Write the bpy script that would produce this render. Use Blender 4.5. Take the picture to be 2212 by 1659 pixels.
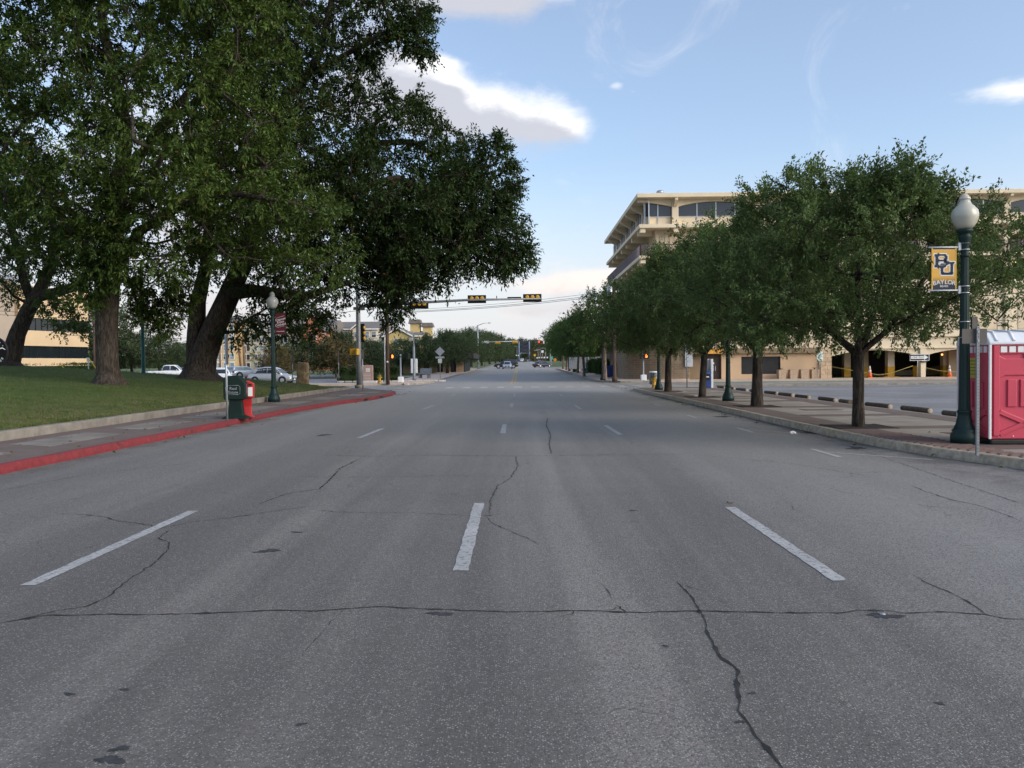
import bpy, bmesh, math, random
import numpy as np
from mathutils import Vector, Matrix

scene = bpy.context.scene
for o in list(bpy.data.objects):
    bpy.data.objects.remove(o)
R = math.radians
random.seed(11)

# ------------------------------------------------------------------ camera
EYE = 1.7
FPX, CX, CY = 1789.0, 1106.0, 829.5          # focal length and centre for a 2212 x 1659 picture
VPX, VPY, ROLL = 1122.0, 786.0, 0.0105
yv = Vector(((VPX - CX) / FPX, (CY - VPY) / FPX, -1)).normalized()
zv = Vector((-ROLL, 1, 0)); zv = (zv - yv * zv.dot(yv)).normalized()
xv = yv.cross(zv)
W2C = Matrix((xv, yv, zv)).transposed()
C2W = W2C.transposed()
cam_d = bpy.data.cameras.new('camera')
cam_d.sensor_width = 36.0
cam_d.lens = 36.0 * FPX / 2212.0
cam_d.clip_start, cam_d.clip_end = 0.05, 6000
cam = bpy.data.objects.new('camera', cam_d)
scene.collection.objects.link(cam)
cam.matrix_world = Matrix.Translation((0, 0, EYE)) @ C2W.to_4x4()
scene.camera = cam

# ------------------------------------------------------------------ sky and sun
SUN_AZ, SUN_EL = 120.0, 24.0                 # degrees clockwise from the road's direction, above the horizon
world = bpy.data.worlds.new('World'); scene.world = world; world.use_nodes = True
wt = world.node_tree; wt.nodes.clear()


def nd(t, kind, **kw):
    n = t.nodes.new(kind)
    for k, v in kw.items():
        setattr(n, k, v)
    return n


def mth(t, op, a, b=None, c=None, clamp=False):
    n = t.nodes.new('ShaderNodeMath'); n.operation = op; n.use_clamp = clamp
    for i, v in enumerate((a, b, c)):
        if v is None:
            continue
        if isinstance(v, (int, float)):
            n.inputs[i].default_value = v
        else:
            t.links.new(v, n.inputs[i])
    return n.outputs[0]


def mixc(t, fac, a, b, mode='MIX'):
    n = t.nodes.new('ShaderNodeMix'); n.data_type = 'RGBA'; n.blend_type = mode
    for sock, v in ((n.inputs[0], fac), (n.inputs[6], a), (n.inputs[7], b)):
        if isinstance(v, (int, float)):
            sock.default_value = v
        elif isinstance(v, (tuple, list)):
            sock.default_value = tuple(v) + ((1,) if len(v) == 3 else ())
        else:
            t.links.new(v, sock)
    return n.outputs[2]


def smooth(t, x, lo, hi):
    n = t.nodes.new('ShaderNodeMapRange'); n.interpolation_type = 'SMOOTHSTEP'
    t.links.new(x, n.inputs[0])
    n.inputs[1].default_value, n.inputs[2].default_value = lo, hi
    return n.outputs[0]


def noise(t, vec, scale, detail=4, rough=.55, dist=0.0):
    n = t.nodes.new('ShaderNodeTexNoise')
    if vec is not None:
        t.links.new(vec, n.inputs['Vector'])
    n.inputs['Scale'].default_value = scale
    n.inputs['Detail'].default_value = detail
    n.inputs['Roughness'].default_value = rough
    n.inputs['Distortion'].default_value = dist
    return n.outputs['Fac']


sky = nd(wt, 'ShaderNodeTexSky', sky_type='NISHITA', sun_disc=False)
sky.sun_elevation = R(SUN_EL); sky.sun_rotation = R(SUN_AZ)
sky.altitude = 150; sky.air_density = 1.0; sky.dust_density = 1.6; sky.ozone_density = 2.2
geo = nd(wt, 'ShaderNodeTexCoord')
dirv = geo.outputs['Generated']
sep = nd(wt, 'ShaderNodeSeparateXYZ'); wt.links.new(dirv, sep.inputs[0])
sx, sy, sz = sep.outputs
azim = mth(wt, 'ARCTAN2', sx, sy)
elev = mth(wt, 'ARCSINE', sz)
# cloud density: drifting noise over the whole dome, flattened toward the horizon, and banks of cumulus where the photo shows them
def bank(ev, px, py, rx, ry, gain):
    a0 = math.atan2(px - VPX, FPX); e0 = math.atan((VPY - py) / math.hypot(FPX, px - VPX))
    da = mth(wt, 'DIVIDE', mth(wt, 'SUBTRACT', azim, a0), rx / FPX)
    de = mth(wt, 'DIVIDE', mth(wt, 'SUBTRACT', ev, e0), ry / FPX)
    d = mth(wt, 'ADD', mth(wt, 'MULTIPLY', da, da), mth(wt, 'MULTIPLY', de, de))
    return mth(wt, 'MULTIPLY', mth(wt, 'EXPONENT', mth(wt, 'MULTIPLY', d, -1.0)), gain)


banks = [(1095, 245, 150, 56, .50), (870, 190, 110, 70, .40), (1215, 280, 100, 32, .36), (940, 215, 130, 70, .34), (1040, -15, 150, 42, .62),
         (2185, 212, 95, 30, .50), (1336, 192, 20, 12, .34), (1372, 206, 12, 6, .22), (968, 140, 42, 16, .26), (1115, 90, 50, 60, .12), (1180, 618, 100, 20, .34),
         (1290, 600, 70, 18, .36), (1120, 672, 80, 20, .24), (1250, 668, 60, 18, .26), (330, 420, 330, 300, .36),
         (1700, 150, 420, 210, -.16), (1560, 420, 260, 90, -.14), (1430, 60, 180, 120, -.14), (1250, 480, 140, 90, -.10), (1010, 95, 110, 45, -.26), (1330, 330, 60, 60, -.2)]


def density(lift):
    mp = nd(wt, 'ShaderNodeMapping'); wt.links.new(dirv, mp.inputs[0])
    mp.inputs['Scale'].default_value = (1, 1, 2.1); mp.inputs['Location'].default_value = (3.1, 0.4, 1.7 + 2.1 * lift)
    n1 = noise(wt, mp.outputs[0], 3.2, 10, .58, .25)
    n2 = noise(wt, mp.outputs[0], 11.0, 9, .62, .2)
    ev = mth(wt, 'ADD', elev, lift)
    d = mth(wt, 'ADD', n1, mth(wt, 'MULTIPLY', mth(wt, 'SUBTRACT', n2, .5), .62))
    for b in banks:
        d = mth(wt, 'ADD', d, bank(ev, *b))
    return d


dens, dens_up = density(0.0), density(.030)
mpw = nd(wt, 'ShaderNodeMapping'); wt.links.new(dirv, mpw.inputs[0]); mpw.inputs['Scale'].default_value = (1.0, 1.0, 1.5)
wisp = mth(wt, 'MULTIPLY', smooth(wt, noise(wt, mpw.outputs[0], 5.5, 9, .66, 1.2), .55, .82), .30)
cover = mth(wt, 'MAXIMUM', smooth(wt, dens, .53, .90), wisp)
# lit tops and grey undersides; warmer toward the horizon
low = smooth(wt, elev, .02, .30)
lit = mixc(wt, low, (.96, .82, .75), (1.04, 1.03, 1.04))
shade = mixc(wt, low, (.52, .51, .57), (.56, .57, .63))
gfac = mth(wt, 'MULTIPLY', smooth(wt, dens_up, .52, .76), mth(wt, 'MULTIPLY_ADD', low, .35, .6))
cloudc = mixc(wt, gfac, lit, shade)
bgs = nd(wt, 'ShaderNodeBackground'); bgs.inputs['Strength'].default_value = .098
skyc = mixc(wt, smooth(wt, elev, .26, -.02), sky.outputs[0], (3.5, 3.45, 3.6))
skyc = mixc(wt, .14, skyc, (4.0, 4.0, 4.1))
wt.links.new(skyc, bgs.inputs['Color'])
bgc = nd(wt, 'ShaderNodeBackground'); bgc.inputs['Strength'].default_value = .47
wt.links.new(cloudc, bgc.inputs['Color'])
mx = nd(wt, 'ShaderNodeMixShader')
wt.links.new(mth(wt, 'MULTIPLY', cover, mth(wt, 'MULTIPLY', smooth(wt, elev, .012, .06), .93)), mx.inputs[0])
wt.links.new(bgs.outputs[0], mx.inputs[1]); wt.links.new(bgc.outputs[0], mx.inputs[2])
wo = nd(wt, 'ShaderNodeOutputWorld'); wt.links.new(mx.outputs[0], wo.inputs['Surface'])
world.cycles.sampling_method = 'MANUAL'; world.cycles.sample_map_resolution = 512

sun_d = bpy.data.lights.new('sun', 'SUN')
sun_d.energy = 1.0; sun_d.angle = R(42); sun_d.color = (1, .93, .82)
sun = bpy.data.objects.new('sun', sun_d); scene.collection.objects.link(sun)
sd = Vector((math.sin(R(SUN_AZ)) * math.cos(R(SUN_EL)), math.cos(R(SUN_AZ)) * math.cos(R(SUN_EL)), math.sin(R(SUN_EL))))
sun.rotation_euler = sd.to_track_quat('Z', 'Y').to_euler()
sun.location = (60, -15, 40)

scene.view_settings.view_transform = 'Standard'
scene.view_settings.look = 'None'
scene.view_settings.gamma = 1.0
scene.view_settings.exposure = 1.3
scene.view_settings.use_curve_mapping = False
scene.cycles.max_bounces = 6
scene.cycles.diffuse_bounces = 3
scene.cycles.glossy_bounces = 3
scene.cycles.transmission_bounces = 4
scene.cycles.transparent_max_bounces = 6
scene.cycles.caustics_reflective = False
scene.cycles.caustics_refractive = False
scene.cycles.use_denoising = True

# ------------------------------------------------------------------ helpers
SLOPE, KNEE = .0078, 70.0


def rz(y):
    """height of the street: level up to the crossing, then climbing gently to the bridge"""
    return SLOPE * (min(max(y, KNEE), 480.0) - KNEE)


def ray(px, py):
    return C2W @ Vector(((px - CX) / FPX, (CY - py) / FPX, -1))


def at(px, py, Y):
    d = ray(px, py); t = Y / d.y
    return Vector((d.x * t, Y, EYE + d.z * t))


def gp(px, py, z=0.0):
    """where the ray through a pixel meets the street surface raised by z"""
    d = ray(px, py)
    t = (z - EYE) / d.z if d.z < -1e-6 else 1e9
    if t < 0 or d.y * t > KNEE:
        t = (z - EYE - SLOPE * KNEE) / (d.z - SLOPE * d.y)
    return Vector((d.x * t, d.y * t, EYE + d.z * t))


class MB:
    def __init__(s):
        s.v, s.f, s.m, s.s = [], [], [], []

    def add(s, vs, fs, m=0, sm=False):
        o = len(s.v)
        s.v += [tuple(p) for p in vs]
        s.f += [tuple(i + o for i in f) for f in fs]
        s.m += [m] * len(fs); s.s += [sm] * len(fs)
        return s

    def box(s, x0, x1, y0, y1, z0, z1, m=0):
        v = [(x, y, z) for z in (z0, z1) for y in (y0, y1) for x in (x0, x1)]
        return s.add(v, [(0, 2, 3, 1), (4, 5, 7, 6), (0, 1, 5, 4), (2, 6, 7, 3), (0, 4, 6, 2), (1, 3, 7, 5)], m)

    def cb(s, c, d, m=0, rz_=0.0, rx_=0.0, ry_=0.0):
        M = Matrix.Translation(c) @ Matrix.Rotation(rz_, 4, 'Z') @ Matrix.Rotation(rx_, 4, 'X') @ Matrix.Rotation(ry_, 4, 'Y')
        v = [M @ Vector((x * d[0] / 2, y * d[1] / 2, z * d[2] / 2)) for z in (-1, 1) for y in (-1, 1) for x in (-1, 1)]
        return s.add(v, [(0, 2, 3, 1), (4, 5, 7, 6), (0, 1, 5, 4), (2, 6, 7, 3), (0, 4, 6, 2), (1, 3, 7, 5)], m)

    def prism(s, pts, ax, a0, a1, m=0, sm=False):
        def P(p, a):
            return {'z': (p[0], p[1], a), 'y': (p[0], a, p[1]), 'x': (a, p[0], p[1])}[ax]
        n = len(pts)
        v = [P(p, a0) for p in pts] + [P(p, a1) for p in pts]
        o = len(s.v)
        s.add(v, [tuple(range(n))[::-1], tuple(range(n, 2 * n))], m)
        s.f += [(o + i, o + (i + 1) % n, o + n + (i + 1) % n, o + n + i) for i in range(n)]
        s.m += [m] * n; s.s += [sm] * n
        return s

    def lathe(s, prof, c=(0, 0, 0), n=16, m=0, sm=True, flute=0.0):
        v, f = [], []
        for r, z in prof:
            for k in range(n):
                a = 2 * math.pi * k / n
                rr = r * (1 - flute * (k % 2))
                v.append((c[0] + rr * math.cos(a), c[1] + rr * math.sin(a), c[2] + z))
        for i in range(len(prof) - 1):
            for k in range(n):
                f.append((i * n + k, i * n + (k + 1) % n, (i + 1) * n + (k + 1) % n, (i + 1) * n + k))
        s.add(v, f, m, sm)
        o = len(s.v) - len(v)
        s.f += [tuple(o + k for k in range(n))[::-1], tuple(o + (len(prof) - 1) * n + k for k in range(n))]
        s.m += [m] * 2; s.s += [False] * 2
        return s

    def tube(s, pts, rad, n=8, m=0, sm=True, cap=True):
        pts = [Vector(p) for p in pts]
        if isinstance(rad, (int, float)):
            rad = [rad] * len(pts)
        v, f = [], []
        ref = None
        for i, p in enumerate(pts):
            d = (pts[min(i + 1, len(pts) - 1)] - pts[max(i - 1, 0)])
            if d.length < 1e-9:
                d = Vector((0, 0, 1))
            d.normalize()
            if ref is None:
                ref = Vector((1, 0, 0)) if abs(d.x) < .8 else Vector((0, 1, 0))
            a = ref - d * ref.dot(d)
            if a.length < 1e-6:
                a = d.orthogonal()
            a.normalize(); b = d.cross(a); ref = a
            for k in range(n):
                t = 2 * math.pi * k / n
                v.append(p + (a * math.cos(t) + b * math.sin(t)) * rad[i])
        for i in range(len(pts) - 1):
            for k in range(n):
                f.append((i * n + k, i * n + (k + 1) % n, (i + 1) * n + (k + 1) % n, (i + 1) * n + k))
        s.add(v, f, m, sm)
        if cap:
            o = len(s.v) - len(v)
            s.f += [tuple(o + k for k in range(n))[::-1], tuple(o + (len(pts) - 1) * n + k for k in range(n))]
            s.m += [m] * 2; s.s += [False] * 2
        return s

    def ball(s, c, r, nu=14, nv=9, m=0):
        r = (r, r, r) if isinstance(r, (int, float)) else r
        prof = [(math.sin(math.pi * i / nv), -math.cos(math.pi * i / nv)) for i in range(nv + 1)]
        v, f = [], []
        for a, z in prof:
            for k in range(nu):
                t = 2 * math.pi * k / nu
                v.append((c[0] + r[0] * a * math.cos(t), c[1] + r[1] * a * math.sin(t), c[2] + r[2] * z))
        for i in range(nv):
            for k in range(nu):
                f.append((i * nu + k, i * nu + (k + 1) % nu, (i + 1) * nu + (k + 1) % nu, (i + 1) * nu + k))
        return s.add(v, f, m, True)

    def loft(s, secs, m=0, sm=True, cap=True):
        n = len(secs[0]); v = [p for sec in secs for p in sec]
        f = [(i * n + k, i * n + (k + 1) % n, (i + 1) * n + (k + 1) % n, (i + 1) * n + k) for i in range(len(secs) - 1) for k in range(n)]
        s.add(v, f, m, sm)
        if cap:
            o = len(s.v) - len(v)
            s.f += [tuple(o + k for k in range(n))[::-1], tuple(o + (len(secs) - 1) * n + k for k in range(n))]
            s.m += [m] * 2; s.s += [False] * 2
        return s

    def build(s, name, mats, parent=None, bevel=0.0, loc=None, fix=True, kind=None, label=None, rot=None):
        me = bpy.data.meshes.new(name)
        me.from_pydata(s.v, [], s.f)
        mats = mats if isinstance(mats, (list, tuple)) else [mats]
        for m in mats:
            me.materials.append(m)
        me.polygons.foreach_set('material_index', s.m)
        me.polygons.foreach_set('use_smooth', s.s)
        if fix:
            bm = bmesh.new(); bm.from_mesh(me)
            bmesh.ops.recalc_face_normals(bm, faces=bm.faces)
            bm.to_mesh(me); bm.free()
        me.update()
        o = bpy.data.objects.new(name, me)
        scene.collection.objects.link(o)
        if parent is not None:
            o.parent = parent
        if loc is not None:
            o.location = loc
        if rot is not None:
            o.rotation_euler = rot
        if bevel:
            b = o.modifiers.new('bevel', 'BEVEL'); b.width = bevel; b.segments = 2; b.limit_method = 'ANGLE'; b.angle_limit = R(40)
        if kind:
            o['kind'] = kind
        if label:
            o['label'] = label
        return o


def tag(o, label, cat, group=None):
    o['label'] = label; o['category'] = cat
    if group:
        o['group'] = group
    return o


def thing(name, label, cat, loc=(0, 0, 0), rotz=0.0, group=None):
    o = bpy.data.objects.new(name, None)
    o.empty_display_size = .2
    scene.collection.objects.link(o)
    o.location = loc; o.rotation_euler = (0, 0, rotz)
    return tag(o, label, cat, group)


def copy_tree(o, parent=None):
    c = o.copy(); scene.collection.objects.link(c)
    c.parent = parent
    for ch in o.children:
        copy_tree(ch, c)
    return c


def dup(o, label, loc, rotz=0.0, sc=None, group=None):
    c = copy_tree(o)
    c.location = loc; c.rotation_euler = (0, 0, rotz)
    if sc is not None:
        c.scale = (sc, sc, sc) if isinstance(sc, (int, float)) else sc
    c['label'] = label
    if group:
        c['group'] = group
    return c


def struct(mb, name, mats, **kw):
    return mb.build(name, mats, kind='structure', **kw)


# ------------------------------------------------------------------ materials
def mat(name, col, rough=.65, metal=0.0, var=.12, scale=3.0, bump=0.0, bscale=40.0, spec=.4, emit=0.0, dirt=0.0, coat=0.0, stretch=None):
    m = bpy.data.materials.new(name); m.use_nodes = True
    t = m.node_tree; b = t.nodes['Principled BSDF']
    tc = nd(t, 'ShaderNodeTexCoord'); vec = tc.outputs['Object']
    if stretch:
        mpp = nd(t, 'ShaderNodeMapping'); t.links.new(vec, mpp.inputs[0]); mpp.inputs['Scale'].default_value = stretch; vec = mpp.outputs[0]
    c = None
    if var:
        f = smooth(t, noise(t, vec, scale, 5, .6), .3, .7)
        c = mixc(t, f, tuple(max(0, x * (1 - var)) for x in col), tuple(min(1, x * (1 + var)) for x in col))
        if dirt:
            f2 = mth(t, 'MULTIPLY', smooth(t, noise(t, vec, scale * .45, 6, .7, .6), .5, .75), dirt)
            c = mixc(t, f2, c, tuple(x * .35 for x in col))
        t.links.new(c, b.inputs['Base Color'])
    else:
        b.inputs['Base Color'].default_value = (*col, 1)
    b.inputs['Roughness'].default_value = rough
    b.inputs['Metallic'].default_value = metal
    b.inputs['Specular IOR Level'].default_value = spec
    if coat:
        b.inputs['Coat Weight'].default_value = coat; b.inputs['Coat Roughness'].default_value = .08
    if bump:
        bp = nd(t, 'ShaderNodeBump'); bp.inputs['Strength'].default_value = bump; bp.inputs['Distance'].default_value = .02
        t.links.new(noise(t, vec, bscale, 5, .6), bp.inputs['Height']); t.links.new(bp.outputs[0], b.inputs['Normal'])
    if emit:
        b.inputs['Emission Color'].default_value = (*col, 1); b.inputs['Emission Strength'].default_value = emit
    return m


def asphalt(name, base, tint, tracks=True, chips=.5):
    m = bpy.data.materials.new(name); m.use_nodes = True
    t = m.node_tree; b = t.nodes['Principled BSDF']
    tc = nd(t, 'ShaderNodeTexCoord'); vec = tc.outputs['Object']
    sp = nd(t, 'ShaderNodeSeparateXYZ'); t.links.new(vec, sp.inputs[0])
    big = smooth(t, noise(t, vec, .22, 5, .6, .5), .3, .7)
    c = mixc(t, big, tuple(base * x * .78 for x in tint), tuple(base * x * 1.24 for x in tint))
    if tracks:
        # worn wheel paths and oil bands: streaks running along the road at two widths
        for sc_, st_, k_, lo_, hi_, dk in ((.75, (1.0, .022, 1), .72, .38, .60, .50), (2.6, (1.0, .03, 1), .42, .38, .64, .60), (.8, (1.0, .04, 1), .5, .50, .66, 1.55)):
            mp_ = nd(t, 'ShaderNodeMapping'); t.links.new(vec, mp_.inputs[0]); mp_.inputs['Scale'].default_value = st_
            mp_.inputs['Location'].default_value = (sc_ * 3, dk, 0)
            st = smooth(t, noise(t, mp_.outputs[0], sc_, 4, .6, .3), lo_, hi_)
            c = mixc(t, mth(t, 'MULTIPLY', st, k_), c, tuple(base * x * dk for x in tint))
        # the parking strip on the right is paler, the left lane browner
        rgt = smooth(t, sp.outputs[0], 1.6, 4.4)
        c = mixc(t, mth(t, 'MULTIPLY', rgt, .62), c, (base * 2.0, base * 1.93, base * 1.82))
        lft = smooth(t, sp.outputs[0], -2.6, -6.0)
        c = mixc(t, mth(t, 'MULTIPLY', lft, .45), c, (base * .92, base * .86, base * .79))
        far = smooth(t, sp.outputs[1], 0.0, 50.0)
        c = mixc(t, mth(t, 'MULTIPLY', far, .75), c, (base * 2.6, base * 2.47, base * 2.28))  # paler surface further off, with grazing-angle sky glare put into the colour
        gut = mth(t, 'MAXIMUM', smooth(t, sp.outputs[0], 5.9, 6.9), smooth(t, sp.outputs[0], -7.5, -8.2))
        c = mixc(t, mth(t, 'MULTIPLY', gut, mth(t, 'MULTIPLY', smooth(t, noise(t, vec, .9, 6, .7, .5), .38, .62), .65)), c, (base * .55, base * .5, base * .44))
        # hairline craze cracking where the surface is tired
        wv = nd(t, 'ShaderNodeVectorMath'); wv.operation = 'ADD'; t.links.new(vec, wv.inputs[0])
        nz = nd(t, 'ShaderNodeTexNoise'); t.links.new(vec, nz.inputs['Vector']); nz.inputs['Scale'].default_value = 2.2; nz.inputs['Detail'].default_value = 6
        vs = nd(t, 'ShaderNodeVectorMath'); vs.operation = 'SCALE'; t.links.new(nz.outputs['Color'], vs.inputs[0]); vs.inputs['Scale'].default_value = .55
        t.links.new(vs.outputs[0], wv.inputs[1])
        v2 = nd(t, 'ShaderNodeTexVoronoi', feature='DISTANCE_TO_EDGE'); t.links.new(wv.outputs[0], v2.inputs['Vector']); v2.inputs['Scale'].default_value = .42
        ln = mth(t, 'SUBTRACT', 1.0, smooth(t, v2.outputs['Distance'], .0008, .0045))
        msk = smooth(t, noise(t, vec, .33, 3, .5), .50, .62)
        c = mixc(t, mth(t, 'MULTIPLY', mth(t, 'MULTIPLY', ln, msk), .6), c, (base * .22, base * .21, base * .2))
    blot = smooth(t, noise(t, vec, 1.3, 6, .65, .8), .60, .78)
    c = mixc(t, mth(t, 'MULTIPLY', blot, .30), c, tuple(base * .5 * x for x in tint))
    vo = nd(t, 'ShaderNodeTexVoronoi'); t.links.new(vec, vo.inputs['Vector']); vo.inputs['Scale'].default_value = 88
    cs = nd(t, 'ShaderNodeSeparateXYZ'); t.links.new(vo.outputs['Color'], cs.inputs[0])
    chip = mth(t, 'MULTIPLY', mth(t, 'GREATER_THAN', cs.outputs[0], .66), mth(t, 'LESS_THAN', vo.outputs['Distance'], .40))
    c = mixc(t, mth(t, 'MULTIPLY', chip, chips), c, (.42, .41, .385))
    dark = mth(t, 'MULTIPLY', mth(t, 'LESS_THAN', cs.outputs[1], .30), .55)
    c = mixc(t, dark, c, tuple(base * .42 * x for x in tint))
    fine = noise(t, vec, 190, 3, .7)
    c = mixc(t, 1.0, c, mixc(t, smooth(t, fine, .3, .7), (.68, .68, .68), (1.32, 1.32, 1.32)), 'MULTIPLY')
    t.links.new(c, b.inputs['Base Color'])
    b.inputs['Roughness'].default_value = .70
    b.inputs['Specular IOR Level'].default_value = .5
    bp = nd(t, 'ShaderNodeBump'); bp.inputs['Strength'].default_value = .55; bp.inputs['Distance'].default_value = .006
    t.links.new(mth(t, 'ADD', mth(t, 'MULTIPLY', vo.outputs['Distance'], -1.0), fine), bp.inputs['Height'])
    t.links.new(bp.outputs[0], b.inputs['Normal'])
    return m


def brickmat(name, c1, c2, mortar, bw, bh, msize=.01, rough=.85, plane='xy', bump=.4, off=.5):
    m = bpy.data.materials.new(name); m.use_nodes = True
    t = m.node_tree; b = t.nodes['Principled BSDF']
    tc = nd(t, 'ShaderNodeTexCoord'); sp = nd(t, 'ShaderNodeSeparateXYZ'); t.links.new(tc.outputs['Object'], sp.inputs[0])
    cb_ = nd(t, 'ShaderNodeCombineXYZ')
    ix = {'x': 0, 'y': 1, 'z': 2}
    if plane == 'wz':       # walls: along either horizontal axis
        t.links.new(mth(t, 'ADD', sp.outputs[0], sp.outputs[1]), cb_.inputs[0]); t.links.new(sp.outputs[2], cb_.inputs[1])
    else:
        t.links.new(sp.outputs[ix[plane[0]]], cb_.inputs[0]); t.links.new(sp.outputs[ix[plane[1]]], cb_.inputs[1])
    br = nd(t, 'ShaderNodeTexBrick'); t.links.new(cb_.outputs[0], br.inputs['Vector'])
    br.offset = off
    br.inputs['Scale'].default_value = 1
    br.inputs['Brick Width'].default_value = bw; br.inputs['Row Height'].default_value = bh
    br.inputs['Mortar Size'].default_value = msize; br.inputs['Mortar Smooth'].default_value = .2
    br.inputs['Color1'].default_value = (*c1, 1); br.inputs['Color2'].default_value = (*c2, 1); br.inputs['Mortar'].default_value = (*mortar, 1)
    f = smooth(t, noise(t, tc.outputs['Object'], .9, 6, .65), .3, .75)
    c = mixc(t, mth(t, 'MULTIPLY', f, .45), br.outputs['Color'], tuple(x * .55 for x in c1))
    t.links.new(c, b.inputs['Base Color'])
    b.inputs['Roughness'].default_value = rough
    bp = nd(t, 'ShaderNodeBump'); bp.inputs['Strength'].default_value = bump; bp.inputs['Distance'].default_value = .01
    t.links.new(mth(t, 'SUBTRACT', 1.0, br.outputs['Fac']), bp.inputs['Height']); t.links.new(bp.outputs[0], b.inputs['Normal'])
    return m


def leafmat(name, dark, light, warm, trans=.28, wamt=.05):
    m = bpy.data.materials.new(name); m.use_nodes = True
    t = m.node_tree; t.nodes.clear()
    g = nd(t, 'ShaderNodeNewGeometry'); tc = nd(t, 'ShaderNodeTexCoord')
    rnd = g.outputs['Random Per Island']
    cl = smooth(t, noise(t, tc.outputs['Object'], .55, 3, .6), .3, .7)
    f = mth(t, 'ADD', mth(t, 'MULTIPLY', rnd, .45), mth(t, 'MULTIPLY', cl, .55))
    c = mixc(t, f, dark, light)
    c = mixc(t, mth(t, 'MULTIPLY', mth(t, 'GREATER_THAN', mth(t, 'FRACT', mth(t, 'MULTIPLY', rnd, 37.7)), 1 - wamt), .8), c, warm)
    pb = nd(t, 'ShaderNodeBsdfPrincipled'); t.links.new(c, pb.inputs['Base Color'])
    pb.inputs['Roughness'].default_value = .6; pb.inputs['Specular IOR Level'].default_value = .18
    tr = nd(t, 'ShaderNodeBsdfTranslucent'); t.links.new(mixc(t, .5, c, (light[0] * 1.3, light[1] * 1.4, light[2])), tr.inputs['Color'])
    mx_ = nd(t, 'ShaderNodeMixShader'); mx_.inputs[0].default_value = trans
    t.links.new(pb.outputs[0], mx_.inputs[1]); t.links.new(tr.outputs[0], mx_.inputs[2])
    ou = nd(t, 'ShaderNodeOutputMaterial'); t.links.new(mx_.outputs[0], ou.inputs['Surface'])
    return m


def barkmat(name, col):
    m = bpy.data.materials.new(name); m.use_nodes = True
    t = m.node_tree; b = t.nodes['Principled BSDF']
    tc = nd(t, 'ShaderNodeTexCoord'); mp_ = nd(t, 'ShaderNodeMapping'); t.links.new(tc.outputs['Object'], mp_.inputs[0])
    mp_.inputs['Scale'].default_value = (1, 1, .22)
    n_ = noise(t, mp_.outputs[0], 13, 6, .7, .6)
    c = mixc(t, smooth(t, n_, .35, .68), tuple(x * .35 for x in col), tuple(min(1, x * 1.5) for x in col))
    t.links.new(c, b.inputs['Base Color']); b.inputs['Roughness'].default_value = .92; b.inputs['Specular IOR Level'].default_value = .2
    bp = nd(t, 'ShaderNodeBump'); bp.inputs['Strength'].default_value = .9; bp.inputs['Distance'].default_value = .05
    t.links.new(n_, bp.inputs['Height']); t.links.new(bp.outputs[0], b.inputs['Normal'])
    return m


def glassmat(name, col, rough=.06, spec=.8):
    m = bpy.data.materials.new(name); m.use_nodes = True
    t = m.node_tree; b = t.nodes['Principled BSDF']
    tc = nd(t, 'ShaderNodeTexCoord')
    c = mixc(t, noise(t, tc.outputs['Object'], 1.1, 3), tuple(x * .7 for x in col), tuple(x * 1.3 for x in col))
    t.links.new(c, b.inputs['Base Color'])
    b.inputs['Roughness'].default_value = rough; b.inputs['Specular IOR Level'].default_value = spec
    return m


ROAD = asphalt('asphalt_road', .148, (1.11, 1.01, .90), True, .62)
LOT = asphalt('asphalt_lot', .23, (1.0, 1.0, 1.03), False, .25)
STREET = asphalt('pale_street', .27, (1.06, 1.0, .92), False, .25)
CRACK = mat('crack_dirt', (.026, .025, .023), .95, var=.4, scale=9)
CRACKF = mat('faint_crack', (.05, .05, .048), .95, var=.4, scale=9)
STAIN = mat('tar_stain', (.045, .045, .048), .8, var=.35, scale=14)


def paintmat(name, col, wear=.5, scale=22.0):
    m = bpy.data.materials.new(name); m.use_nodes = True
    t = m.node_tree; b = t.nodes['Principled BSDF']
    tc = nd(t, 'ShaderNodeTexCoord')
    f = smooth(t, noise(t, tc.outputs['Object'], scale, 6, .75, .3), wear, wear + .16)
    f2 = smooth(t, noise(t, tc.outputs['Object'], 1.6, 4, .6), .35, .7)
    c = mixc(t, f, mixc(t, f2, tuple(x * .82 for x in col), col), (.16, .16, .16))
    t.links.new(c, b.inputs['Base Color']); b.inputs['Roughness'].default_value = .75
    return m


WHITEPAINT = paintmat('road_paint_white', (.46, .455, .445), .475)
WORNPAINT = paintmat('road_paint_worn', (.50, .49, .47), .50)
YELLOWPAINT = paintmat('road_paint_yellow', (.62, .40, .10), .58)
CONC = mat('concrete_walk', (.29, .255, .215), .9, var=.16, scale=1.3, bump=.15, bscale=60, dirt=.25)
CONCD = mat('concrete_kerb', (.27, .245, .205), .92, var=.25, scale=2.2, bump=.3, bscale=30, dirt=.5)
CONCW = mat('concrete_wall', (.235, .212, .18), .92, var=.22, scale=2.0, bump=.3, bscale=30, dirt=.5)
PALEWALK = mat('pale_walk', (.50, .40, .33), .9, var=.1, scale=.8)
PAVER = brickmat('paver_brick', (.172, .122, .102), (.148, .106, .090), (.125, .102, .088), .2, .1, .006)
PAVERS = mat('single_brick', (.185, .118, .098), .88, var=.3, scale=2.7, bump=.3, bscale=80)
CONCL = mat('infill_concrete', (.205, .18, .152), .9, var=.2, scale=1.3, bump=.15, bscale=60, dirt=.35)
JOINT = mat('paver_joint', (.12, .095, .08), .95, var=.2)


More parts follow.
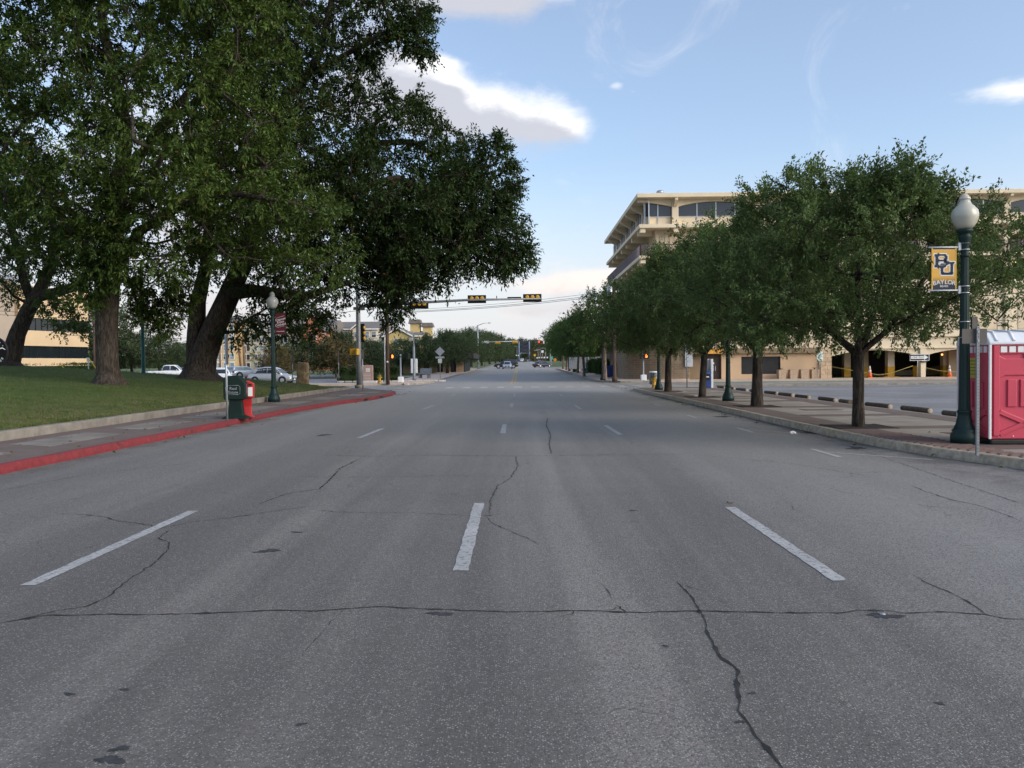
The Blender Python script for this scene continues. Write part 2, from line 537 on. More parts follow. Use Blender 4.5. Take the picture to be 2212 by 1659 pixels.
def kerbpaint(name, paint, base, cov, zlo=None):
    m = bpy.data.materials.new(name); m.use_nodes = True
    t = m.node_tree; b = t.nodes['Principled BSDF']
    tc = nd(t, 'ShaderNodeTexCoord')
    n_ = noise(t, tc.outputs['Object'], 1.9, 7, .72, .5)
    n2_ = smooth(t, noise(t, tc.outputs['Object'], 7, 5, .65), .3, .72)
    pc = mixc(t, n2_, tuple(x * .68 for x in paint), paint)
    c = mixc(t, smooth(t, n_, cov, cov + .09), pc, mixc(t, n2_, tuple(x * .5 for x in base), base))
    t.links.new(c, b.inputs['Base Color']); b.inputs['Roughness'].default_value = .8
    bp = nd(t, 'ShaderNodeBump'); bp.inputs['Strength'].default_value = .35; bp.inputs['Distance'].default_value = .012
    t.links.new(noise(t, tc.outputs['Object'], 16, 6, .7), bp.inputs['Height']); t.links.new(bp.outputs[0], b.inputs['Normal'])
    return m


REDKERB = kerbpaint('red_kerb', (.24, .030, .036), (.07, .045, .04), .57)
YELKERB = kerbpaint('yellow_kerb', (.47, .385, .265), (.50, .42, .32), .40)


def lawnmat():
    m = bpy.data.materials.new('lawn_ground'); m.use_nodes = True
    t = m.node_tree; b = t.nodes['Principled BSDF']
    tc = nd(t, 'ShaderNodeTexCoord'); vec = tc.outputs['Object']
    sp = nd(t, 'ShaderNodeSeparateXYZ'); t.links.new(vec, sp.inputs[0])
    a = smooth(t, noise(t, vec, .9, 6, .65, .4), .3, .7)
    c = mixc(t, a, (.055, .090, .020), (.098, .145, .036))
    c = mixc(t, mth(t, 'MULTIPLY', smooth(t, noise(t, vec, 14, 4, .7), .35, .7), .6), c, (.045, .062, .020))
    dry = mth(t, 'MULTIPLY', smooth(t, sp.outputs[0], -16.5, -11.0), smooth(t, noise(t, vec, 1.7, 6, .7), .38, .60))
    c = mixc(t, mth(t, 'MULTIPLY', dry, .75), c, (.21, .165, .085))
    t.links.new(c, b.inputs['Base Color']); b.inputs['Roughness'].default_value = .95; b.inputs['Specular IOR Level'].default_value = .15
    bp = nd(t, 'ShaderNodeBump'); bp.inputs['Strength'].default_value = .8; bp.inputs['Distance'].default_value = .05
    t.links.new(noise(t, vec, 22, 5, .75), bp.inputs['Height']); t.links.new(bp.outputs[0], b.inputs['Normal'])
    return m


LAWN = lawnmat()
TURF = mat('far_turf', (.10, .135, .045), .95, var=.35, scale=.5, bump=.5, bscale=8, dirt=.2)
SOIL = mat('ground_soil', (.13, .12, .07), .95, var=.3, scale=.08)
BLADE = leafmat('grass_blade', (.055, .085, .02), (.13, .165, .05), (.24, .19, .09), .3, .12)
LEAF_PECAN = leafmat('leaf_pecan', (.022, .042, .010), (.098, .148, .030), (.16, .07, .025), .2, .014)
LEAF_PECAN2 = leafmat('leaf_pecan_dark', (.011, .022, .007), (.046, .078, .020), (.16, .06, .025), .18, .015)
LEAF_OAK = leafmat('leaf_live_oak', (.036, .062, .018), (.140, .198, .066), (.13, .14, .055), .22, .03)
LEAF_ELM = leafmat('leaf_elm', (.045, .085, .020), (.115, .180, .052), (.14, .15, .04), .3, .03)
LEAF_FAR = leafmat('leaf_far', (.040, .068, .030), (.095, .130, .060), (.14, .12, .05), .25, .03)
LEAF_RUST = leafmat('leaf_rust', (.08, .075, .03), (.17, .14, .06), (.22, .11, .04), .25, .1)
LEAF_HEDGE = leafmat('leaf_hedge', (.040, .075, .018), (.10, .155, .040), (.10, .13, .03), .2, .02)
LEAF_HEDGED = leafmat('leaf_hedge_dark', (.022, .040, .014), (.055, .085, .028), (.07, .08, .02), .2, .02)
BARK = barkmat('bark_pecan', (.062, .050, .040))
BARK_OAK = barkmat('bark_oak', (.055, .045, .036))
BARK_PALE = barkmat('bark_pale', (.22, .175, .135))
CREAM = mat('cream_concrete', (.76, .64, .455), .8, var=.06, scale=.6, dirt=.06)
CREAMD = mat('cream_panel', (.70, .57, .40), .8, var=.08, scale=.8, dirt=.08)
TAN = mat('tan_stucco', (.58, .40, .25), .88, var=.06, scale=.7, bump=.1, bscale=30)
BROWNBAND = mat('brown_band', (.24, .17, .105), .8, var=.1)
BRICKTAN = brickmat('tan_brick', (.30, .215, .135), (.22, .155, .10), (.34, .27, .19), .40, .20, .012, plane='wz')
ASHLAR = mat('ashlar_stone', (.50, .37, .24), .9, var=.2, scale=1.8, bump=.3, bscale=20)
WINDARK = glassmat('dark_glass', (.030, .032, .042), .08, .6)
SCREEN = mat('window_screen', (.022, .022, .024), .8, var=.15)
DOORBROWN = mat('door_brown', (.055, .03, .02), .45, var=.15)
ALU = mat('aluminium', (.52, .52, .53), .4, .7, var=.08)
GALV = mat('galvanised', (.42, .44, .46), .45, .6, var=.18, scale=8)
GREYPOLE = mat('grey_pole', (.22, .235, .25), .5, .35, var=.15, scale=4)
WHITEMETAL = mat('white_metal', (.72, .73, .74), .5, .0, var=.05)
LAMPGREEN = mat('lamp_green', (.006, .024, .021), .5, .0, var=.12, scale=6, spec=.3)
GREENPOLE = mat('green_pole', (.015, .085, .07), .45, .1, var=.1)
BLACK = mat('black_metal', (.012, .012, .013), .5, .1, var=.2)
SIGNALY = mat('signal_yellow', (.60, .33, .03), .5, var=.12)
ORANGE = mat('cone_orange', (.75, .16, .04), .55, var=.08)
CONEW = mat('cone_white', (.75, .72, .68), .5, var=.08)
RAILING = mat('rail_mauve', (.22, .17, .19), .55, .1, var=.1)
PADGREY = mat('sign_back', (.10, .092, .083), .55, .3, var=.12)
YELCOL = mat('column_yellow', (.68, .36, .03), .6, var=.08)
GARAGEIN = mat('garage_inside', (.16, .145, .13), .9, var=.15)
REDPOT = mat('red_plastic', (.56, .058, .10), .42, var=.06, scale=2, spec=.45)
REDPOTD = mat('red_plastic_rib', (.54, .055, .095), .42, var=.06, scale=2, spec=.45)
ROOFW = mat('translucent_roof', (.70, .72, .76), .4, var=.05)
GLOBE = mat('lamp_globe', (.50, .48, .40), .25, var=.06, scale=3, spec=.6)
GLOBEG = mat('lamp_globe_grey', (.42, .42, .40), .25, var=.1, scale=6, spec=.6)
GOLD = mat('banner_gold', (.72, .40, .06), .7, var=.05, scale=3)
NAVY = mat('banner_navy', (.020, .030, .055), .7, var=.08)
PRINTW = mat('print_white', (.78, .78, .76), .6, var=.03)
MAROON = mat('banner_maroon', (.085, .006, .015), .75, var=.08)
NEWSG = mat('news_green', (.005, .018, .013), .55, var=.2, spec=.25)
NEWSR = mat('news_red', (.45, .020, .022), .35, var=.1, spec=.5)
BLUEBOX = mat('blue_metal', (.02, .05, .20), .45, var=.15)
STEELCAN = mat('ribbed_steel', (.20, .24, .27), .4, .6, var=.15)
HYDY = mat('hydrant_yellow', (.55, .32, .04), .55, var=.2, scale=6)
BOULDER = mat('limestone', (.26, .19, .11), .95, var=.35, scale=3, bump=.8, bscale=7, dirt=.4)
GRANITE = mat('granite_pink', (.36, .24, .22), .5, var=.15, scale=30)
GRANITEL = mat('granite_light', (.66, .60, .58), .6, var=.1)
WOODPOLE = mat('creosote_wood', (.075, .048, .036), .9, var=.3, scale=9, stretch=(1, 1, .1))
WOODTAN = mat('pole_wood_tan', (.24, .13, .08), .9, var=.2, scale=9, stretch=(1, 1, .1))
LOG = mat('timber_stop', (.125, .095, .072), .95, var=.3, scale=7, bump=.5, bscale=16)
LOGEND = mat('timber_end', (.42, .34, .26), .9, var=.2, scale=9)
PLANTER = mat('planter_concrete', (.46, .34, .24), .95, var=.15, scale=6, bump=.3, bscale=40)
STEELDARK = mat('bridge_steel', (.040, .046, .062), .6, .2, var=.15)
STEELPALE = mat('bridge_steel_pale', (.17, .20, .26), .6, .2, var=.12)
TYRE = mat('tyre_rubber', (.014, .014, .015), .85, var=.2)
RIM = mat('wheel_rim', (.52, .53, .55), .35, .7, var=.05)
CARGLASS = glassmat('car_glass', (.018, .022, .028), .05, .7)
CARGLASSL = glassmat('car_glass_pale', (.20, .26, .28), .06, .8)
TAIL = mat('tail_lamp', (.35, .01, .015), .25, var=.05)
HEADL = mat('head_lamp', (.70, .70, .68), .15, var=.05)
GRATE = mat('tree_grate_iron', (.035, .026, .024), .75, .3, var=.3, scale=12)
HAND = mat('signal_hand_lit', (1.0, .13, .015), .5, var=0, emit=2.6)
REDLIT = mat('signal_red_lit', (1.0, .06, .02), .5, var=0, emit=1.6)
TUBE = mat('fluorescent_tube', (1.0, .72, .30), .5, var=0, emit=2.0)
TAPE = mat('caution_rope', (.62, .50, .16), .7, var=.15)


def text(s, size, name, m, parent, loc, rot, shear=0.0, align='CENTER', extrude=0.0, label=None):
    cu = bpy.data.curves.new('text', 'FONT'); cu.body = s; cu.size = size; cu.align_x = align; cu.align_y = 'CENTER'
    cu.shear = shear; cu.resolution_u = 2; cu.extrude = extrude
    to = bpy.data.objects.new('text', cu); scene.collection.objects.link(to)
    dg = bpy.context.evaluated_depsgraph_get(); dg.update()
    me = bpy.data.meshes.new_from_object(to.evaluated_get(dg))
    bpy.data.objects.remove(to)
    me.name = name
    me.materials.clear(); me.materials.append(m)
    o = bpy.data.objects.new(name, me); scene.collection.objects.link(o)
    o.parent = parent; o.location = loc; o.rotation_euler = rot
    return o
# ------------------------------------------------------------------ the setting: ground, streets, walks, lawn
def interp(tab, y):
    if y <= tab[0][0]:
        return tab[0][1]
    for (a, b), (c, d) in zip(tab, tab[1:]):
        if y <= c:
            return b + (d - b) * (y - a) / (c - a)
    return tab[-1][1]


RK = [(-15, 7.9), (9, 7.9), (12.8, 7.7), (14.4, 7.25), (16.5, 7.0), (20, 6.93), (50, 6.9)]
LK = [(-15, -8.4), (13, -8.4), (30, -8.35), (36, -7.95), (41, -7.2), (46, -7.1), (49, -7.35)]
WALL_X, LAWN_X = -11.2, -11.45


def stations(y0, y1, n):
    return [y0 + (y1 - y0) * i / n for i in range(n + 1)]


def strip(mb, ys, fx0, fx1, dz, m=0, thick=0.0):
    """a band following the street's height; with thickness its sides are closed"""
    for a, b in zip(ys, ys[1:]):
        q = [(fx0(a), a, rz(a) + dz), (fx1(a), a, rz(a) + dz), (fx1(b), b, rz(b) + dz), (fx0(b), b, rz(b) + dz)]
        if thick:
            lo = [(x, y, z - thick) for x, y, z in q]
            mb.add(q + lo, [(0, 1, 2, 3), (0, 3, 7, 4), (1, 5, 6, 2)] + ([(0, 4, 5, 1)] if a == ys[0] else []) + ([(3, 2, 6, 7)] if b == ys[-1] else []), m)
        else:
            mb.add(q, [(0, 1, 2, 3)], m)
    return mb


g = MB()
gy = [-400, -60, 0, 70, 150, 250, 350, 480, 900, 3500]; gx = [-3500, -600, -200, 0, 200, 600, 3500]
for a, b in zip(gy, gy[1:]):
    for c, d in zip(gx, gx[1:]):
        g.add([(c, a, rz(a) - .06), (d, a, rz(a) - .06), (d, b, rz(b) - .06), (c, b, rz(b) - .06)], [(0, 1, 2, 3)])
struct(g, 'ground', SOIL, fix=False)

r = MB()
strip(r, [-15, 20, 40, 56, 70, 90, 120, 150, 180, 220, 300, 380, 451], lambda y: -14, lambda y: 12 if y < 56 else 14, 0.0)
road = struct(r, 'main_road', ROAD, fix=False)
s_ = MB()
s_.add([(-150, 58.2, 0), (-14, 58.2, 0), (-14, 70, 0), (-150, 70, 0)], [(0, 1, 2, 3)])
s_.add([(14, 56, 0), (150, 56, 0), (150, 70.6, 0), (14, 70.6, 0)], [(0, 1, 2, 3)])
struct(s_, 'cross_street', STREET, fix=False)
s_ = MB()
strip(s_, [165, 186], lambda y: -160, lambda y: -14, 0.0)
strip(s_, [165, 186], lambda y: 14, lambda y: 160, 0.0)
struct(s_, 'second_cross_street', STREET, fix=False)
lot = struct(MB().add([(11.9, -12, .03), (90, -12, .03), (90, 56, .03), (11.9, 56, .03)], [(0, 1, 2, 3)]), 'parking_lot', LOT, fix=False)
slot = MB(); strip(slot, [73.6, 85, 100, 118], lambda y: -130, lambda y: -16.5, .06)
struct(slot, 'side_parking_ground', LOT, fix=False)


# --- walks
def poly_slab(name, pts, z0, z1, m, **kw):
    return struct(MB().prism(pts, 'z', z0, z1), name, m, **kw)


ys = [-15, 0, 9, 11, 12.8, 14.4, 16.5, 20, 28, 36, 44, 50]
right_edge = [(interp(RK, y) + .16, y) for y in ys] + [(7.25, 52), (8.2, 53.6), (9.6, 54.6), (11.6, 55.2)]
walk_r = poly_slab('sidewalk_right', right_edge + [(11.75, 55.2), (11.75, -15)], -.04, .15, CONC)
left_edge = [(interp(LK, y) - .16, y) for y in [-15, 0, 13, 22, 30, 36, 41, 46, 49]] + [(-7.9, 50.6), (-9.0, 52.4), (-10.6, 56.4)]
walk_l = poly_slab('sidewalk_left', left_edge + [(-12.4, 57.6), (WALL_X - .1, 53), (WALL_X - .1, -15)], -.04, .15, PAVER)


def sweep(name, line, prof, m, closed=False, kind='structure', parent=None, **kw):
    """a kerb: a cross-section (outward offset, height) carried along a plan line"""
    secs = []
    for i, p in enumerate(line):
        a = Vector(line[max(i - 1, 0)]); b = Vector(line[min(i + 1, len(line) - 1)])
        d = (b - a).normalized(); nrm = Vector((-d.y, d.x))
        secs.append([(p[0] + nrm.x * o, p[1] + nrm.y * o, rz(p[1]) + z) for o, z in prof])
    return MB().loft(secs, sm=False).build(name, m, parent, kind=kind, bevel=.012, **kw)


KP = [(-.0, -.05), (.0, .05), (.02, .145), (.05, .156), (.17, .153), (.17, -.05)]


def fine(line, step=.7):
    out = []
    for a, b in zip(line, line[1:]):
        n = max(1, int(math.dist(a, b) / step))
        out += [(a[0] + (b[0] - a[0]) * i / n, a[1] + (b[1] - a[1]) * i / n) for i in range(n)]
    return out + [line[-1]]


wob = lambda L, s: [(x + .012 * math.sin(y * 1.7 + s) + .008 * math.sin(y * 4.1 + s), y) for x, y in L]
lk = [(interp(LK, y), y) for y in [-15, 0, 13, 22, 30, 36, 41, 46, 49]] + [(-7.75, 50.5), (-8.85, 52.3), (-10.5, 56.3)]
rk = [(interp(RK, y), y) for y in ys] + [(7.1, 52), (8.1, 53.7), (9.6, 54.8), (11.6, 55.4)]
sweep('red_curb', wob(fine(lk), 0), KP, REDKERB)
sweep('curb_right', wob(fine(rk[::-1]), 2), KP, YELKERB)
# storm drain mouth in the red kerb
inlet = MB(); y0, y1 = 39.5, 43.0
xa, xb = interp(LK, y0) + .035, interp(LK, y1) + .035
inlet.add([(xa, y0, .015), (xb, y1, .015), (xb, y1, .11), (xa, y0, .11), (xa - .03, y0, .015), (xb - .03, y1, .015), (xb - .03, y1, .11), (xa - .03, y0, .11)],
          [(0, 1, 2, 3), (3, 2, 6, 7), (0, 3, 7, 4), (1, 5, 6, 2), (4, 7, 6, 5), (0, 4, 5, 1)])
tag(inlet.build('storm_drain', BLACK), 'dark storm drain mouth cut into the end of the red painted kerb', 'drain')
# concrete infill panels between the brick bands, left walk
k = 0
for y in np.arange(8.0, 50, 4.2):
    for j, (xo, w, l) in enumerate(((-.75, 1.15, 3.0),)):
        x = interp(LK, y) + xo - .25
        m = MB().prism([(x, y), (x - w, y + .55), (x - w, y + .55 + l), (x, y + l)], 'z', .15, .156)
        m.build('concrete_panel', CONCL, walk_l); k += 1
# low lawn-edge wall, in cast lengths
for i, y in enumerate(np.arange(-9, 50, 4.0)):
    m = MB().box(LAWN_X, WALL_X, y + .008, y + 3.992, -.04, .355)
    o = m.build('low_concrete_edging', CONCW, bevel=.02); o['kind'] = 'structure'
e2 = [(WALL_X, 54.9), (-11.6, 56.2), (-12.5, 57.5), (-15, 58.0), (-30, 58.1), (-60, 58.1)]
sweep('low_concrete_edging', fine([(WALL_X, 51.0)] + e2, 1.0), [(0, -.04), (0, .30), (.22, .30), (.22, -.04)], CONCW)


def lawn_h(x, y):
    d = max(0, LAWN_X - x)
    h = .34 + .11 * min(d, 6) + .07 * max(0, min(d - 6, 22))
    f = min(1, max(0, (57.8 - y) / 6.5)); f = f * f * (3 - 2 * f)
    return .24 + (h - .24) * f + .02 * math.sin(x * .9) * math.sin(y * .7)


lw = MB()
lx = [LAWN_X + .02] + [LAWN_X - d for d in (.5, 1, 2, 3, 4, 5, 6, 8, 10, 13, 16, 20, 25, 32, 40, 60)]
ly = [-15, -5, 5, 8, 11, 14, 17, 20, 23, 26, 29, 32, 35, 38, 41, 43, 45, 47, 49, 51, 53, 55, 56.5, 57.9]
vid = {}
for j, y in enumerate(ly):
    for i, x in enumerate(lx):
        xx = x if y < 51 else min(x, [(51, LAWN_X), (53, -11.5), (55, -11.7), (56.5, -12.2), (57.9, -14)][[51, 53, 55, 56.5, 57.9].index(y)][1])
        vid[i, j] = len(lw.v); lw.v.append((xx, y, lawn_h(xx, y)))
for j in range(len(ly) - 1):
    for i in range(len(lx) - 1):
        lw.f.append((vid[i, j], vid[i, j + 1], vid[i + 1, j + 1], vid[i + 1, j])); lw.m.append(0); lw.s.append(True)
lawn = struct(lw, 'lawn', LAWN)
# grass blades on the lawn: one uncountable mass
rng = np.random.default_rng(5)


def blades(name, pts, hmin, hmax, wid, m):
    n = len(pts); p = np.asarray(pts)
    a = rng.uniform(0, 2 * np.pi, n); h = rng.uniform(hmin, hmax, n)
    s = np.stack([np.cos(a), np.sin(a), np.zeros(n)], 1) * wid
    b = np.stack([rng.normal(0, .4, n) * h, rng.normal(0, .4, n) * h, h], 1)
    v = np.concatenate([p - s, p + s, p + b], 1).reshape(-1, 3)
    me = bpy.data.meshes.new(name)
    me.vertices.add(3 * n); me.vertices.foreach_set('co', v.astype(np.float32).ravel())
    me.loops.add(3 * n); me.loops.foreach_set('vertex_index', np.arange(3 * n, dtype=np.int32))
    me.polygons.add(n); me.polygons.foreach_set('loop_start', np.arange(0, 3 * n, 3, dtype=np.int32))
    me.update(calc_edges=True); me.materials.append(m)
    o = bpy.data.objects.new(name, me); scene.collection.objects.link(o); o['kind'] = 'stuff'
    return o


gpts = []
for _ in range(70000):
    y = 10 + 46 * rng.random() ** 1.5
    x = LAWN_X - .03 - 17 * rng.random() ** 1.8
    if y > 51 and x > -12.4 - (y - 51) * .25:
        continue
    gpts.append((x, y, lawn_h(x, y) - .005))
go = blades('grass', gpts, .025, .085, .011, BLADE)
go['label'] = 'short mown grass covering the raised park lawn'; go['category'] = 'grass'

# --- right walk: brick bands, panels, real bricks next to the kerb, tree pits
def band(x0, x1, y0, y1, z=.156, name='brick_band', m=PAVER):
    return MB().box(x0, x1, y0, y1, .14, z).build(name, m, walk_r)


for y0, y1 in ((17.6, 22.5), (22.56, 32), (32.06, 42), (42.06, 51)):
    band(7.14, 8.0, y0, y1)
band(10.75, 11.6, -10, 51, .155)
for y in np.arange(14.2, 52, 4.45):
    band(8.03, 10.72, y, y + .75, .157)
for y in np.arange(17.0, 50, 8.9):
    band(8.9, 10.1, y, y + .62, .1575)
nb = 0
bm_ = MB().box(-.0965, .0965, -.0465, .0465, -.03, 0).build('brick', PAVERS, walk_r, bevel=.006)
first = True
rows = []
for j, y in enumerate(np.arange(9.6, 17.55, .1005)):
    x0 = interp(RK, y) + .19
    for i in range(12):
        x = x0 + (i + .5 * (j % 2)) * .2005
        if x < 7.97 + (.6 if y < 13.6 else 0):
            rows.append((math.hypot(x, y), x + .1, y))
rows.sort()
show = [q for q in rows if q[1] / max(q[2], .1) < .66]
nbr = show[:300]
for d_, x, y in nbr:
    o = bm_ if first else bm_.copy()
    if not first:
        scene.collection.objects.link(o)
    first = False
    o.location = (x, y, .1635 + random.uniform(-.003, .003)); o.rotation_euler = (random.gauss(0, .008), random.gauss(0, .008), random.gauss(0, .012))
rest = MB()
for d_, x, y in show[300:]:
    rest.cb((x, y, .149 + random.uniform(-.003, .003)), (.193, .093, .03))
if rest.v:
    rest.build('brick_field', PAVERS, walk_r, kind='stuff')
TREES_R = [gp(1854, 922, .15), gp(1635, 878, .15), gp(1517, 858, .15), gp(1443, 846, .15)]
for i, p in enumerate(TREES_R):
    m = MB()
    for k in range(9):
        m.box(p.x - .62, p.x + .62, p.y - .62 + k * .14, p.y - .62 + k * .14 + .105, .15, .166)
    m.box(p.x - .66, p.x - .60, p.y - .66, p.y + .66, .15, .17); m.box(p.x + .60, p.x + .66, p.y - .66, p.y + .66, .15, .17)
    lab = ['square iron tree grate round the live oak nearest the portable toilet', 'square iron tree grate beside the lamp post without a banner',
           'square iron tree grate below the oak beside the blue pay box', 'square iron tree grate below the last oak before the crossing'][i]
    tag(m.build('tree_grate', GRATE), lab, 'tree grate', 'iron grates round the street oaks')

# --- far blocks beyond the crossing
fw = MB(); strip(fw, [70.8, 76, 85, 100, 120, 140, 152], lambda y: 6.95 + (1.6 if y < 73 else 0), lambda y: 11.2, .15, thick=.2)
struct(fw, 'sidewalk_far_right', PALEWALK)
fw = MB(); strip(fw, [71, 73.4], lambda y: 11.2, lambda y: 90, .14, thick=.2); struct(fw, 'garage_walk', PALEWALK)
fw = MB(); strip(fw, [75, 100, 120, 140, 160], lambda y: 11.2, lambda y: 80, .06); struct(fw, 'far_right_ground', TURF)
fw = MB(); strip(fw, [70.4, 74, 84, 92, 100, 120, 140, 160], lambda y: -12.2, lambda y: -8.0 - (1.5 if y < 72 else 0), .15, thick=.2)
struct(fw, 'sidewalk_far_left', PALEWALK)
fw = MB(); strip(fw, [70.2, 73.4], lambda y: -90, lambda y: -12.2, .14, thick=.2); struct(fw, 'side_walk', PALEWALK)
fw = MB(); strip(fw, [74, 90, 110, 130, 150, 162], lambda y: -70, lambda y: -12.2, .045); struct(fw, 'far_left_lawn', TURF)
fw = MB(); strip(fw, [84, 91], lambda y: -40, lambda y: -12.2, .07); strip(fw, [96, 104], lambda y: -40, lambda y: -12.2, .07); struct(fw, 'driveway', LOT)
fw = MB(); strip(fw, [187, 240, 300, 380, 449], lambda y: 7.2, lambda y: 120, .04); strip(fw, [187, 240, 300, 380, 449], lambda y: -120, lambda y: -8.4, .04); struct(fw, 'river_park_turf', TURF)
fk = [(-9.8, 70.2), (-8.4, 71.6), (-7.9, 74), (-7.9, 160)]
sweep('curb_far_left', fine(fk, 3), KP, CONCD)
fk = [(6.8, 152), (6.8, 74), (7.6, 71.8), (9.0, 70.5), (14, 70.4), (90, 70.4)][::1]
sweep('curb_far_right', fine([(6.8, 152), (6.8, 74), (7.3, 71.9), (8.6, 70.6), (12, 70.5)], 2.5), KP, CONCD)
sweep('lot_curb', fine([(90, 55.6), (12, 55.6)][::1], 3), KP, CONCD)

# --- painted markings: children of the road they lie on
def dash(x, y0, y1, w=.12, m=WHITEPAINT, dz=.004, name='lane_dash', par=None):
    n = max(2, int((y1 - y0) / .12)); L, Rr = [], []
    for i in range(n + 1):
        y = y0 + (y1 - y0) * i / n
        e = .008 if y < 40 else .0
        L.append((x - w / 2 + random.uniform(-e, e), y, rz(y) + dz)); Rr.append((x + w / 2 + random.uniform(-e, e), y, rz(y) + dz))
    v = L + Rr
    return MB().add(v, [(i, n + 1 + i, n + 2 + i, i + 1) for i in range(n)]).build(name, m, par or road, fix=False)


def lane(pairs):
    for a, b in pairs:
        p, q = gp(*a), gp(*b)
        v = []
        n = 26; w = .062
        dx, dy = (q.x - p.x), (q.y - p.y); L_ = math.hypot(dx, dy); nx, ny = dy / L_, -dx / L_
        for s in (-1, 1):
            for i in range(n + 1):
                t = i / n; j = random.uniform(-.007, .007)
                v.append((p.x + dx * t + s * nx * (w + j), p.y + dy * t + s * ny * (w + j), rz(p.y + dy * t) + .004))
        MB().add(v, [(i, n + 1 + i, n + 2 + i, i + 1) for i in range(n)]).build('lane_dash', WHITEPAINT, road, fix=False)


lane([((60, 1265), (418, 1104)), ((776, 946), (826, 926)), ((915, 884), (935, 876)), ((975, 856), (985, 851))])
lane([((995, 1233), (1035, 1087)), ((1086, 936), (1090, 917)), ((1104, 880), (1106, 871)), ((1110.5, 856), (1111.5, 850))])
lane([((1815, 1255), (1577, 1096)), ((1340, 939), (1308, 919)), ((1254, 884), (1242, 875)), ((1215, 856), (1209, 851.5))])
for i in range(-6, 7):
    x = 2.4 + i * 1.26
    dash(x, 58.6 - .1 * i, 62.3, .62 if i >= -2 else .5, WHITEPAINT if i > -2 else WORNPAINT, name='crosswalk_bar')
for y in np.arange(59.5, 69, 1.55):
    MB().add([(-13.2, y, .005), (-10.2, y, .005), (-10.2, y + .5, .005), (-13.2, y + .5, .005)], [(0, 1, 2, 3)]).build('crosswalk_bar', WHITEPAINT, road, fix=False)
    MB().add([(8.2, y, .005), (11.4, y, .005), (11.4, y + .5, .005), (8.2, y + .5, .005)], [(0, 1, 2, 3)]).build('crosswalk_bar', WORNPAINT, road, fix=False)
GREENP = paintmat('bike_lane_green', (.10, .26, .17), .55)
MB().add([(14.2, 66.6, .004), (27, 66.6, .004), (27, 68.3, .004), (14.2, 68.3, .004)], [(0, 1, 2, 3)]).build('bike_lane_paint', GREENP, road, fix=False)
MB().add([(-13.9, 56.6, .006), (-10.9, 56.6, .006), (-10.4, 58.9, .006), (-13.9, 58.9, .006)], [(0, 1, 2, 3)]).build('bike_lane_paint', GREENP, road, fix=False)
for dx in (-.16, .16):
    dash(-.55 + dx, 72, 158, .13, YELLOWPAINT, name='centre_line')
for y in (76, 92):
    dash(5.2, y, y + 12, .12, WORNPAINT, name='edge_line')
dash(5.3, 44, 52.5, .12, WHITEPAINT, name='edge_line')
for a, b in (((1774, 976), (2013, 993)), ((1605, 928), (1783, 940)), ((1492, 899), (1612, 906)), ((1418, 874), (1500, 879))):
    p, q = gp(*a), gp(*b)
    MB().add([(p.x, p.y - .05, .004), (q.x, q.y - .05, .004), (q.x, q.y + .05, .004), (p.x, p.y + .05, .004)], [(0, 1, 2, 3)]).build('parking_mark', WORNPAINT, road, fix=False)
    MB().add([(p.x - .05, p.y - .9, .0046), (p.x + .05, p.y - .9, .0046), (p.x + .05, p.y + .5, .0046), (p.x - .05, p.y + .5, .0046)], [(0, 1, 2, 3)]).build('parking_mark', WORNPAINT, road, fix=False)
for i, y in enumerate(np.arange(8.4, 55, 2.65)):
    for x0 in (12.6, 24.0):
        MB().add([(x0, y - .05, .035), (x0 + 5.4, y - .05, .035), (x0 + 5.4, y + .05, .035), (x0, y + .05, .035)], [(0, 1, 2, 3)]).build('stall_line', WHITEPAINT, lot, fix=False)
MB().add([(13, 55.0, .035), (60, 55.0, .035), (60, 55.12, .035), (13, 55.12, .035)], [(0, 1, 2, 3)]).build('stall_line', WHITEPAINT, lot, fix=False)


# --- cracks: thin ragged ribbons of dirt-filled fissure, following what the photo shows
def crack(pts, w=.014, m=CRACK, seed=0, jit=.022):
    w *= .72; jit *= .8
    rnd = random.Random(seed)
    P = [gp(*p) for p in pts]; Q = []
    for a, b in zip(P, P[1:]):
        L_ = (b - a).length; n = max(1, int(L_ / .045))
        for i in range(n):
            q = a.lerp(b, i / n); j = jit * min(1, L_)
            Q.append(Vector((q.x + rnd.gauss(0, j) * .6, q.y + rnd.gauss(0, j), 0)))
    Q.append(P[-1])
    for b_ in range(len(Q) // 45):          # short side branches
        k = rnd.randrange(len(Q)); a = rnd.uniform(0, 6.28); q = Q[k]; br = [q]
        for _ in range(rnd.randrange(3, 9)):
            a += rnd.gauss(0, .5); q = q + Vector((math.cos(a), math.sin(a), 0)) * .045; br.append(q)
        vv = []
        for i, q in enumerate(br):
            ww = w * .35 * (1 - i / len(br)); vv += [(q.x + ww, q.y, .0033), (q.x - ww, q.y + ww, .0033)]
        MB().add(vv, [(2 * i, 2 * i + 1, 2 * i + 3, 2 * i + 2) for i in range(len(br) - 1)]).build('crack_branch', m, road, fix=False)
    v = []
    for i, q in enumerate(Q):
        d = (Q[min(i + 1, len(Q) - 1)] - Q[max(i - 1, 0)]); d.normalize(); nrm = Vector((-d.y, d.x, 0))
        e = min(1, min(i, len(Q) - 1 - i) / 6 + .25)
        ww = w * e * (rnd.uniform(.25, 1.1) + (1.2 if rnd.random() < .08 else 0)) / 2
        v += [(q.x + nrm.x * ww, q.y + nrm.y * ww, .0035), (q.x - nrm.x * ww, q.y - nrm.y * ww, .0035)]
    MB().add(v, [(2 * i, 2 * i + 1, 2 * i + 3, 2 * i + 2) for i in range(len(Q) - 1)]).build('road_crack', m, road, fix=False)


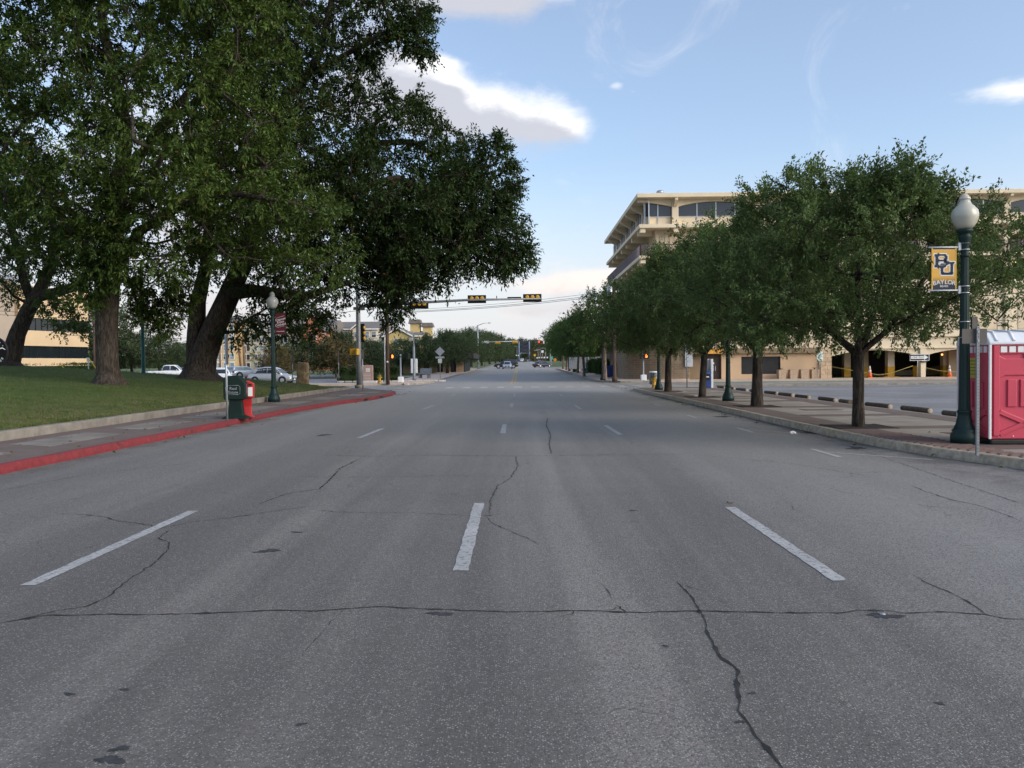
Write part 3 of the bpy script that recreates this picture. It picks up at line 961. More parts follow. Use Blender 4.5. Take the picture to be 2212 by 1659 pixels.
Lc = lambda L: [(x * .496, 1042 + .496 * y) for x, y in L]
Rc = lambda L: [(1097 + x * .504, 1042 + .504 * y) for x, y in L]
crack(Lc([(-60, 625), (50, 605), (200, 580), (330, 580), (480, 575), (620, 578), (860, 572), (1050, 565), (1200, 557), (1350, 562), (1500, 552), (1650, 542), (1850, 552), (2050, 560), (2212, 565)])
      + Rc([(150, 555), (290, 550), (440, 556), (600, 558), (830, 552), (1000, 556), (1180, 560), (1440, 560), (1500, 548), (1640, 552), (1700, 562), (1850, 556), (2050, 568), (2130, 585), (2240, 590)]), .031, seed=1, jit=.016)
crack(Rc([(720, 425), (760, 460), (795, 500), (825, 555), (850, 600), (850, 630), (870, 670), (890, 710), (910, 750), (970, 790), (990, 810), (980, 850), (985, 900), (995, 940), (985, 980), (1030, 1030), (1060, 1090), (1110, 1140), (1175, 1224), (1220, 1290)]), .024, seed=2, jit=.02)
crack(Rc([(990, 810), (1005, 835), (1012, 865)]), .012, seed=21)
crack(Rc([(1735, 395), (1790, 430), (1880, 465), (1980, 515), (2050, 568)]), .013, seed=3)
crack(Rc([(1720, 10), (1790, 40), (1900, 75), (2000, 95), (2110, 130), (2212, 172)]), .016, seed=4)
crack(Lc([(740, 205), (690, 245), (735, 262), (735, 290), (680, 345), (540, 440), (470, 500), (380, 540), (250, 560), (60, 605)]), .022, seed=5)
crack(Lc([(240, 138), (360, 140), (450, 150), (520, 170), (610, 180), (700, 200), (830, 175), (1000, 155), (1200, 125), (1350, 105), (1420, 100)]), .02, seed=6)
crack(Lc([(1130, 95), (1180, 75), (1250, 50), (1390, 30), (1430, -5), (1480, -60), (1560, -100)]), .03, seed=7)
crack(Lc([(1350, 118), (1480, 132), (1750, 132), (2000, 143), (2120, 147), (2212, 130)]), .018, seed=8)
crack(Lc([(2120, 150), (2140, 175), (2212, 210), (2300, 245), (2350, 270)]), .014, seed=9)
crack([(1057, 1110), (1060, 1080), (1075, 1050), (1100, 1035), (1118, 1010), (1114, 985)], .022, seed=10)
crack([(700, 983), (800, 986), (950, 984), (1130, 985), (1300, 983), (1480, 981)], .03, seed=11, jit=.03)
crack([(1191, 981), (1186, 960), (1190, 940), (1180, 920), (1183, 903)], .03, seed=12)
crack([(640, 1030), (800, 1031), (960, 1028), (1120, 1030)], .02, CRACKF, seed=13)
crack(Rc([(365, 425), (400, 432), (430, 465), (445, 500)]), .016, STAIN, seed=14)
crack(Rc([(1215, 98), (1222, 115), (1258, 126)]), .012, seed=15)
crack([(0, 1060), (160, 1030), (300, 1012), (420, 1000)], .02, CRACKF, seed=16)
crack([(1640, 910), (1700, 925), (1790, 952), (1900, 985), (2060, 1040), (2212, 1090)], .02, CRACKF, seed=17)
crack([(1520, 985), (1700, 1000), (1880, 1030)], .018, CRACKF, seed=18)
crack([(760, 1300), (700, 1360), (640, 1430)], .008, CRACKF, seed=19)


def blot(px, py, rx, ry, seed, m=STAIN):
    p = gp(px, py); rnd = random.Random(seed); n = 40; ph = [rnd.uniform(0, 6.28) for _ in range(4)]
    fr = lambda a: .75 + .22 * math.sin(2 * a + ph[0]) + .16 * math.sin(3 * a + ph[1]) + .12 * math.sin(7 * a + ph[2]) + rnd.uniform(-.12, .12)
    v = [(p.x + rx * math.cos(a) * fr(a), p.y + ry * math.sin(a) * fr(a), .003) for a in [2 * math.pi * i / n for i in range(n)]]
    MB().add([(p.x, p.y, .003)] + v, [(0, 1 + i, 1 + (i + 1) % n) for i in range(n)]).build('tar_patch', m, road, fix=False)


for i, b in enumerate([(952, 1326, .105, .05), (1912, 1331, .12, .075), (1438, 1396, .028, .02), (1625, 1498, .025, .02), (240, 1642, .075, .05), (270, 1490, .03, .02), (260, 1618, .06, .03),
                       (1367, 1103, .05, .05), (150, 1500, .04, .02), (580, 1190, .12, .1), (640, 1150, .08, .04), (1600, 1560, .03, .02), (650, 1565, .03, .02), (2030, 1520, .03, .02), (700, 940, .2, .3), (1560, 900, .3, .5), (1850, 968, .25, .3), (1750, 935, .3, .5)]):
    blot(*b, seed=i + 40, m=STAIN)
p = gp(1912, 1330)
MB().lathe([(.022, 0), (.02, .006), (.0, .008)], (p.x - .01, p.y + .02, .004), 12).build('pavement_stud', GALV, road)
# ------------------------------------------------------------------ the parking garage
YG = 73.0
gz = lambda py, px=1400: at(px, py, YG).z
ga = thing('parking_garage', 'cream concrete parking garage with overhanging top floor and arched openings', 'building', (0, 0, 0))
XL, XR = at(1380, 440, YG).x, 78.0
YB = YG + 26.5
Z_R1, Z_R0 = gz(421, 1380), gz(430, 1380)
Z_WT, Z_WB, Z_S1, Z_S0 = gz(440), gz(467), gz(486), gz(494)
Z_B1, Z_B0 = gz(553), gz(561)
PIERS = [XL + 3.2 + 7.25 * i for i in range(9)]
# roof plate with a deep fascia
MB().box(XL - .25, XR, YG - .7, YB + .6, Z_R0, Z_R1).build('roof', CREAM, ga, bevel=.03)
MB().box(XL + .1, XR, YG - .35, YB + .2, Z_R1, Z_R1 + .07).build('roof_gravel_stop', WHITEMETAL, ga)
# top-floor piers and haunched girders
zg = Z_R0 - .02
wf = YG + .45                                   # window plane
for i, x in enumerate(PIERS):
    MB().box(x - .28, x + .28, YG + .1, YG + .75, Z_S1, Z_R0 - .01).build('pier', CREAM, ga, bevel=.02)
    MB().prism([(YG - .6, Z_R0), (YG - .6, Z_R0 - .2), (YG + .12, Z_R0 - .75), (YG + .12, Z_R0)], 'x', x - .13, x + .13).build('roof_bracket', CREAM, ga)


def haunch(x0, x1, zt, zend, zmid, y0, y1, name, m=CREAM, par=ga):
    n = 14
    pts = [(x0, zt), (x1, zt)] + [(x1 + (x0 - x1) * k / n, zend + (zmid - zend) * math.sin(math.pi * k / n) ** .8) for k in range(n + 1)]
    return MB().prism(pts, 'y', y0, y1).build(name, m, par)


edges = [XL + .55] + PIERS + [XR - .5]
for a, b in zip(edges, edges[1:]):
    full = b - a > 6
    xa, xb = (a + .3 if a in PIERS else a), b - .3
    if full:
        haunch(xa, xb, Z_R0 + .02, Z_WT - .25, Z_R0 - .22, YG + .18, YG + .5, 'arched_girder')
    else:
        n = 10
        pts = [(xa - .6, Z_R0 + .02), (xb, Z_R0 + .02)] + [(xb + (xa - .6 - xb) * k / n, Z_WT - .22 + .38 * math.sin(math.pi * .5 * k / n)) for k in range(n + 1)]
        MB().prism(pts, 'y', YG + .18, YG + .5).build('arched_girder', CREAM, ga)
    nm = 4 if full else 2
    for q in range(nm):
        u0, u1 = xa + (xb - xa) * q / nm, xa + (xb - xa) * (q + 1) / nm
        w_ = MB().box(u0 + .05, u1 - .05, wf, wf + .03, Z_WB + .03, Z_R0).build('window', WINDARK, ga)
        MB().box(u0 - .04, u0 + .04, wf - .05, wf + .06, Z_S1, Z_R0 - .05).build('mullion', ALU, w_)
        MB().box(u0 + .045, u1 - .045, wf + .01, wf + .08, Z_S1, Z_WB - .02).build('sill_panel', CREAM, ga)
    MB().box(xa, xb, wf - .04, wf + .05, Z_WB - .02, Z_WB + .03).build('window_sill', ALU, ga)
MB().box(XL + .5, XL + .62, wf - .06, wf + .08, Z_S1, Z_R0).build('corner_mullion', WHITEMETAL, ga)
# floor plate under the top floor, plate with railing below
MB().box(XL - .05, XR, YG - .45, YB + .4, Z_S0, Z_S1).build('floor_slab', CREAM, ga, bevel=.02)
MB().box(XL - .05, XR, YG - .45, YB + .4, Z_B0, Z_B1).build('floor_slab', CREAM, ga, bevel=.02)
for i, x in enumerate([XL + .3] + PIERS):
    MB().box(x - .22, x + .22, YG - .3, YG + .5, Z_S0 - .38, Z_S0 - .001).build('beam_end', CREAM, ga)
    MB().box(x - .22, x + .22, YG - .3, YG + .5, Z_B0 - .34, Z_B0 - .001).build('beam_end', CREAM, ga)
for k in range(7):
    y = YG + 1.6 + k * 4.0
    MB().box(XL + .1, XL + 1.4, y - .2, y + .2, Z_S0 - .42, Z_S0 - .001).build('beam_end', CREAM, ga)
    MB().box(XL + .1, XL + 1.4, y - .2, y + .2, Z_B0 - .36, Z_B0 - .001).build('beam_end', CREAM, ga)
    if k < 6:
        # outriggers holding the roof over the street side, strip windows between them
        MB().prism([(XL - .2, Z_R0), (XL - .2, Z_R0 - .22), (XL + .8, Z_R0 - .75), (XL + .8, Z_S1), (XL + 1.15, Z_S1), (XL + 1.15, Z_R0)], 'y', y + 1.8, y + 2.1).build('roof_outrigger', CREAM, ga)
    for q in range(3):
        yy = y - 1.7 + q * 1.25
        w_ = MB().box(XL + .86, XL + .89, yy + .04, yy + 1.2, Z_WB, Z_R0 - .3).build('window', WINDARK, ga)
        MB().box(XL + .80, XL + .90, yy - .04, yy + .035, Z_S1, Z_R0 - .2).build('mullion', ALU, w_)
        MB().box(XL + .87, XL + .95, yy + .04, yy + 1.2, Z_S1, Z_WB - .01).build('sill_panel', CREAM, ga)
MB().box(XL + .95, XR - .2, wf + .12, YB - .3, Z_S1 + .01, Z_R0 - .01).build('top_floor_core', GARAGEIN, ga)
# ribbed cream cladding on the third level at the street corner, open deck further along
MB().box(XL + 1.5, XL + 10.5, YG + .75, YG + .95, Z_B1, Z_S0).build('panel_wall', CREAMD, ga)
MB().box(XL + 1.5, XL + 1.7, YG + .95, YG + 4.2, Z_B1, Z_S0).build('panel_wall', CREAMD, ga)
for i in range(22):
    x = XL + 1.6 + i * .42
    MB().box(x - .05, x + .05, YG + .70, YG + .75, Z_B1, Z_S0 - .02).build('wall_rib', CREAMD, ga)
for i in range(7):
    y = YG + 1.1 + i * .45
    MB().box(XL + 1.45, XL + 1.5, y - .05, y + .05, Z_B1, Z_S0 - .02).build('wall_rib', CREAMD, ga)
for a, b in zip(PIERS[1:], PIERS[2:]):
    haunch(a + .3, b - .3, Z_S0, Z_S0 - .95, Z_S0 - .4, YG + .3, YG + .6, 'arched_girder')
for x in PIERS[1:]:
    MB().box(x - .3, x + .3, YG + .2, YG + .8, Z_B1, Z_S0).build('pier', CREAM, ga)
MB().box(XL + 10.5, XR, YG + 9, YG + 9.3, 3.9, Z_S0).build('deck_back_wall', GARAGEIN, ga)


def railing(par, p0, p1, z, h=.95):
    p0, p1 = Vector(p0), Vector(p1); L_ = (p1 - p0).length; n = max(1, round(L_ / 2.4)); d = (p1 - p0) / L_
    for k in range(n + 1):
        q = p0 + d * L_ * k / n
        MB().box(q.x - .03, q.x + .03, q.y - .03, q.y + .03, z, z + h).build('rail_post', RAILING, par)
    MB().tube([(p0.x, p0.y, z + h), (p1.x, p1.y, z + h)], .03, 6).build('top_rail', RAILING, par)
    pk = MB()
    for k in range(int(L_ / .12)):
        q = p0 + d * (.06 + k * .12)
        pk.box(q.x - .014, q.x + .014, q.y - .014, q.y + .014, z + .05, z + h)
    pk.build('rail_pickets', RAILING, par, kind='stuff', fix=False)


railing(ga, (XL + .05, YG - .35, 0), (XR - 20, YG - .35, 0), Z_B1)
railing(ga, (XL + .05, YG - .35, 0), (XL + .05, YB, 0), Z_B1)
# second level: parapet wall with pilasters, dark deck opening above it
Z_P1 = at(2190, 601, YG).z; Z_P0 = at(2000, 727, YG).z
MB().box(XL + 1.2, XR, YG + .05, YG + .35, Z_P0, Z_P1).build('parapet_wall', CREAM, ga)
MB().box(XL + 1.2, XL + 1.5, YG + .36, YB - 1, Z_P0, Z_P1).build('parapet_wall', CREAM, ga)
for x in PIERS:
    MB().box(x - .3, x + .3, YG - .12, YG + .049, Z_P0 - .05, Z_B0 - .01).build('pilaster', CREAM, ga, bevel=.02)
for a, b in zip(PIERS, PIERS[1:]):
    MB().box(a + .9, b - .9, YG + .005, YG + .048, Z_P0 + .6, Z_P1 - .7).build('screen_panel', CREAMD, ga)
    haunch(a + .3, b - .3, Z_B0, Z_B0 - .55, Z_B0 - .2, YG + .3, YG + .55, 'arched_girder')
for z in (Z_P1 + .35, Z_P1 + .7):
    MB().tube([(XL + 10, YG + .2, z), (XR, YG + .2, z)], .02, 5).build('guard_cable', ALU, ga)
p = at(2198, 566, YG + 4)
MB().tube([(p.x - 1.4, YG + 4, p.z), (p.x + .9, YG + 4, p.z)], .07, 8).build('deck_lamp', TUBE, ga)
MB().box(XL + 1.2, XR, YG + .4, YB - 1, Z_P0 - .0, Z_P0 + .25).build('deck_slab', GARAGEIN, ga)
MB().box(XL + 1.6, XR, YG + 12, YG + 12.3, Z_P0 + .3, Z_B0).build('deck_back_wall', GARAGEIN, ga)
# ground floor: fascia, arches, columns
Z_F0 = at(2000, 752, YG).z
MB().box(at(1775, 745, YG).x, XR, YG + .3, YG + .65, Z_F0, Z_P0).build('ground_fascia', CREAM, ga)
MB().box(at(1800, 745, YG).x, XR, YG + .22, YG + .3, Z_F0, Z_F0 + .1).build('fascia_lip', CREAM, ga)
xs0 = at(1797, 790, YG).x
col = [x for x in PIERS if x > xs0 + 1]
sp = [xs0] + col
for a, b in zip(sp, sp[1:] + [XR]):
    haunch(a + (.25 if a != xs0 else 0), b - .25, Z_F0, Z_F0 - .68, Z_F0 - .12, YG + .4, YG + .7, 'arched_girder')
for x in col:
    MB().prism([(x - .2, .15), (x + .2, .15), (x + .26, Z_F0 - .3), (x + .26, Z_F0), (x - .26, Z_F0), (x - .26, Z_F0 - .3)], 'y', YG + .25, YG + .75).build('pier', CREAM, ga)
    MB().box(x - .34, x - .215, YG + .8, YG + 1.5, .15, 1.15).build('yellow_guard', YELCOL, ga)
x = col[0]
MB().box(x - .27, x + .27, YG + .16, YG + .2, 1.45, 2.05).build('black_notice', BLACK, ga)
for z in (1.62, 1.84):
    MB().box(x - .21, x + .21, YG + .145, YG + .16, z - .05, z + .05).build('notice_line', PRINTW, ga)
for px_, dy in ((1922, 2.2), (1866, 5.5), (1828, 4.5), (2041, 4.0), (2120, 2.6)):
    c = at(px_, 800, YG + dy); q = MB().box(c.x - .3, c.x + .3, c.y - .3, c.y + .3, 1.1, Z_F0).build('inner_column', CREAMD, ga)
    MB().box(c.x - .305, c.x + .305, c.y - .305, c.y + .305, .06, 1.1).build('yellow_base', YELCOL, q)
c = at(1922, 800, YG + 2.2)
MB().box(c.x - .75, c.x + .75, c.y - .5, c.y + .5, .06, .2).build('yellow_plinth', YELCOL, ga)
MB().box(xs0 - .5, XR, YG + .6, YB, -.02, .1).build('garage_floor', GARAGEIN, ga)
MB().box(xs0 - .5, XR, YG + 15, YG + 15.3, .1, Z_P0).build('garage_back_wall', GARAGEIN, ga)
MB().prism([(0, .1), (12, .1), (12, 1.6)], 'y', YG + 10, YG + 10.2).build('ramp_wall', CREAMD, ga, loc=(at(1860, 800, YG + 10).x, 0, 0))
MB().box(at(2052, 790, YG + 3).x, XR, YG + 3.2, YG + 3.4, .1, Z_F0 - .2).build('inner_wall', TAN, ga)
MB().ball((at(2035, 766, YG + 3).x, YG + 3, at(2035, 766, YG + 3).z), .09, 8, 6).build('exit_lamp', mat('amber_lamp', (1, .35, .1), .5, var=0, emit=1.6), ga)
# shop front beside the garage mouth: stucco, screened window, doors, stone pier, curved brick end
xw0, xw1 = at(1560, 800, YG).x, at(1773, 800, YG).x
Z_T1, Z_T0 = at(1650, 752, YG).z, at(1650, 763, YG).z
wx0, wx1 = at(1603, 790, YG).x, at(1688, 790, YG).x; wz0, wz1 = at(1650, 808, YG).z, at(1650, 770, YG).z
st = MB()
st.box(xw0, wx0, YG + .25, YG + .5, .1, Z_T0); st.box(wx1, xw1, YG + .25, YG + .5, .1, Z_T0)
st.box(wx0, wx1, YG + .25, YG + .5, .1, wz0); st.box(wx0, wx1, YG + .25, YG + .5, wz1, Z_T0)
st.build('stucco_wall', TAN, ga)
w_ = MB().box(wx0, wx1, YG + .36, YG + .4, wz0, wz1).build('screened_window', SCREEN, ga)
fr = MB(); fr.box(wx0, wx0 + .07, YG + .3, YG + .36, wz0, wz1); fr.box(wx1 - .07, wx1, YG + .3, YG + .36, wz0, wz1); fr.box(wx0 + .07, wx1 - .07, YG + .3, YG + .36, wz1 - .06, wz1); fr.box(wx0 + .07, wx1 - .07, YG + .3, YG + .36, wz0, wz0 + .06)
fr.build('window_frame', BLACK, w_)
MB().box(at(1488, 760, YG).x, xw1, YG - .15, YG + .6, Z_T0, Z_T1).build('brown_fascia', BROWNBAND, ga)
MB().box(at(1488, 760, YG).x, xw1 + .9, YG + .2, YG + .6, Z_T1, Z_P0).build('upper_stucco', CREAMD, ga)
dx0, dx1 = at(1531, 790, YG).x, at(1561, 790, YG).x
dm = (dx0 + dx1) / 2
for a, b in ((dx0, dm - .01), (dm + .01, dx1)):
    d_ = MB().box(a, b, YG + .55, YG + .62, .1, Z_T0).build('door', DOORBROWN, ga)
    MB().box((b - .1 if a == dx0 else a + .06), (b - .06 if a == dx0 else a + .1), YG + .5, YG + .55, .9, 1.35).build('door_handle', ALU, d_)
p = at(1536, 774, YG)
MB().box(dx0 + .3, dx0 + .6, YG + .52, YG + .55, 1.5, 1.66).build('door_number', PRINTW, ga)
MB().box(at(1488, 790, YG).x, dx0, YG + .6, YG + .8, .1, Z_P0).build('brown_wall', mat('brown_stucco', (.27, .19, .115), .85, var=.12, scale=.7), ga)
p0, p1 = at(1530, 752, YG), at(1558, 761, YG)
MB().box(p0.x - .2, p1.x, YG - .3, YG - .2, Z_T0, Z_T1 + .02).build('orange_sign', mat('sign_orange', (.75, .36, .07), .6, var=.05), ga)
# ashlar pier, block by block
sx0, sx1 = at(1773, 800, YG).x, at(1797, 800, YG).x
bh = (Z_F0 - .15) / 7
for j in range(7):
    cut = [sx0, sx0 + (sx1 - sx0) * (.42 if j % 2 else .62), sx1]
    for a, b in zip(cut, cut[1:]):
        MB().box(a + .008, b - .008, YG + .02, YG + .7, .15 + j * bh + .006, .15 + (j + 1) * bh - .006).build('stone_block', ASHLAR, ga, bevel=.012)
MB().box(sx0 + .02, sx1 - .02, YG + .06, YG + .68, .1, Z_F0).build('pier_core', BROWNBAND, ga)
# curved brick end wall
pts = []
cx_, cy_ = at(1490, 800, YG).x, YG + 4.6
rad = cx_ - at(1347, 800, YG + 4.6).x
for k in range(15):
    a = math.pi * (1.0 + .5 * k / 14)
    pts.append((cx_ + rad * math.cos(a), cy_ + 4.5 * math.sin(a)))
out = [(pts[0][0], YB)] + pts
inn = [(x + .3 * (1 if i < 8 else .3), y + (.3 if i >= 8 else 0)) for i, (x, y) in enumerate(out)]
bw = MB().prism(out + inn[::-1], 'z', .05, Z_P0)
bw.build('curved_brick_wall', BRICKTAN, ga)
MB().prism([(x - .05, y - .05) for x, y in out] + inn[::-1], 'z', .05, .24).build('brick_base', PALEWALK, ga)
# pale panel hung on the brick
p0, p1 = at(1480, 745, YG - .1), at(1497, 792, YG - .1)
MB().box(p0.x, p1.x, YG - .08, YG + .02, p1.z, Z_P0 - .4).build('pale_panel', mat('pale_panel', (.42, .44, .47), .6, var=.12), ga)
# roof things
for nm, px_, py_, s_ in (('roof_ventilator', 1426, 413, 1.0),):
    q = at(px_, py_, YG + 2.0)
    m = MB().lathe([(.12, 0), (.12, .35), (.3, .38), (.36, .52), (.3, .66), (.1, .74), (0, .75)], (q.x, YG + 2.0, Z_R1 + .065), 14)
    tag(m.build(nm, GALV), 'round metal ventilator on the flat garage roof', 'vent')
for px_ in (1443, 1453):
    q = at(px_, 416, YG + 2.5)
    m = MB().tube([(q.x, YG + 2.5, Z_R1 + .06), (q.x, YG + 2.5, Z_R1 + .38), (q.x + .12, YG + 2.5, Z_R1 + .46)], .06, 7)
    tag(m.build('roof_pipe', PADGREY), 'short bent vent pipe on the garage roof', 'pipe', 'pipes on the garage roof')

# ------------------------------------------------------------------ tan office building on the left
ob = thing('office_building', 'tan office block with long dark ribbon windows behind the park trees', 'building', (0, 0, 0))
YA = 110.0
a0 = at(41, 746, 105.0); a1 = at(192, 746, 117.0)
ux = (a1 - a0); ux.z = 0; LW = ux.length; ang = math.atan2(ux.y, ux.x)
ob.location = (a0.x, a0.y, 0); ob.rotation_euler = (0, 0, ang)
zz = lambda py: at(60, py, 106.0).z
TANB = mat('office_tan', (.62, .46, .28), .85, var=.05, scale=.3)
TANG = mat('office_grey', (.38, .31, .24), .85, var=.08, scale=.4)
GLB = glassmat('office_glass', (.012, .018, .022), .05, .7)
H = [rz(106) - .2, zz(773.5), zz(746.5), zz(713), zz(685), zz(640), zz(615)]
for z0, z1, d in ((H[0], H[1], 0), (H[2], H[3], -.02), (H[4], H[6], 0)):
    MB().box(0, LW, d, 14, z0, z1).build('spandrel_wall', TANB, ob)
for z0, z1 in ((H[1], H[2]), (H[3], H[4])):
    MB().box(.1, LW - .1, .5, 13.8, z0, z1).build('window_core', SCREEN, ob)
    n = 12
    for i in range(n):
        u0, u1 = LW * i / n, LW * (i + 1) / n
        w_ = MB().box(u0 + .03, u1 - .03, .30, .34, z0 + .02, z1 - .02).build('window', GLB, ob)
        MB().box(u1 - .03, u1 + .03, .24, .36, z0, z1).build('mullion', BLACK, w_)
MB().box(-1.9, -.002, -.4, 14, H[0], H[1]).build('base_wall', TANB, ob)
MB().box(-1.6, -.002, .1, 14, H[1], H[4]).build('corner_wall', TANG, ob)
MB().box(-9, -1.6, -1.0, 14, H[0], zz(610)).build('stair_tower', TANG, ob)
MB().box(-9.2, -4.6, -1.3, -1.0, zz(672), zz(632)).build('tower_panel', TANB, ob)
MB().prism([(-9.3, zz(610)), (-1.3, zz(610)), (-1.3, zz(604)), (-9.3, zz(598))], 'y', -1.3, 14.2).build('tower_roof', GALV, ob)
# white ramp railing by its corner
rl = thing('ramp_railing', 'small white ramp railing at the corner of the tan office', 'railing', at(193, 795, 117.0).to_tuple())
rl.location.z = rz(117)
zt = at(193, 782, 117).z - rz(117)
for i in range(7):
    MB().box(i * .13, i * .13 + .04, 0, .04, 0, zt).build('baluster', WHITEMETAL, rl)
MB().box(0, .82, -.005, .045, zt - .0, zt + .05).build('top_rail', WHITEMETAL, rl)

# ------------------------------------------------------------------ low brown office among the oaks
lo = thing('low_office', 'low office with dark flat roof, tan walls and dark columns among oaks', 'building', (0, 0, 0))
YO = 124.0; zb = rz(YO)
x0, x1 = at(745, 790, YO).x, at(1003, 790, YO).x
zr0, zr1 = at(870, 776, YO).z, at(870, 764, YO).z
MB().box(x0 - 1.5, x1 + 1.5, YO - 1.6, YO + 16, zr0, zr1).build('roof', mat('roof_brown', (.035, .032, .03), .8, var=.15), lo, bevel=.04)
TANW = mat('tan_wall', (.42, .30, .20), .85, var=.08, scale=.5)
nb_ = 9; bw_ = (x1 - x0) / nb_
for i in range(nb_):
    MB().box(x0 + i * bw_ + .75, x0 + (i + 1) * bw_ - .1, YO, YO + .3, zb - .1, zr0).build('wall_panel', TANW, lo)
    MB().box(x0 + i * bw_ - .1, x0 + i * bw_ + .75, YO + .3, YO + .4, zb - .1, zr0).build('window', WINDARK, lo)
    MB().box(x0 + i * bw_ + .1, x0 + i * bw_ + .5, YO - 1.0, YO - .6, zb - .1, zr0).build('column', BLACK, lo)
MB().box(x0, x1, YO + .4, YO + 15, zb - .1, zr0 - .01).build('core', BLACK, lo)

# ------------------------------------------------------------------ apartment blocks behind
def apartment(label, px0, px1, eave, Y, wall, roofm, floors, cols, gable=None, depth=22.0, ridge=None, base=None, side_px=None):
    """a long block: walls, storey band, windows with frames, pitched roof; gable = px span of a front gable"""
    t = thing('apartment_building', label, 'building', (0, 0, 0), group='apartment blocks behind the park')
    A, B = at(px0, eave, Y), at(px1, eave, Y)
    z0, z1 = rz(Y) - .3, A.z
    MB().box(A.x, B.x, Y, Y + depth, z0, z1).build('wall', wall, t)
    ov = .5
    zrdg = at((px0 + px1) / 2, ridge, Y + depth * .3).z if ridge else z1 + 2.4
    MB().prism([(Y - ov, z1), (Y + depth + ov, z1), (Y + depth + ov, z1 + .12), (Y + depth * .5, zrdg), (Y - ov, z1 + .12)], 'x', A.x - ov, B.x + ov).build('roof', roofm, t)
    MB().box(A.x - ov, B.x + ov, Y - ov - .06, Y - ov, z1 - .12, z1 + .14).build('gutter', PRINTW, t)
    fh = (z1 - z0 - .6) / floors
    for i in range(1, floors):
        if i == 1 or i == floors - 1:
            MB().box(A.x - .03, B.x + .03, Y - .06, Y - .001, z0 + .4 + i * fh - .12, z0 + .4 + i * fh + .02).build('storey_band', PRINTW, t)
    cw = (B.x - A.x) / cols
    for i in range(floors):
        for j in range(cols):
            xx = A.x + (j + .5) * cw; za = z0 + .55 + i * fh
            f_ = MB()
            hh, ww = fh * .58, min(.75, cw * .3)
            f_.box(xx - ww - .1, xx + ww + .1, Y - .07, Y + .02, za + fh * .18 - .1, za + fh * .18 + hh + .14)
            f_ = f_.build('window', PRINTW, t)
            MB().box(xx - ww, xx + ww, Y - .085, Y - .072, za + fh * .18, za + fh * .18 + hh * .48).build('pane', CARGLASSL if (i + j) % 3 else WINDARK, f_)
            MB().box(xx - ww, xx + ww, Y - .085, Y - .072, za + fh * .18 + hh * .52, za + fh * .18 + hh).build('pane', CARGLASSL, f_)
    if gable:
        for gx0, gx1, gtop, gm in gable:
            a, b = at(gx0, eave, Y - 1.2), at(gx1, eave, Y - 1.2); zt_ = at((gx0 + gx1) / 2, gtop, Y - 1.2).z
            m_ = (a.x + b.x) / 2
            MB().box(a.x + .4, b.x - .4, Y - 1.0, Y - .1, z0, z1 - .05).build('gable_bay', gm, t)
            MB().prism([(a.x + .4, z1 - .06), (b.x - .4, z1 - .06), (m_, zt_ - .5)], 'y', Y - 1.0, Y + 4).build('gable_wall', gm, t)
            for s1, s2 in ((a.x, m_), (b.x, m_)):
                MB().prism([(s1, z1 - .15), (s1, z1 + .2), (s2, zt_ + .25), (s2, zt_ - .1)], 'y', Y - 1.4, Y + 6).build('gable_roof', roofm, t)
                MB().prism([(s1, z1 - .25), (s1, z1 + .05), (s2, zt_ + .1), (s2, zt_ - .2)], 'y', Y - 1.5, Y - 1.41).build('bargeboard', PRINTW, t)
            for k in range(floors):
                za = z0 + .55 + k * fh
                f_ = MB().box(m_ - .85, m_ + .85, Y - 1.07, Y - 1.001, za + fh * .1, za + fh * .8).build('window', PRINTW, t)
                MB().box(m_ - .72, m_ - .05, Y - 1.085, Y - 1.072, za + fh * .15, za + fh * .75).build('pane', CARGLASSL, f_)
                MB().box(m_ + .05, m_ + .72, Y - 1.085, Y - 1.072, za + fh * .15, za + fh * .75).build('pane', WINDARK, f_)
    return t


A_YEL = mat('wall_straw', (.60, .44, .22), .85, var=.05, scale=.3)
A_CRM = mat('wall_cream', (.64, .57, .42), .85, var=.05, scale=.3)
A_GRN = mat('wall_sage', (.44, .44, .34), .85, var=.05, scale=.3)
A_BRK = mat('wall_salmon', (.52, .20, .115), .85, var=.08, scale=.5)
A_GLD = mat('wall_gold', (.58, .44, .19), .85, var=.05, scale=.3)
ROOFG = mat('shingle_grey', (.185, .165, .15), .9, var=.14, scale=1.2)
apartment('straw yellow apartment block beside the leaning tree trunk', 452, 507, 700, 176, A_YEL, ROOFG, 5, 4, ridge=680)
apartment('cream apartment block with a sage green bay and grey roof', 509, 640, 706, 182, A_CRM, ROOFG, 5, 8, gable=[(512, 550, 678, A_GRN), (592, 632, 688, A_CRM)], ridge=690)
apartment('salmon brick apartment block with a tall gable behind the dark boughs', 642, 706, 716, 172, A_BRK, ROOFG, 4, 4, gable=[(648, 700, 672, A_BRK)], ridge=690)
apartment('long cream apartment wing under a grey hipped roof with small gables', 710, 815, 712, 186, A_CRM, ROOFG, 4, 7, gable=[(757, 787, 699, A_CRM)], ridge=693)
ap = apartment('gold apartment block with twin square roof towers', 818, 908, 727, 168, A_GLD, ROOFG, 3, 5, gable=[(826, 893, 708, A_GLD)], ridge=714)
for a, b, top, bot in ((886, 907, 699, 735), (913, 933, 706, 740)):
    p, q = at(a, top, 176), at(b, bot, 176)
    MB().box(p.x, q.x, 176, 178.2, rz(176), p.z).build('tower', A_GLD, ap)
    MB().prism([(p.x - .4, p.z), (q.x + .4, p.z), (q.x + .1, p.z + .85), (p.x - .1, p.z + .85)], 'y', 175.6, 178.6).build('tower_roof', ROOFG, ap)
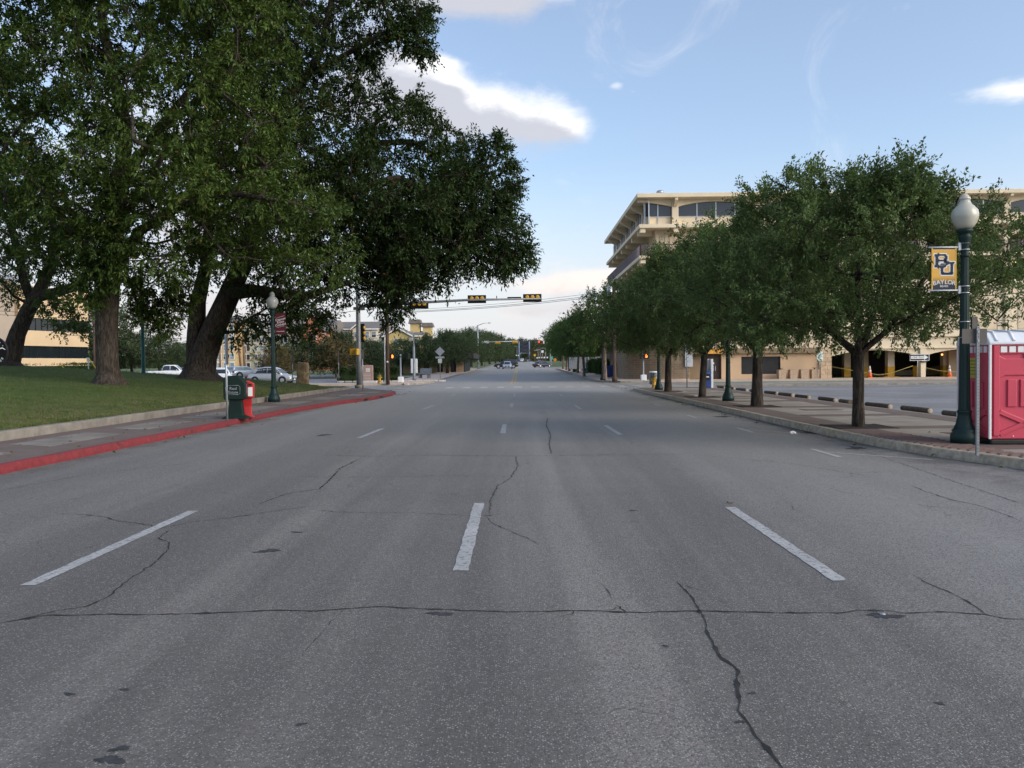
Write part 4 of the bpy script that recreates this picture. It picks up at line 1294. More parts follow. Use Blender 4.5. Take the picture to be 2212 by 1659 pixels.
for a, b, top in ((908, 921, 718), (921, 932, 724)):
    p, q = at(a, top + 12, 170), at(b, top + 12, 170); m_ = (p.x + q.x) / 2
    MB().box(p.x, q.x, 170, 175, rz(170), p.z).build('dormer_wall', A_GRN, ap)
    MB().prism([(p.x - .2, p.z), (q.x + .2, p.z), (m_, p.z + 1.1)], 'y', 169.7, 175).build('dormer_roof', ROOFG, ap)

# ------------------------------------------------------------------ the steel truss bridge
br = thing('truss_bridge', 'steel through truss bridge with cross braced portal at the end of the road', 'bridge', (0, 0, 0))
YBR = 450.0; zd = rz(YBR)
pl, pr = at(1121.2, 776, YBR).x, at(1143.8, 776, YBR).x
ztop = at(1132, 737.5, YBR + 12).z
hw = (pr - pl) / 2; xc = (pl + pr) / 2
MB().box(xc - hw - .6, xc + hw + .6, YBR - 6, YBR + 120, zd - .6, zd + .02).build('deck', ROAD, br)
for s in (-1, 1):
    x = xc + s * hw
    MB().tube([(x, YBR, zd), (x, YBR + 12, ztop)], .42, 4, sm=False).build('end_post', STEELPALE, br)
    MB().box(x - .25, x + .25, YBR + 12, YBR + 100, ztop - .4, ztop).build('top_chord', STEELPALE, br)
    for k in range(8):
        y = YBR + 12 + k * 11
        MB().box(x - .18, x + .18, y - .2, y + .2, zd, ztop).build('truss_post', STEELDARK, br)
        MB().tube([(x, y, ztop), (x, y + 11, zd)], .16, 4, sm=False).build('truss_diagonal', STEELDARK, br)
    MB().box(x - s * .9 - .08, x - s * .9 + .08, YBR - 14, YBR + 100, zd, zd + 1.0).build('bridge_rail', mat('rail_pale', (.5, .48, .45), .8), br)
L_ = ztop - zd


def portal(f, w=.2, m=STEELDARK):
    return Vector((0, YBR + 12 * f, zd + L_ * f))


for f in (.42, .62, .80, 1.0):
    q = portal(f); MB().box(xc - hw, xc + hw, q.y - .15, q.y + .15, q.z - .28, q.z + .1).build('portal_strut', STEELPALE if f == .42 else STEELDARK, br)
for f0, f1 in ((.42, .62), (.62, .80), (.80, 1.0)):
    a, b = portal(f0), portal(f1)
    for s in (-1, 1):
        MB().tube([(xc - s * hw, a.y, a.z), (xc + s * hw, b.y, b.z)], .2, 4, sm=False).build('portal_brace', STEELDARK, br)
for s in (-1, 1):
    arc = [(xc + s * hw * (1 - .55 * (1 - math.cos(t))), portal(.25 + .17 * math.sin(t)).y, portal(.25 + .17 * math.sin(t)).z) for t in [i * math.pi / 16 for i in range(9)]]
    MB().tube(arc, .22, 5).build('knee_brace', STEELPALE, br)
for k in range(8):
    y = YBR + 16 + k * 11
    MB().box(xc - hw, xc + hw, y - .2, y + .2, ztop - L_ * .45, ztop - .1).build('sway_frame', STEELDARK, br)
MB().box(xc - hw - 2.5, xc + hw + 2.5, YBR - 30, YBR - 24, -1, zd - .12).build('abutment', CONCW, br)
# ------------------------------------------------------------------ trees
def unit(a):
    return a / np.maximum(np.linalg.norm(a, axis=1, keepdims=True), 1e-9)


def leaves(name, tw_p, tw_d, per, tlen, L, W, droop, m, parent, rg, spread=.9):
    """leaf-shaped faces strung along twigs; one mesh for the whole crown"""
    n = len(tw_p); N = n * per
    p = np.repeat(tw_p, per, 0); d = np.repeat(tw_d, per, 0)
    s = rg.uniform(0, 1, (N, 1)) * tlen * rg.uniform(.6, 1.3, (N, 1))
    bend = np.zeros((N, 3)); bend[:, 2] = -droop * .5
    base = p + d * s + bend * s * s / max(tlen, .1) + rg.normal(0, .02 + .035 * tlen, (N, 3))
    ld = unit(d * .7 + rg.normal(0, spread * .6, (N, 3)) + np.array([0, 0, -droop]))
    sd = unit(np.cross(ld, unit(rg.normal(0, 1, (N, 3)) + np.array([0, 0, 1.9]))))
    ll = L * rg.uniform(.6, 1.25, (N, 1)); ww = W * rg.uniform(.7, 1.2, (N, 1))
    v = np.stack([base, base + ld * ll * .45 + sd * ww * .5, base + ld * ll, base + ld * ll * .45 - sd * ww * .5], 1).reshape(-1, 3)
    me = bpy.data.meshes.new(name)
    me.vertices.add(4 * N); me.vertices.foreach_set('co', v.astype(np.float32).ravel())
    me.loops.add(4 * N); me.loops.foreach_set('vertex_index', np.arange(4 * N, dtype=np.int32))
    me.polygons.add(N); me.polygons.foreach_set('loop_start', np.arange(0, 4 * N, 4, dtype=np.int32))
    me.update(calc_edges=True); me.materials.append(m)
    o = bpy.data.objects.new(name, me); scene.collection.objects.link(o); o.parent = parent
    return o


def grow(root, limbs, clumps, bark, rg, twigs, sub=5, rtwig=.018, trunk_n=14, flare=None, wig=.12):
    """limbs: explicit [(points, radii)]; every clump gets a bough from the nearest limb, thickened by what it carries"""
    nodes, par, fixed = [], [], []
    chains = []
    for pts, rad in limbs:
        ch = []
        P = [Vector(p) for p in pts]
        if nodes:
            j = min(range(len(nodes)), key=lambda i: (nodes[i] - P[0]).length)
            ch.append(j)
        prev = ch[0] if ch else -1
        for k in range(len(P)):
            nseg = 1 if k == 0 else max(1, int((P[k] - P[k - 1]).length / .9))
            for q in range(nseg):
                t = (q + 1) / nseg
                p = P[k] if k == 0 else P[k - 1].lerp(P[k], t)
                r_ = rad[k] if k == 0 else rad[k - 1] + (rad[k] - rad[k - 1]) * t
                nodes.append(p.copy()); par.append(prev); fixed.append(r_); prev = len(nodes) - 1; ch.append(prev)
        chains.append(ch)
    base_n = len(nodes)
    tip = {}
    order = sorted(range(len(clumps)), key=lambda i: min((nodes[k] - Vector(clumps[i][0])).length for k in range(0, base_n, 2)))
    for i in order:
        c = Vector(clumps[i][0])
        A = np.array([tuple(p) for p in nodes]); dd = np.linalg.norm(A - np.array(c), axis=1) + np.maximum(0, A[:, 2] - c.z + .3) * .9
        j = int(dd.argmin()); a = nodes[j]
        L_ = (c - a).length
        n = max(1, int(L_ / .7)); ch = [j]; prev = j
        side = Vector((rg.normal(), rg.normal(), rg.normal() * .5 + .5)) * L_ * wig
        for k in range(1, n + 1):
            t = k / n
            p = a.lerp(c, t) + side * math.sin(math.pi * t) + Vector(tuple(rg.normal(0, .05, 3)))
            nodes.append(p); par.append(prev); fixed.append(0); prev = len(nodes) - 1; ch.append(prev)
        chains.append(ch); tip[i] = prev
    w = [0.0] * len(nodes)
    for i, k in tip.items():
        w[k] += 1.0
    for k in range(len(nodes) - 1, -1, -1):
        if par[k] >= 0:
            w[par[k]] += w[k]
    mb = MB()
    for ci, ch in enumerate(chains):
        rr = [max(fixed[k], rtwig * (max(w[k], 1) ** .55)) for k in ch]
        if ci >= len(limbs):
            rr[0] = min(rr[0], rr[1] * 1.25) if len(rr) > 1 else rr[0]
        mb.tube([nodes[k] for k in ch], rr, trunk_n if ci < len(limbs) else 6, cap=False)
    if flare:
        (fx, fy, fz), fr, fh = flare
        n = 18; secs = []
        ph = rg.uniform(0, 6, 3)
        for q in range(7):
            t = q / 6; r0 = fr * (1 + .85 * (1 - t) ** 2.4)
            secs.append([(fx + r0 * (1 + .16 * (1 - t) * math.sin(3 * a + ph[0]) + .1 * (1 - t) * math.sin(5 * a + ph[1])) * math.cos(a),
                          fy + r0 * (1 + .16 * (1 - t) * math.sin(3 * a + ph[0]) + .1 * (1 - t) * math.sin(5 * a + ph[1])) * math.sin(a), fz - .12 + fh * t) for a in [2 * math.pi * k / n for k in range(n)]])
        mb.loft(secs, cap=False)
    TP, TD = [], []
    for i, (c, r3) in enumerate(clumps):
        r3 = np.array(r3)
        u = unit(rg.normal(0, 1, (twigs, 3))); rad_ = rg.uniform(.25, 1, (twigs, 1)) ** .5
        q = u * rad_ * r3
        TP.append(np.array(c) + q * .66); TD.append(unit(u + rg.normal(0, .45, (twigs, 3)) + np.array([0, 0, .1])))
        a = nodes[tip[i]]
        for k in range(sub):
            b = Vector(TP[-1][k]); mid = a.lerp(b, .5) + Vector(tuple(rg.normal(0, .08, 3)))
            mb.tube([a, mid, b, b + Vector(TD[-1][k]) * .35], [rtwig, rtwig * .75, rtwig * .5, rtwig * .25], 3, cap=False)
    mb.build('trunk', bark, root, fix=False)
    return np.concatenate(TP), np.concatenate(TD)


def inpoly(x, y, poly):
    c = False
    for (x0, y0), (x1, y1) in zip(poly, poly[1:] + poly[:1]):
        if (y0 > y) != (y1 > y) and x < (x1 - x0) * (y - y0) / (y1 - y0) + x0:
            c = not c
    return c


def edge_d(x, y, poly):
    best = 1e9
    for (x0, y0), (x1, y1) in zip(poly, poly[1:] + poly[:1]):
        dx, dy = x1 - x0, y1 - y0; t = max(0, min(1, ((x - x0) * dx + (y - y0) * dy) / (dx * dx + dy * dy + 1e-9)))
        best = min(best, math.hypot(x - x0 - t * dx, y - y0 - t * dy))
    return best


def fill(poly, Y, half, rmin, rmax, n, rg, holes=(), gap=1.15, inset=.8, zmin=2.2):
    """clumps through a crown whose outline is read off the photo and whose depth is that of a real, rounded crown"""
    xs = [p[0] for p in poly]; ys_ = [p[1] for p in poly]; out = []
    tries = 0
    while len(out) < n and tries < n * 90:
        tries += 1
        x, y = rg.uniform(min(xs), max(xs)), rg.uniform(min(ys_), max(ys_))
        if not inpoly(x, y, poly):
            continue
        r_ = rg.uniform(rmin, rmax); rp = r_ * FPX / Y
        e = edge_d(x, y, poly)
        if e < rp * inset * .55:
            continue
        if any(math.hypot((x - hx) / hr, (y - hy) / hr) < 1 + .25 * rp / hr for hx, hy, hr in holes):
            continue
        dmax = half * min(1, (e / (FPX / Y)) / (half * .75)) ** .6
        yy = Y + rg.uniform(-1, 1) * dmax
        c = at(x, y, yy)
        if c.z < zmin:
            continue
        if any((c - q[0]).length < gap * (r_ + q[1][0]) * .5 for q in out):
            continue
        out.append((c, (r_, r_, r_ * .8)))
    return [(tuple(c), r3) for c, r3 in out]


def px_limb(pts, Y, dy=None):
    return [tuple(at(x, y, Y + (dy[i] if dy else 0))) for i, (x, y) in enumerate(pts)]


# --- pecan A: the straight trunk on the lawn
def on_lawn(px, py):
    d = ray(px, py)
    for i in range(1, 900):
        Y = 8 + i * .05; p = at(px, py, Y)
        if p.x < LAWN_X and p.z <= lawn_h(p.x, p.y):
            return Vector((p.x, p.y, lawn_h(p.x, p.y)))
    p = at(px, py, 50.0)
    return Vector((p.x, p.y, lawn_h(p.x, p.y)))


pa = on_lawn(234, 830); pb = on_lawn(438, 820); pc = on_lawn(18, 789)
YA_, YB_, YC_ = pa.y, pb.y, pc.y
rgA = np.random.default_rng(21)
ta = thing('pecan_tree', 'large pecan with a straight furrowed trunk flaring into the lawn', 'tree', (0, 0, 0))
trA = [tuple(pa - Vector((0, 0, .1)))] + px_limb([(231, 760), (230, 690), (240, 560), (262, 400), (272, 280), (252, 190), (222, 60), (215, -60), (228, -190)], YA_)
limbsA = [(trA, [.48, .45, .45, .39, .32, .28, .24, .19, .13, .08]),
          (px_limb([(236, 600), (300, 500), (400, 440), (520, 420), (640, 440)], YA_, [0, -.6, -1.6, -2.6, -3.4]), [.24, .2, .15, .11, .06]),
          (px_limb([(232, 620), (170, 520), (110, 430), (40, 360)], YA_, [0, -.8, -1.6, -2.2]), [.22, .17, .12, .06]),
          (px_limb([(262, 400), (340, 280), (430, 170), (520, 60)], YA_, [0, .8, 1.6, 2.2]), [.22, .17, .12, .06]),
          (px_limb([(240, 540), (250, 480), (330, 400), (350, 330)], YA_, [0, -1.6, -3.2, -4.2]), [.2, .16, .11, .06])]
polyA = [(40, -330), (420, -360), (640, -190), (655, 120), (630, 300), (765, 470), (778, 590), (700, 620), (600, 575), (520, 560), (470, 600), (420, 640), (330, 615), (262, 560), (190, 600), (120, 655), (50, 600), (-30, 480), (-90, 160)]
holesA = [(238, 222, 26), (600, 185, 16), (130, 285, 22), (170, 258, 12), (60, 285, 16), (420, 20, 14), (470, 250, 10), (250, 40, 14), (330, 250, 14)]
clA = fill(polyA, YA_, 5.2, .85, 1.4, 320, rgA, holesA)
for x, y, dy, r_ in ((235, 560, -2.2, .8), (215, 520, -2.4, .8), (262, 520, -2.6, .9), (240, 470, -2.8, .9), (285, 560, -2.4, .8), (225, 420, -3, .9), (270, 440, -3, .9), (200, 575, -2, .6), (255, 590, -1.6, .5), (250, 375, -3, .9), (290, 632, 2, .7), (322, 655, 2.5, .65), (352, 645, 3, .7), (384, 636, 3, .7), (302, 682, 2.5, .45), (340, 688, 3, .5), (372, 676, 3, .55), (402, 655, 3, .6), (352, 712, 3, .32), (410, 620, 2, .8), (275, 600, 1.5, .8), (330, 610, 2, .9), (205, 612, -1, .6), (180, 640, -1.5, .5)):
    clA.append((tuple(at(x, y, YA_ + dy)), (r_, r_, r_ * .85)))
tp, td = grow(ta, limbsA, clA, BARK, rgA, 25, flare=((pa.x, pa.y, pa.z), .44, 1.0))
leaves('crown', tp, td, 27, .62, .205, .08, .32, LEAF_PECAN, ta, rgA)

# --- pecan B: leaning double trunk, boughs reaching over the road
rgB = np.random.default_rng(33)
tb = thing('pecan_tree', 'massive pecan with a leaning double trunk reaching boughs over the road', 'tree', (0, 0, 0))
trB = [tuple(pb - Vector((.2, 0, .1)))] + px_limb([(440, 770), (462, 710), (494, 640), (530, 555), (562, 430), (604, 285), (606, 230), (660, 165), (690, 118), (715, 0), (730, -100)], YB_)
limbsB = [(trB, [.86, .72, .64, .58, .50, .48, .38, .32, .26, .2, .13, .07]),
          (px_limb([(425, 790), (424, 720), (428, 650), (446, 570), (452, 470), (470, 360)], YB_, [.3, .4, .4, .6, 1.0, 1.6]), [.62, .5, .42, .34, .26, .15]),
          (px_limb([(500, 632), (545, 628), (600, 634), (660, 640), (720, 622), (780, 600)], YB_, [-.2, -1.0, -1.8, -2.4, -2.6, -2.6]), [.42, .36, .28, .22, .15, .08]),
          (px_limb([(545, 500), (620, 460), (715, 431), (802, 399), (861, 387), (927, 417), (985, 470), (1040, 520), (1090, 570)], YB_, [0, -.6, -1, -1.4, -1.6, -1.6, -1.6, -1.6, -1.6]), [.36, .30, .25, .2, .16, .12, .09, .06, .04]),
          (px_limb([(562, 430), (660, 400), (754, 345), (816, 309), (891, 306), (980, 363), (1050, 400)], YB_, [0, .6, 1, 1.2, 1.4, 1.4, 1.4]), [.3, .26, .22, .19, .15, .1, .05]),
          (px_limb([(754, 345), (810, 268), (850, 230)], YB_, [1, 1, .8]), [.18, .12, .06]),
          (px_limb([(660, 165), (760, 110), (850, 60), (905, 70)], YB_, [0, -.6, -1.2, -1.4]), [.16, .13, .09, .04]),
          (px_limb([(530, 555), (640, 540), (740, 540), (840, 590), (860, 640)], YB_, [0, 1.5, 2.4, 3, 3]), [.26, .22, .16, .1, .05])]
polyB = [(430, -240), (760, -230), (900, -90), (932, 10), (926, 98), (884, 118), (838, 60), (800, 130), (812, 200), (856, 200), (905, 225), (960, 285), (1030, 308), (1092, 318), (1088, 372), (1108, 400), (1104, 452), (1078, 475), (1138, 500), (1150, 572), (1108, 598), (1020, 606), (960, 616), (900, 648), (876, 694), (840, 704), (800, 650), (752, 650), (742, 690), (700, 730), (645, 742), (590, 735), (560, 700), (520, 742), (488, 730), (500, 690), (560, 655), (520, 620), (400, 610), (372, 300)]
holesB = [(846, 374, 20), (872, 352, 10), (612, 268, 10), (690, 320, 12), (905, 360, 16), (745, 205, 12), (560, 120, 12), (640, 690, 9), (980, 430, 10), (1000, 560, 8), (655, 60, 13)]
clB = fill(polyB, YB_, 6.5, .95, 1.5, 430, rgB, holesB)
clB += fill([(690, 360), (860, 310), (1080, 335), (1098, 450), (1130, 505), (1140, 570), (1020, 602), (900, 642), (840, 690), (770, 610)], YB_ - 1.5, 4.5, .9, 1.3, 95, rgB, holesB[:2], gap=.9)
for (x0, y0), (x1, y1) in zip(polyB[3:18], polyB[4:19]):       # ragged sprays past the crown's edge
    for _ in range(2):
        u = rgB.random(); r_ = rgB.uniform(.28, .5)
        clB.append((tuple(at(x0 + (x1 - x0) * u + rgB.normal(0, 7), y0 + (y1 - y0) * u + rgB.normal(0, 7), YB_ + rgB.uniform(-3, 2))), (r_, r_, r_)))
for x, y, dy, r_ in ((905, 30, -1.2, .8), (910, 80, -1.2, .6), (893, 100, -1.2, .45), (880, 60, -1.2, .7), (1128, 560, -1.6, .5), (1095, 575, -1.6, .6), (1085, 340, 1.2, .6), (1100, 425, 1.2, .5), (838, 690, 3, .6), (858, 668, 3, .7), (530, 700, -2, .6), (560, 710, -2, .55), (612, 722, -2, .6), (660, 716, -2, .7), (700, 690, -2, .6)):
    clB.append((tuple(at(x, y, YB_ + dy)), (r_, r_, r_ * .85)))
tp, td = grow(tb, limbsB, clB, BARK, rgB, 23, flare=((pb.x - .2, pb.y, pb.z), .78, 1.0))
leaves('crown', tp, td, 23, .72, .235, .088, .34, LEAF_PECAN2, tb, rgB)

# --- live oak C at the lawn's far edge
rgC = np.random.default_rng(44)
tcx = thing('live_oak_tree', 'dark live oak with a forked leaning trunk in front of the tan office', 'tree', (0, 0, 0))
trC = [tuple(pc - Vector((0, 0, .1)))] + px_limb([(38, 720), (60, 672), (80, 640), (112, 570), (118, 500), (100, 400)], YC_)
limbsC = [(trC, [.62, .46, .43, .40, .28, .22, .14]),
          (px_limb([(70, 655), (50, 600), (44, 560), (20, 480), (-40, 400)], YC_, [0, .3, .5, .8, 1]), [.3, .26, .24, .18, .08]),
          (px_limb([(85, 640), (120, 632), (160, 620), (190, 598), (230, 560)], YC_, [-.1, -.6, -1, -1.3, -1.5]), [.34, .3, .26, .22, .12])]
polyC = [(-420, 40), (-150, -60), (70, 120), (150, 330), (195, 560), (200, 610), (110, 620), (60, 640), (0, 590), (-120, 640), (-380, 600)]
clC = fill(polyC, YC_, 6.5, 1.2, 1.8, 130, rgC, [(70, 590, 14)])
for x, y, dy, r_ in ((105, 660, -1, .55), (135, 700, -1.2, .4), (160, 676, -1.2, .5), (168, 712, -1.2, .33), (125, 645, -1, .6), (30, 640, .5, .8), (5, 610, .5, .9)):
    clC.append((tuple(at(x, y, YC_ + dy)), (r_, r_, r_ * .85)))
tp, td = grow(tcx, limbsC, clC, BARK_OAK, rgC, 26, flare=((pc.x, pc.y, pc.z), .52, .9))
leaves('crown', tp, td, 24, .75, .21, .095, .15, LEAF_OAK, tcx, rgC)


# --- generic trees: one built, then copied
def crown_clumps(rg, rx, rz_, zc, n, r0, r1, flat=.75, top_spread=0.0):
    out = []; tries = 0
    while len(out) < n and tries < 8000:
        tries += 1
        u = rg.normal(0, 1, 3); u /= np.linalg.norm(u); rr = rg.uniform(.2, 1) ** .45
        c = Vector((u[0] * rx * rr, u[1] * rx * rr, zc + u[2] * rz_ * rr))
        lump = 1 + .16 * math.sin(3 * math.atan2(u[1], u[0]) + 5 * u[2])
        c.x *= lump; c.y *= lump
        if u[2] < -.45:
            c.z = zc - rz_ * .68 * rr
        r_ = rg.uniform(r0, r1)
        if any((c - Vector(q[0])).length < .55 * (r_ + q[1][0]) for q in out):
            continue
        out.append((tuple(c), (r_, r_, r_ * flat)))
    return out


def generic(name, label, cat_group, seed, rx, rzz, zc, n, r0, r1, trunk, bark, leafm, twigs, per, tlen, L, W, droop=.1, shoots=0, rtwig=.012, lean=.1, low=.62):
    rg = np.random.default_rng(seed)
    t = thing(name, label, 'tree', (0, 0, 0), group=cat_group)
    fork = zc - rzz * low
    lx, lyy = rg.normal(0, lean), rg.normal(0, lean)
    limbs = [([(0, 0, -.08), (lx * .3, lyy * .3, fork * .35), (lx, lyy, fork * .75), (lx * 1.4, lyy * 1.4, fork)], [trunk * 1.3, trunk * 1.02, trunk * .95, trunk * .9])]
    na = 4
    for k in range(na):
        a = 2 * math.pi * (k + rg.uniform(-.2, .2)) / na + .6
        limbs.append(([(lx * 1.3 + .03 * math.cos(a), lyy * 1.3 + .03 * math.sin(a), fork * .96), (lx + rx * .18 * math.cos(a), lyy + rx * .18 * math.sin(a), fork + rzz * .25), (rx * .42 * math.cos(a), rx * .42 * math.sin(a), zc - rzz * .05), (rx * .5 * math.cos(a), rx * .5 * math.sin(a), zc + rzz * .4)],
                      [trunk * .62, trunk * .5, trunk * .34, trunk * .15]))
    cl = crown_clumps(rg, rx, rzz, zc, n, r0, r1)
    for k in range(shoots):
        a = rg.uniform(0, 2 * math.pi); rr = rx * rg.uniform(.05, .8)
        zt = zc + rzz * math.sqrt(max(.05, 1 - (rr / rx) ** 2)) + rg.uniform(-.1, .55)
        cl.append(((rr * math.cos(a), rr * math.sin(a), zt), (.17, .17, .5)))
    tp, td = grow(t, limbs, cl, bark, rg, twigs, sub=4, rtwig=rtwig, trunk_n=12)
    leaves('crown', tp, td, per, tlen, L, W, droop, leafm, t, rg)
    return t


def put(t, p, rot, sc):
    t.location = p; t.rotation_euler = (0, 0, rot); t.scale = (sc, sc, sc) if isinstance(sc, (int, float)) else sc


G_OAK = 'live oaks along the right-hand walk'
oak1 = generic('street_oak', 'broad live oak in the walk beside the green lamp post with the gold banner', G_OAK, 51, 3.6, 1.75, 3.55, 104, .6, .95, .122, BARK_OAK, LEAF_OAK, 22, 44, .42, .09, .038, .05, 46, .0082, .12, 1.0)
put(oak1, TREES_R[0], .4, (1.0, 1.0, .99))
oak2 = generic('street_oak', 'live oak with a forked trunk between two iron lamp posts on the walk', G_OAK, 52, 3.7, 2.0, 3.95, 96, .65, 1.05, .175, BARK_OAK, LEAF_OAK, 22, 36, .48, .105, .045, .05, 30, .010, .06, .95)
put(oak2, TREES_R[1], 2.2, 1.0)
dup(oak1, 'live oak with a straight dark trunk beside the blue pay box', TREES_R[2], 2.9, 1.12)
dup(oak2, 'last live oak before the crossing, beside the yellow hydrant', TREES_R[3], 4.4, .97)

G_ELM = 'small trees along the far right walk'
elm = generic('street_elm', 'bright green street tree at the corner by the brick garage wall', G_ELM, 61, 2.7, 2.5, 4.7, 70, .7, 1.1, .15, BARK_PALE, LEAF_ELM, 18, 22, .6, .16, .085, .1, 6, .014, .15)
put(elm, (gp(1317, 823, .15).x, 74.6, .15), .3, 1.08)
far_elms = [(1262, 813, 4.2, .90, 'bright street tree beside the clipped round hedges'), (1248, 806, 1.2, .92, 'bright street tree next but one from the brick corner, thin pale trunk'),
            (1240, 804, 3.0, 1.0, 'stouter bright street tree near the far hedge end'), (1230, 801.5, 5.2, .95, 'bright street tree beside the white standing sign'),
            (1224, 799.5, 2.1, 1.05, 'bright street tree past the white standing sign'), (1216.5, 797, .7, 1.1, 'last bright street tree before the second crossing')]
for px_, py_, rot, sc, lab in far_elms:
    p = gp(px_, py_, .15); dup(elm, lab, p, rot, sc)

far1 = generic('background_oak', 'rounded dark oak beside the park boulder', 'oaks beyond the crossing', 71, 4.2, 2.9, 4.3, 75, 1.0, 1.6, .24, BARK_OAK, LEAF_FAR, 18, 16, .9, .24, .11, .08, 8, .02, .25)
put(far1, (at(664, 800, 98).x, 98, rz(98)), .2, (.95, .95, .56))
far2 = generic('background_oak', 'spreading dark oak behind the clipped hedge and granite marker', 'oaks beyond the crossing', 72, 4.6, 2.6, 4.7, 75, 1.0, 1.6, .28, BARK_OAK, LEAF_FAR, 18, 16, .9, .24, .11, .08, 10, .02, .3)
put(far2, (at(738, 800, 108).x, 108, rz(108)), 1.0, (.85, .85, .70))
rows_ = [(far1, 805, 104, 738, 2.0, 'oak standing behind the brown utility pole'), (far2, 868, 116, 736, .5, 'oak in front of the gold apartment gable'),
         (far1, 918, 110, 728, 3.1, 'oak shading the low office lawn'), (far2, 966, 116, 719, 4.0, 'oak with a thick pale trunk on the office lawn'),
         (far1, 1008, 146, 722, 5.0, 'oak behind the diamond road sign'), (far2, 1018, 200, 714, 2.4, 'tall oak past the second crossing, behind the signal mast'), (far1, 978, 205, 720, .9, 'tall oak behind the signal pole at the second crossing'),
         (far1, 205, 124, 640, .3, 'tall dark tree at the corner of the tan office'), (far1, 285, 128, 722, 2.6, 'oak beyond the tan office and the green pole'), (far2, 345, 122, 728, 1.6, 'wide oak beyond the parking, beside the green pole'), (far1, 398, 150, 742, 4.6, 'small oak beyond the leaning trunk')]
for src, px_, Y, top, rot, lab in rows_:
    sc = (at(px_, top, Y).z - rz(Y)) / (7.7 if src is far1 else 7.8)
    dup(src, lab, (at(px_, 790, Y).x, Y, rz(Y)), rot, sc)
rows_ = [(far1, -10.5, 232, 1.22, 1.4, 'tall oak behind the black pickup'), (far2, -10, 280, 1.3, 5.5, 'rounded oak left of the truss bridge road'), (far1, -9.5, 330, 1.3, 3.3, 'oak close to the bridge approach on the pickup side'),
         (far2, -9, 385, 1.3, .1, 'oak short of the truss bridge on the pickup side'), (far1, -7.4, 443, 1.15, 2.7, 'oak at the foot of the truss bridge'), (far2, -6, 590, 2.0, 4.4, 'oak across the river behind the bridge'), (far1, 12, 600, 2.0, 1.9, 'oak across the river on the lamp standards side'), (far1, 3, 650, 2.3, .9, 'oak across the river straight behind the portal'),
         (far2, 12.6, 443, 1.15, 3.9, 'oak beside the bridge on the lamp standards side'), (far1, 20, 400, 1.3, .8, 'oak behind the yellow diamond sign'), (far2, 24, 330, 1.3, 2.2, 'oak behind the far lamp standards'), (far1, 22, 275, 1.25, 4.9, 'oak behind the orange diamond sign'),
         (far2, 19, 235, 1.2, 1.1, 'oak past the second crossing beside the street trees'), (far1, 17.5, 205, 1.15, 3.7, 'oak behind the row of bright street trees'), (far2, 21, 160, 1.0, .3, 'oak behind the clipped bushes'), (far1, 26, 135, 1.0, 5.1, 'oak behind the blue waste container')]
for src, X, Y, sc, rot, lab in rows_:
    dup(src, lab, (X, Y, rz(Y)), rot, sc)
rust = generic('crape_myrtle', 'rusty green small tree beside the park boulder', 'small rusty trees', 81, 1.5, 1.1, 1.6, 26, .5, .8, .07, BARK_PALE, LEAF_RUST, 16, 16, .5, .16, .08, .1, 0, .01, .2)
put(rust, (at(598, 800, 92).x, 92, rz(92)), .5, 1.35)
dup(rust, 'rusty green small tree at the end of the dark hedge', (at(727, 800, 96).x, 96, rz(96)), 2.0, 1.6)
dup(rust, 'reddish small tree behind the clipped hedges by the garage', (at(1290, 800, 120).x, 120, rz(120)), 3.0, 1.5)
dup(rust, 'reddish small tree beside the bridge portal', (at(1160, 785, 380).x, 380, rz(380)), 3.0, 2.2)


# --- the wooded river bank closing the view: one far mass nobody could count
rgW = np.random.default_rng(7)
nW = 5200
wx = np.concatenate([rgW.uniform(-150, 150, nW // 2), rgW.uniform(-170, 170, nW - nW // 2)])
wy = np.concatenate([rgW.uniform(640, 700, nW // 2), rgW.uniform(262, 300, nW - nW // 2)])
keep = (wy > 500) | (np.abs(wx - 1.5) > 21)
wx, wy = wx[keep], wy[keep]
top = np.where(wy > 500, 13 + 5 * np.sin(wx * .045) + 3 * np.sin(wx * .13 + 1), 6 + 2.2 * np.sin(wx * .11) + 1.2 * np.sin(wx * .37))
wz = rgW.uniform(0, 1, len(wx)) ** 1.15 * top
wp = np.stack([wx, wy, wz + np.array([rz(y) for y in wy]) - .3], 1)
wo_ = leaves('wooded_bank', wp, unit(rgW.normal(0, 1, wp.shape) + np.array([0, -.3, .3])), 12, 2.4, 1.7, 1.1, .1, LEAF_FAR, None, rgW)
wo_['kind'] = 'stuff'; wo_['label'] = 'distant wooded river bank closing the view behind the bridge'; wo_['category'] = 'woods'


berm = MB().prism([(690, 1.0), (705, 9.5), (760, 9.5), (775, 1.0)], 'x', -600, 600)
struct(berm, 'far_bank', mat('far_bank', (.05, .065, .03), .95, var=.4, scale=.05))


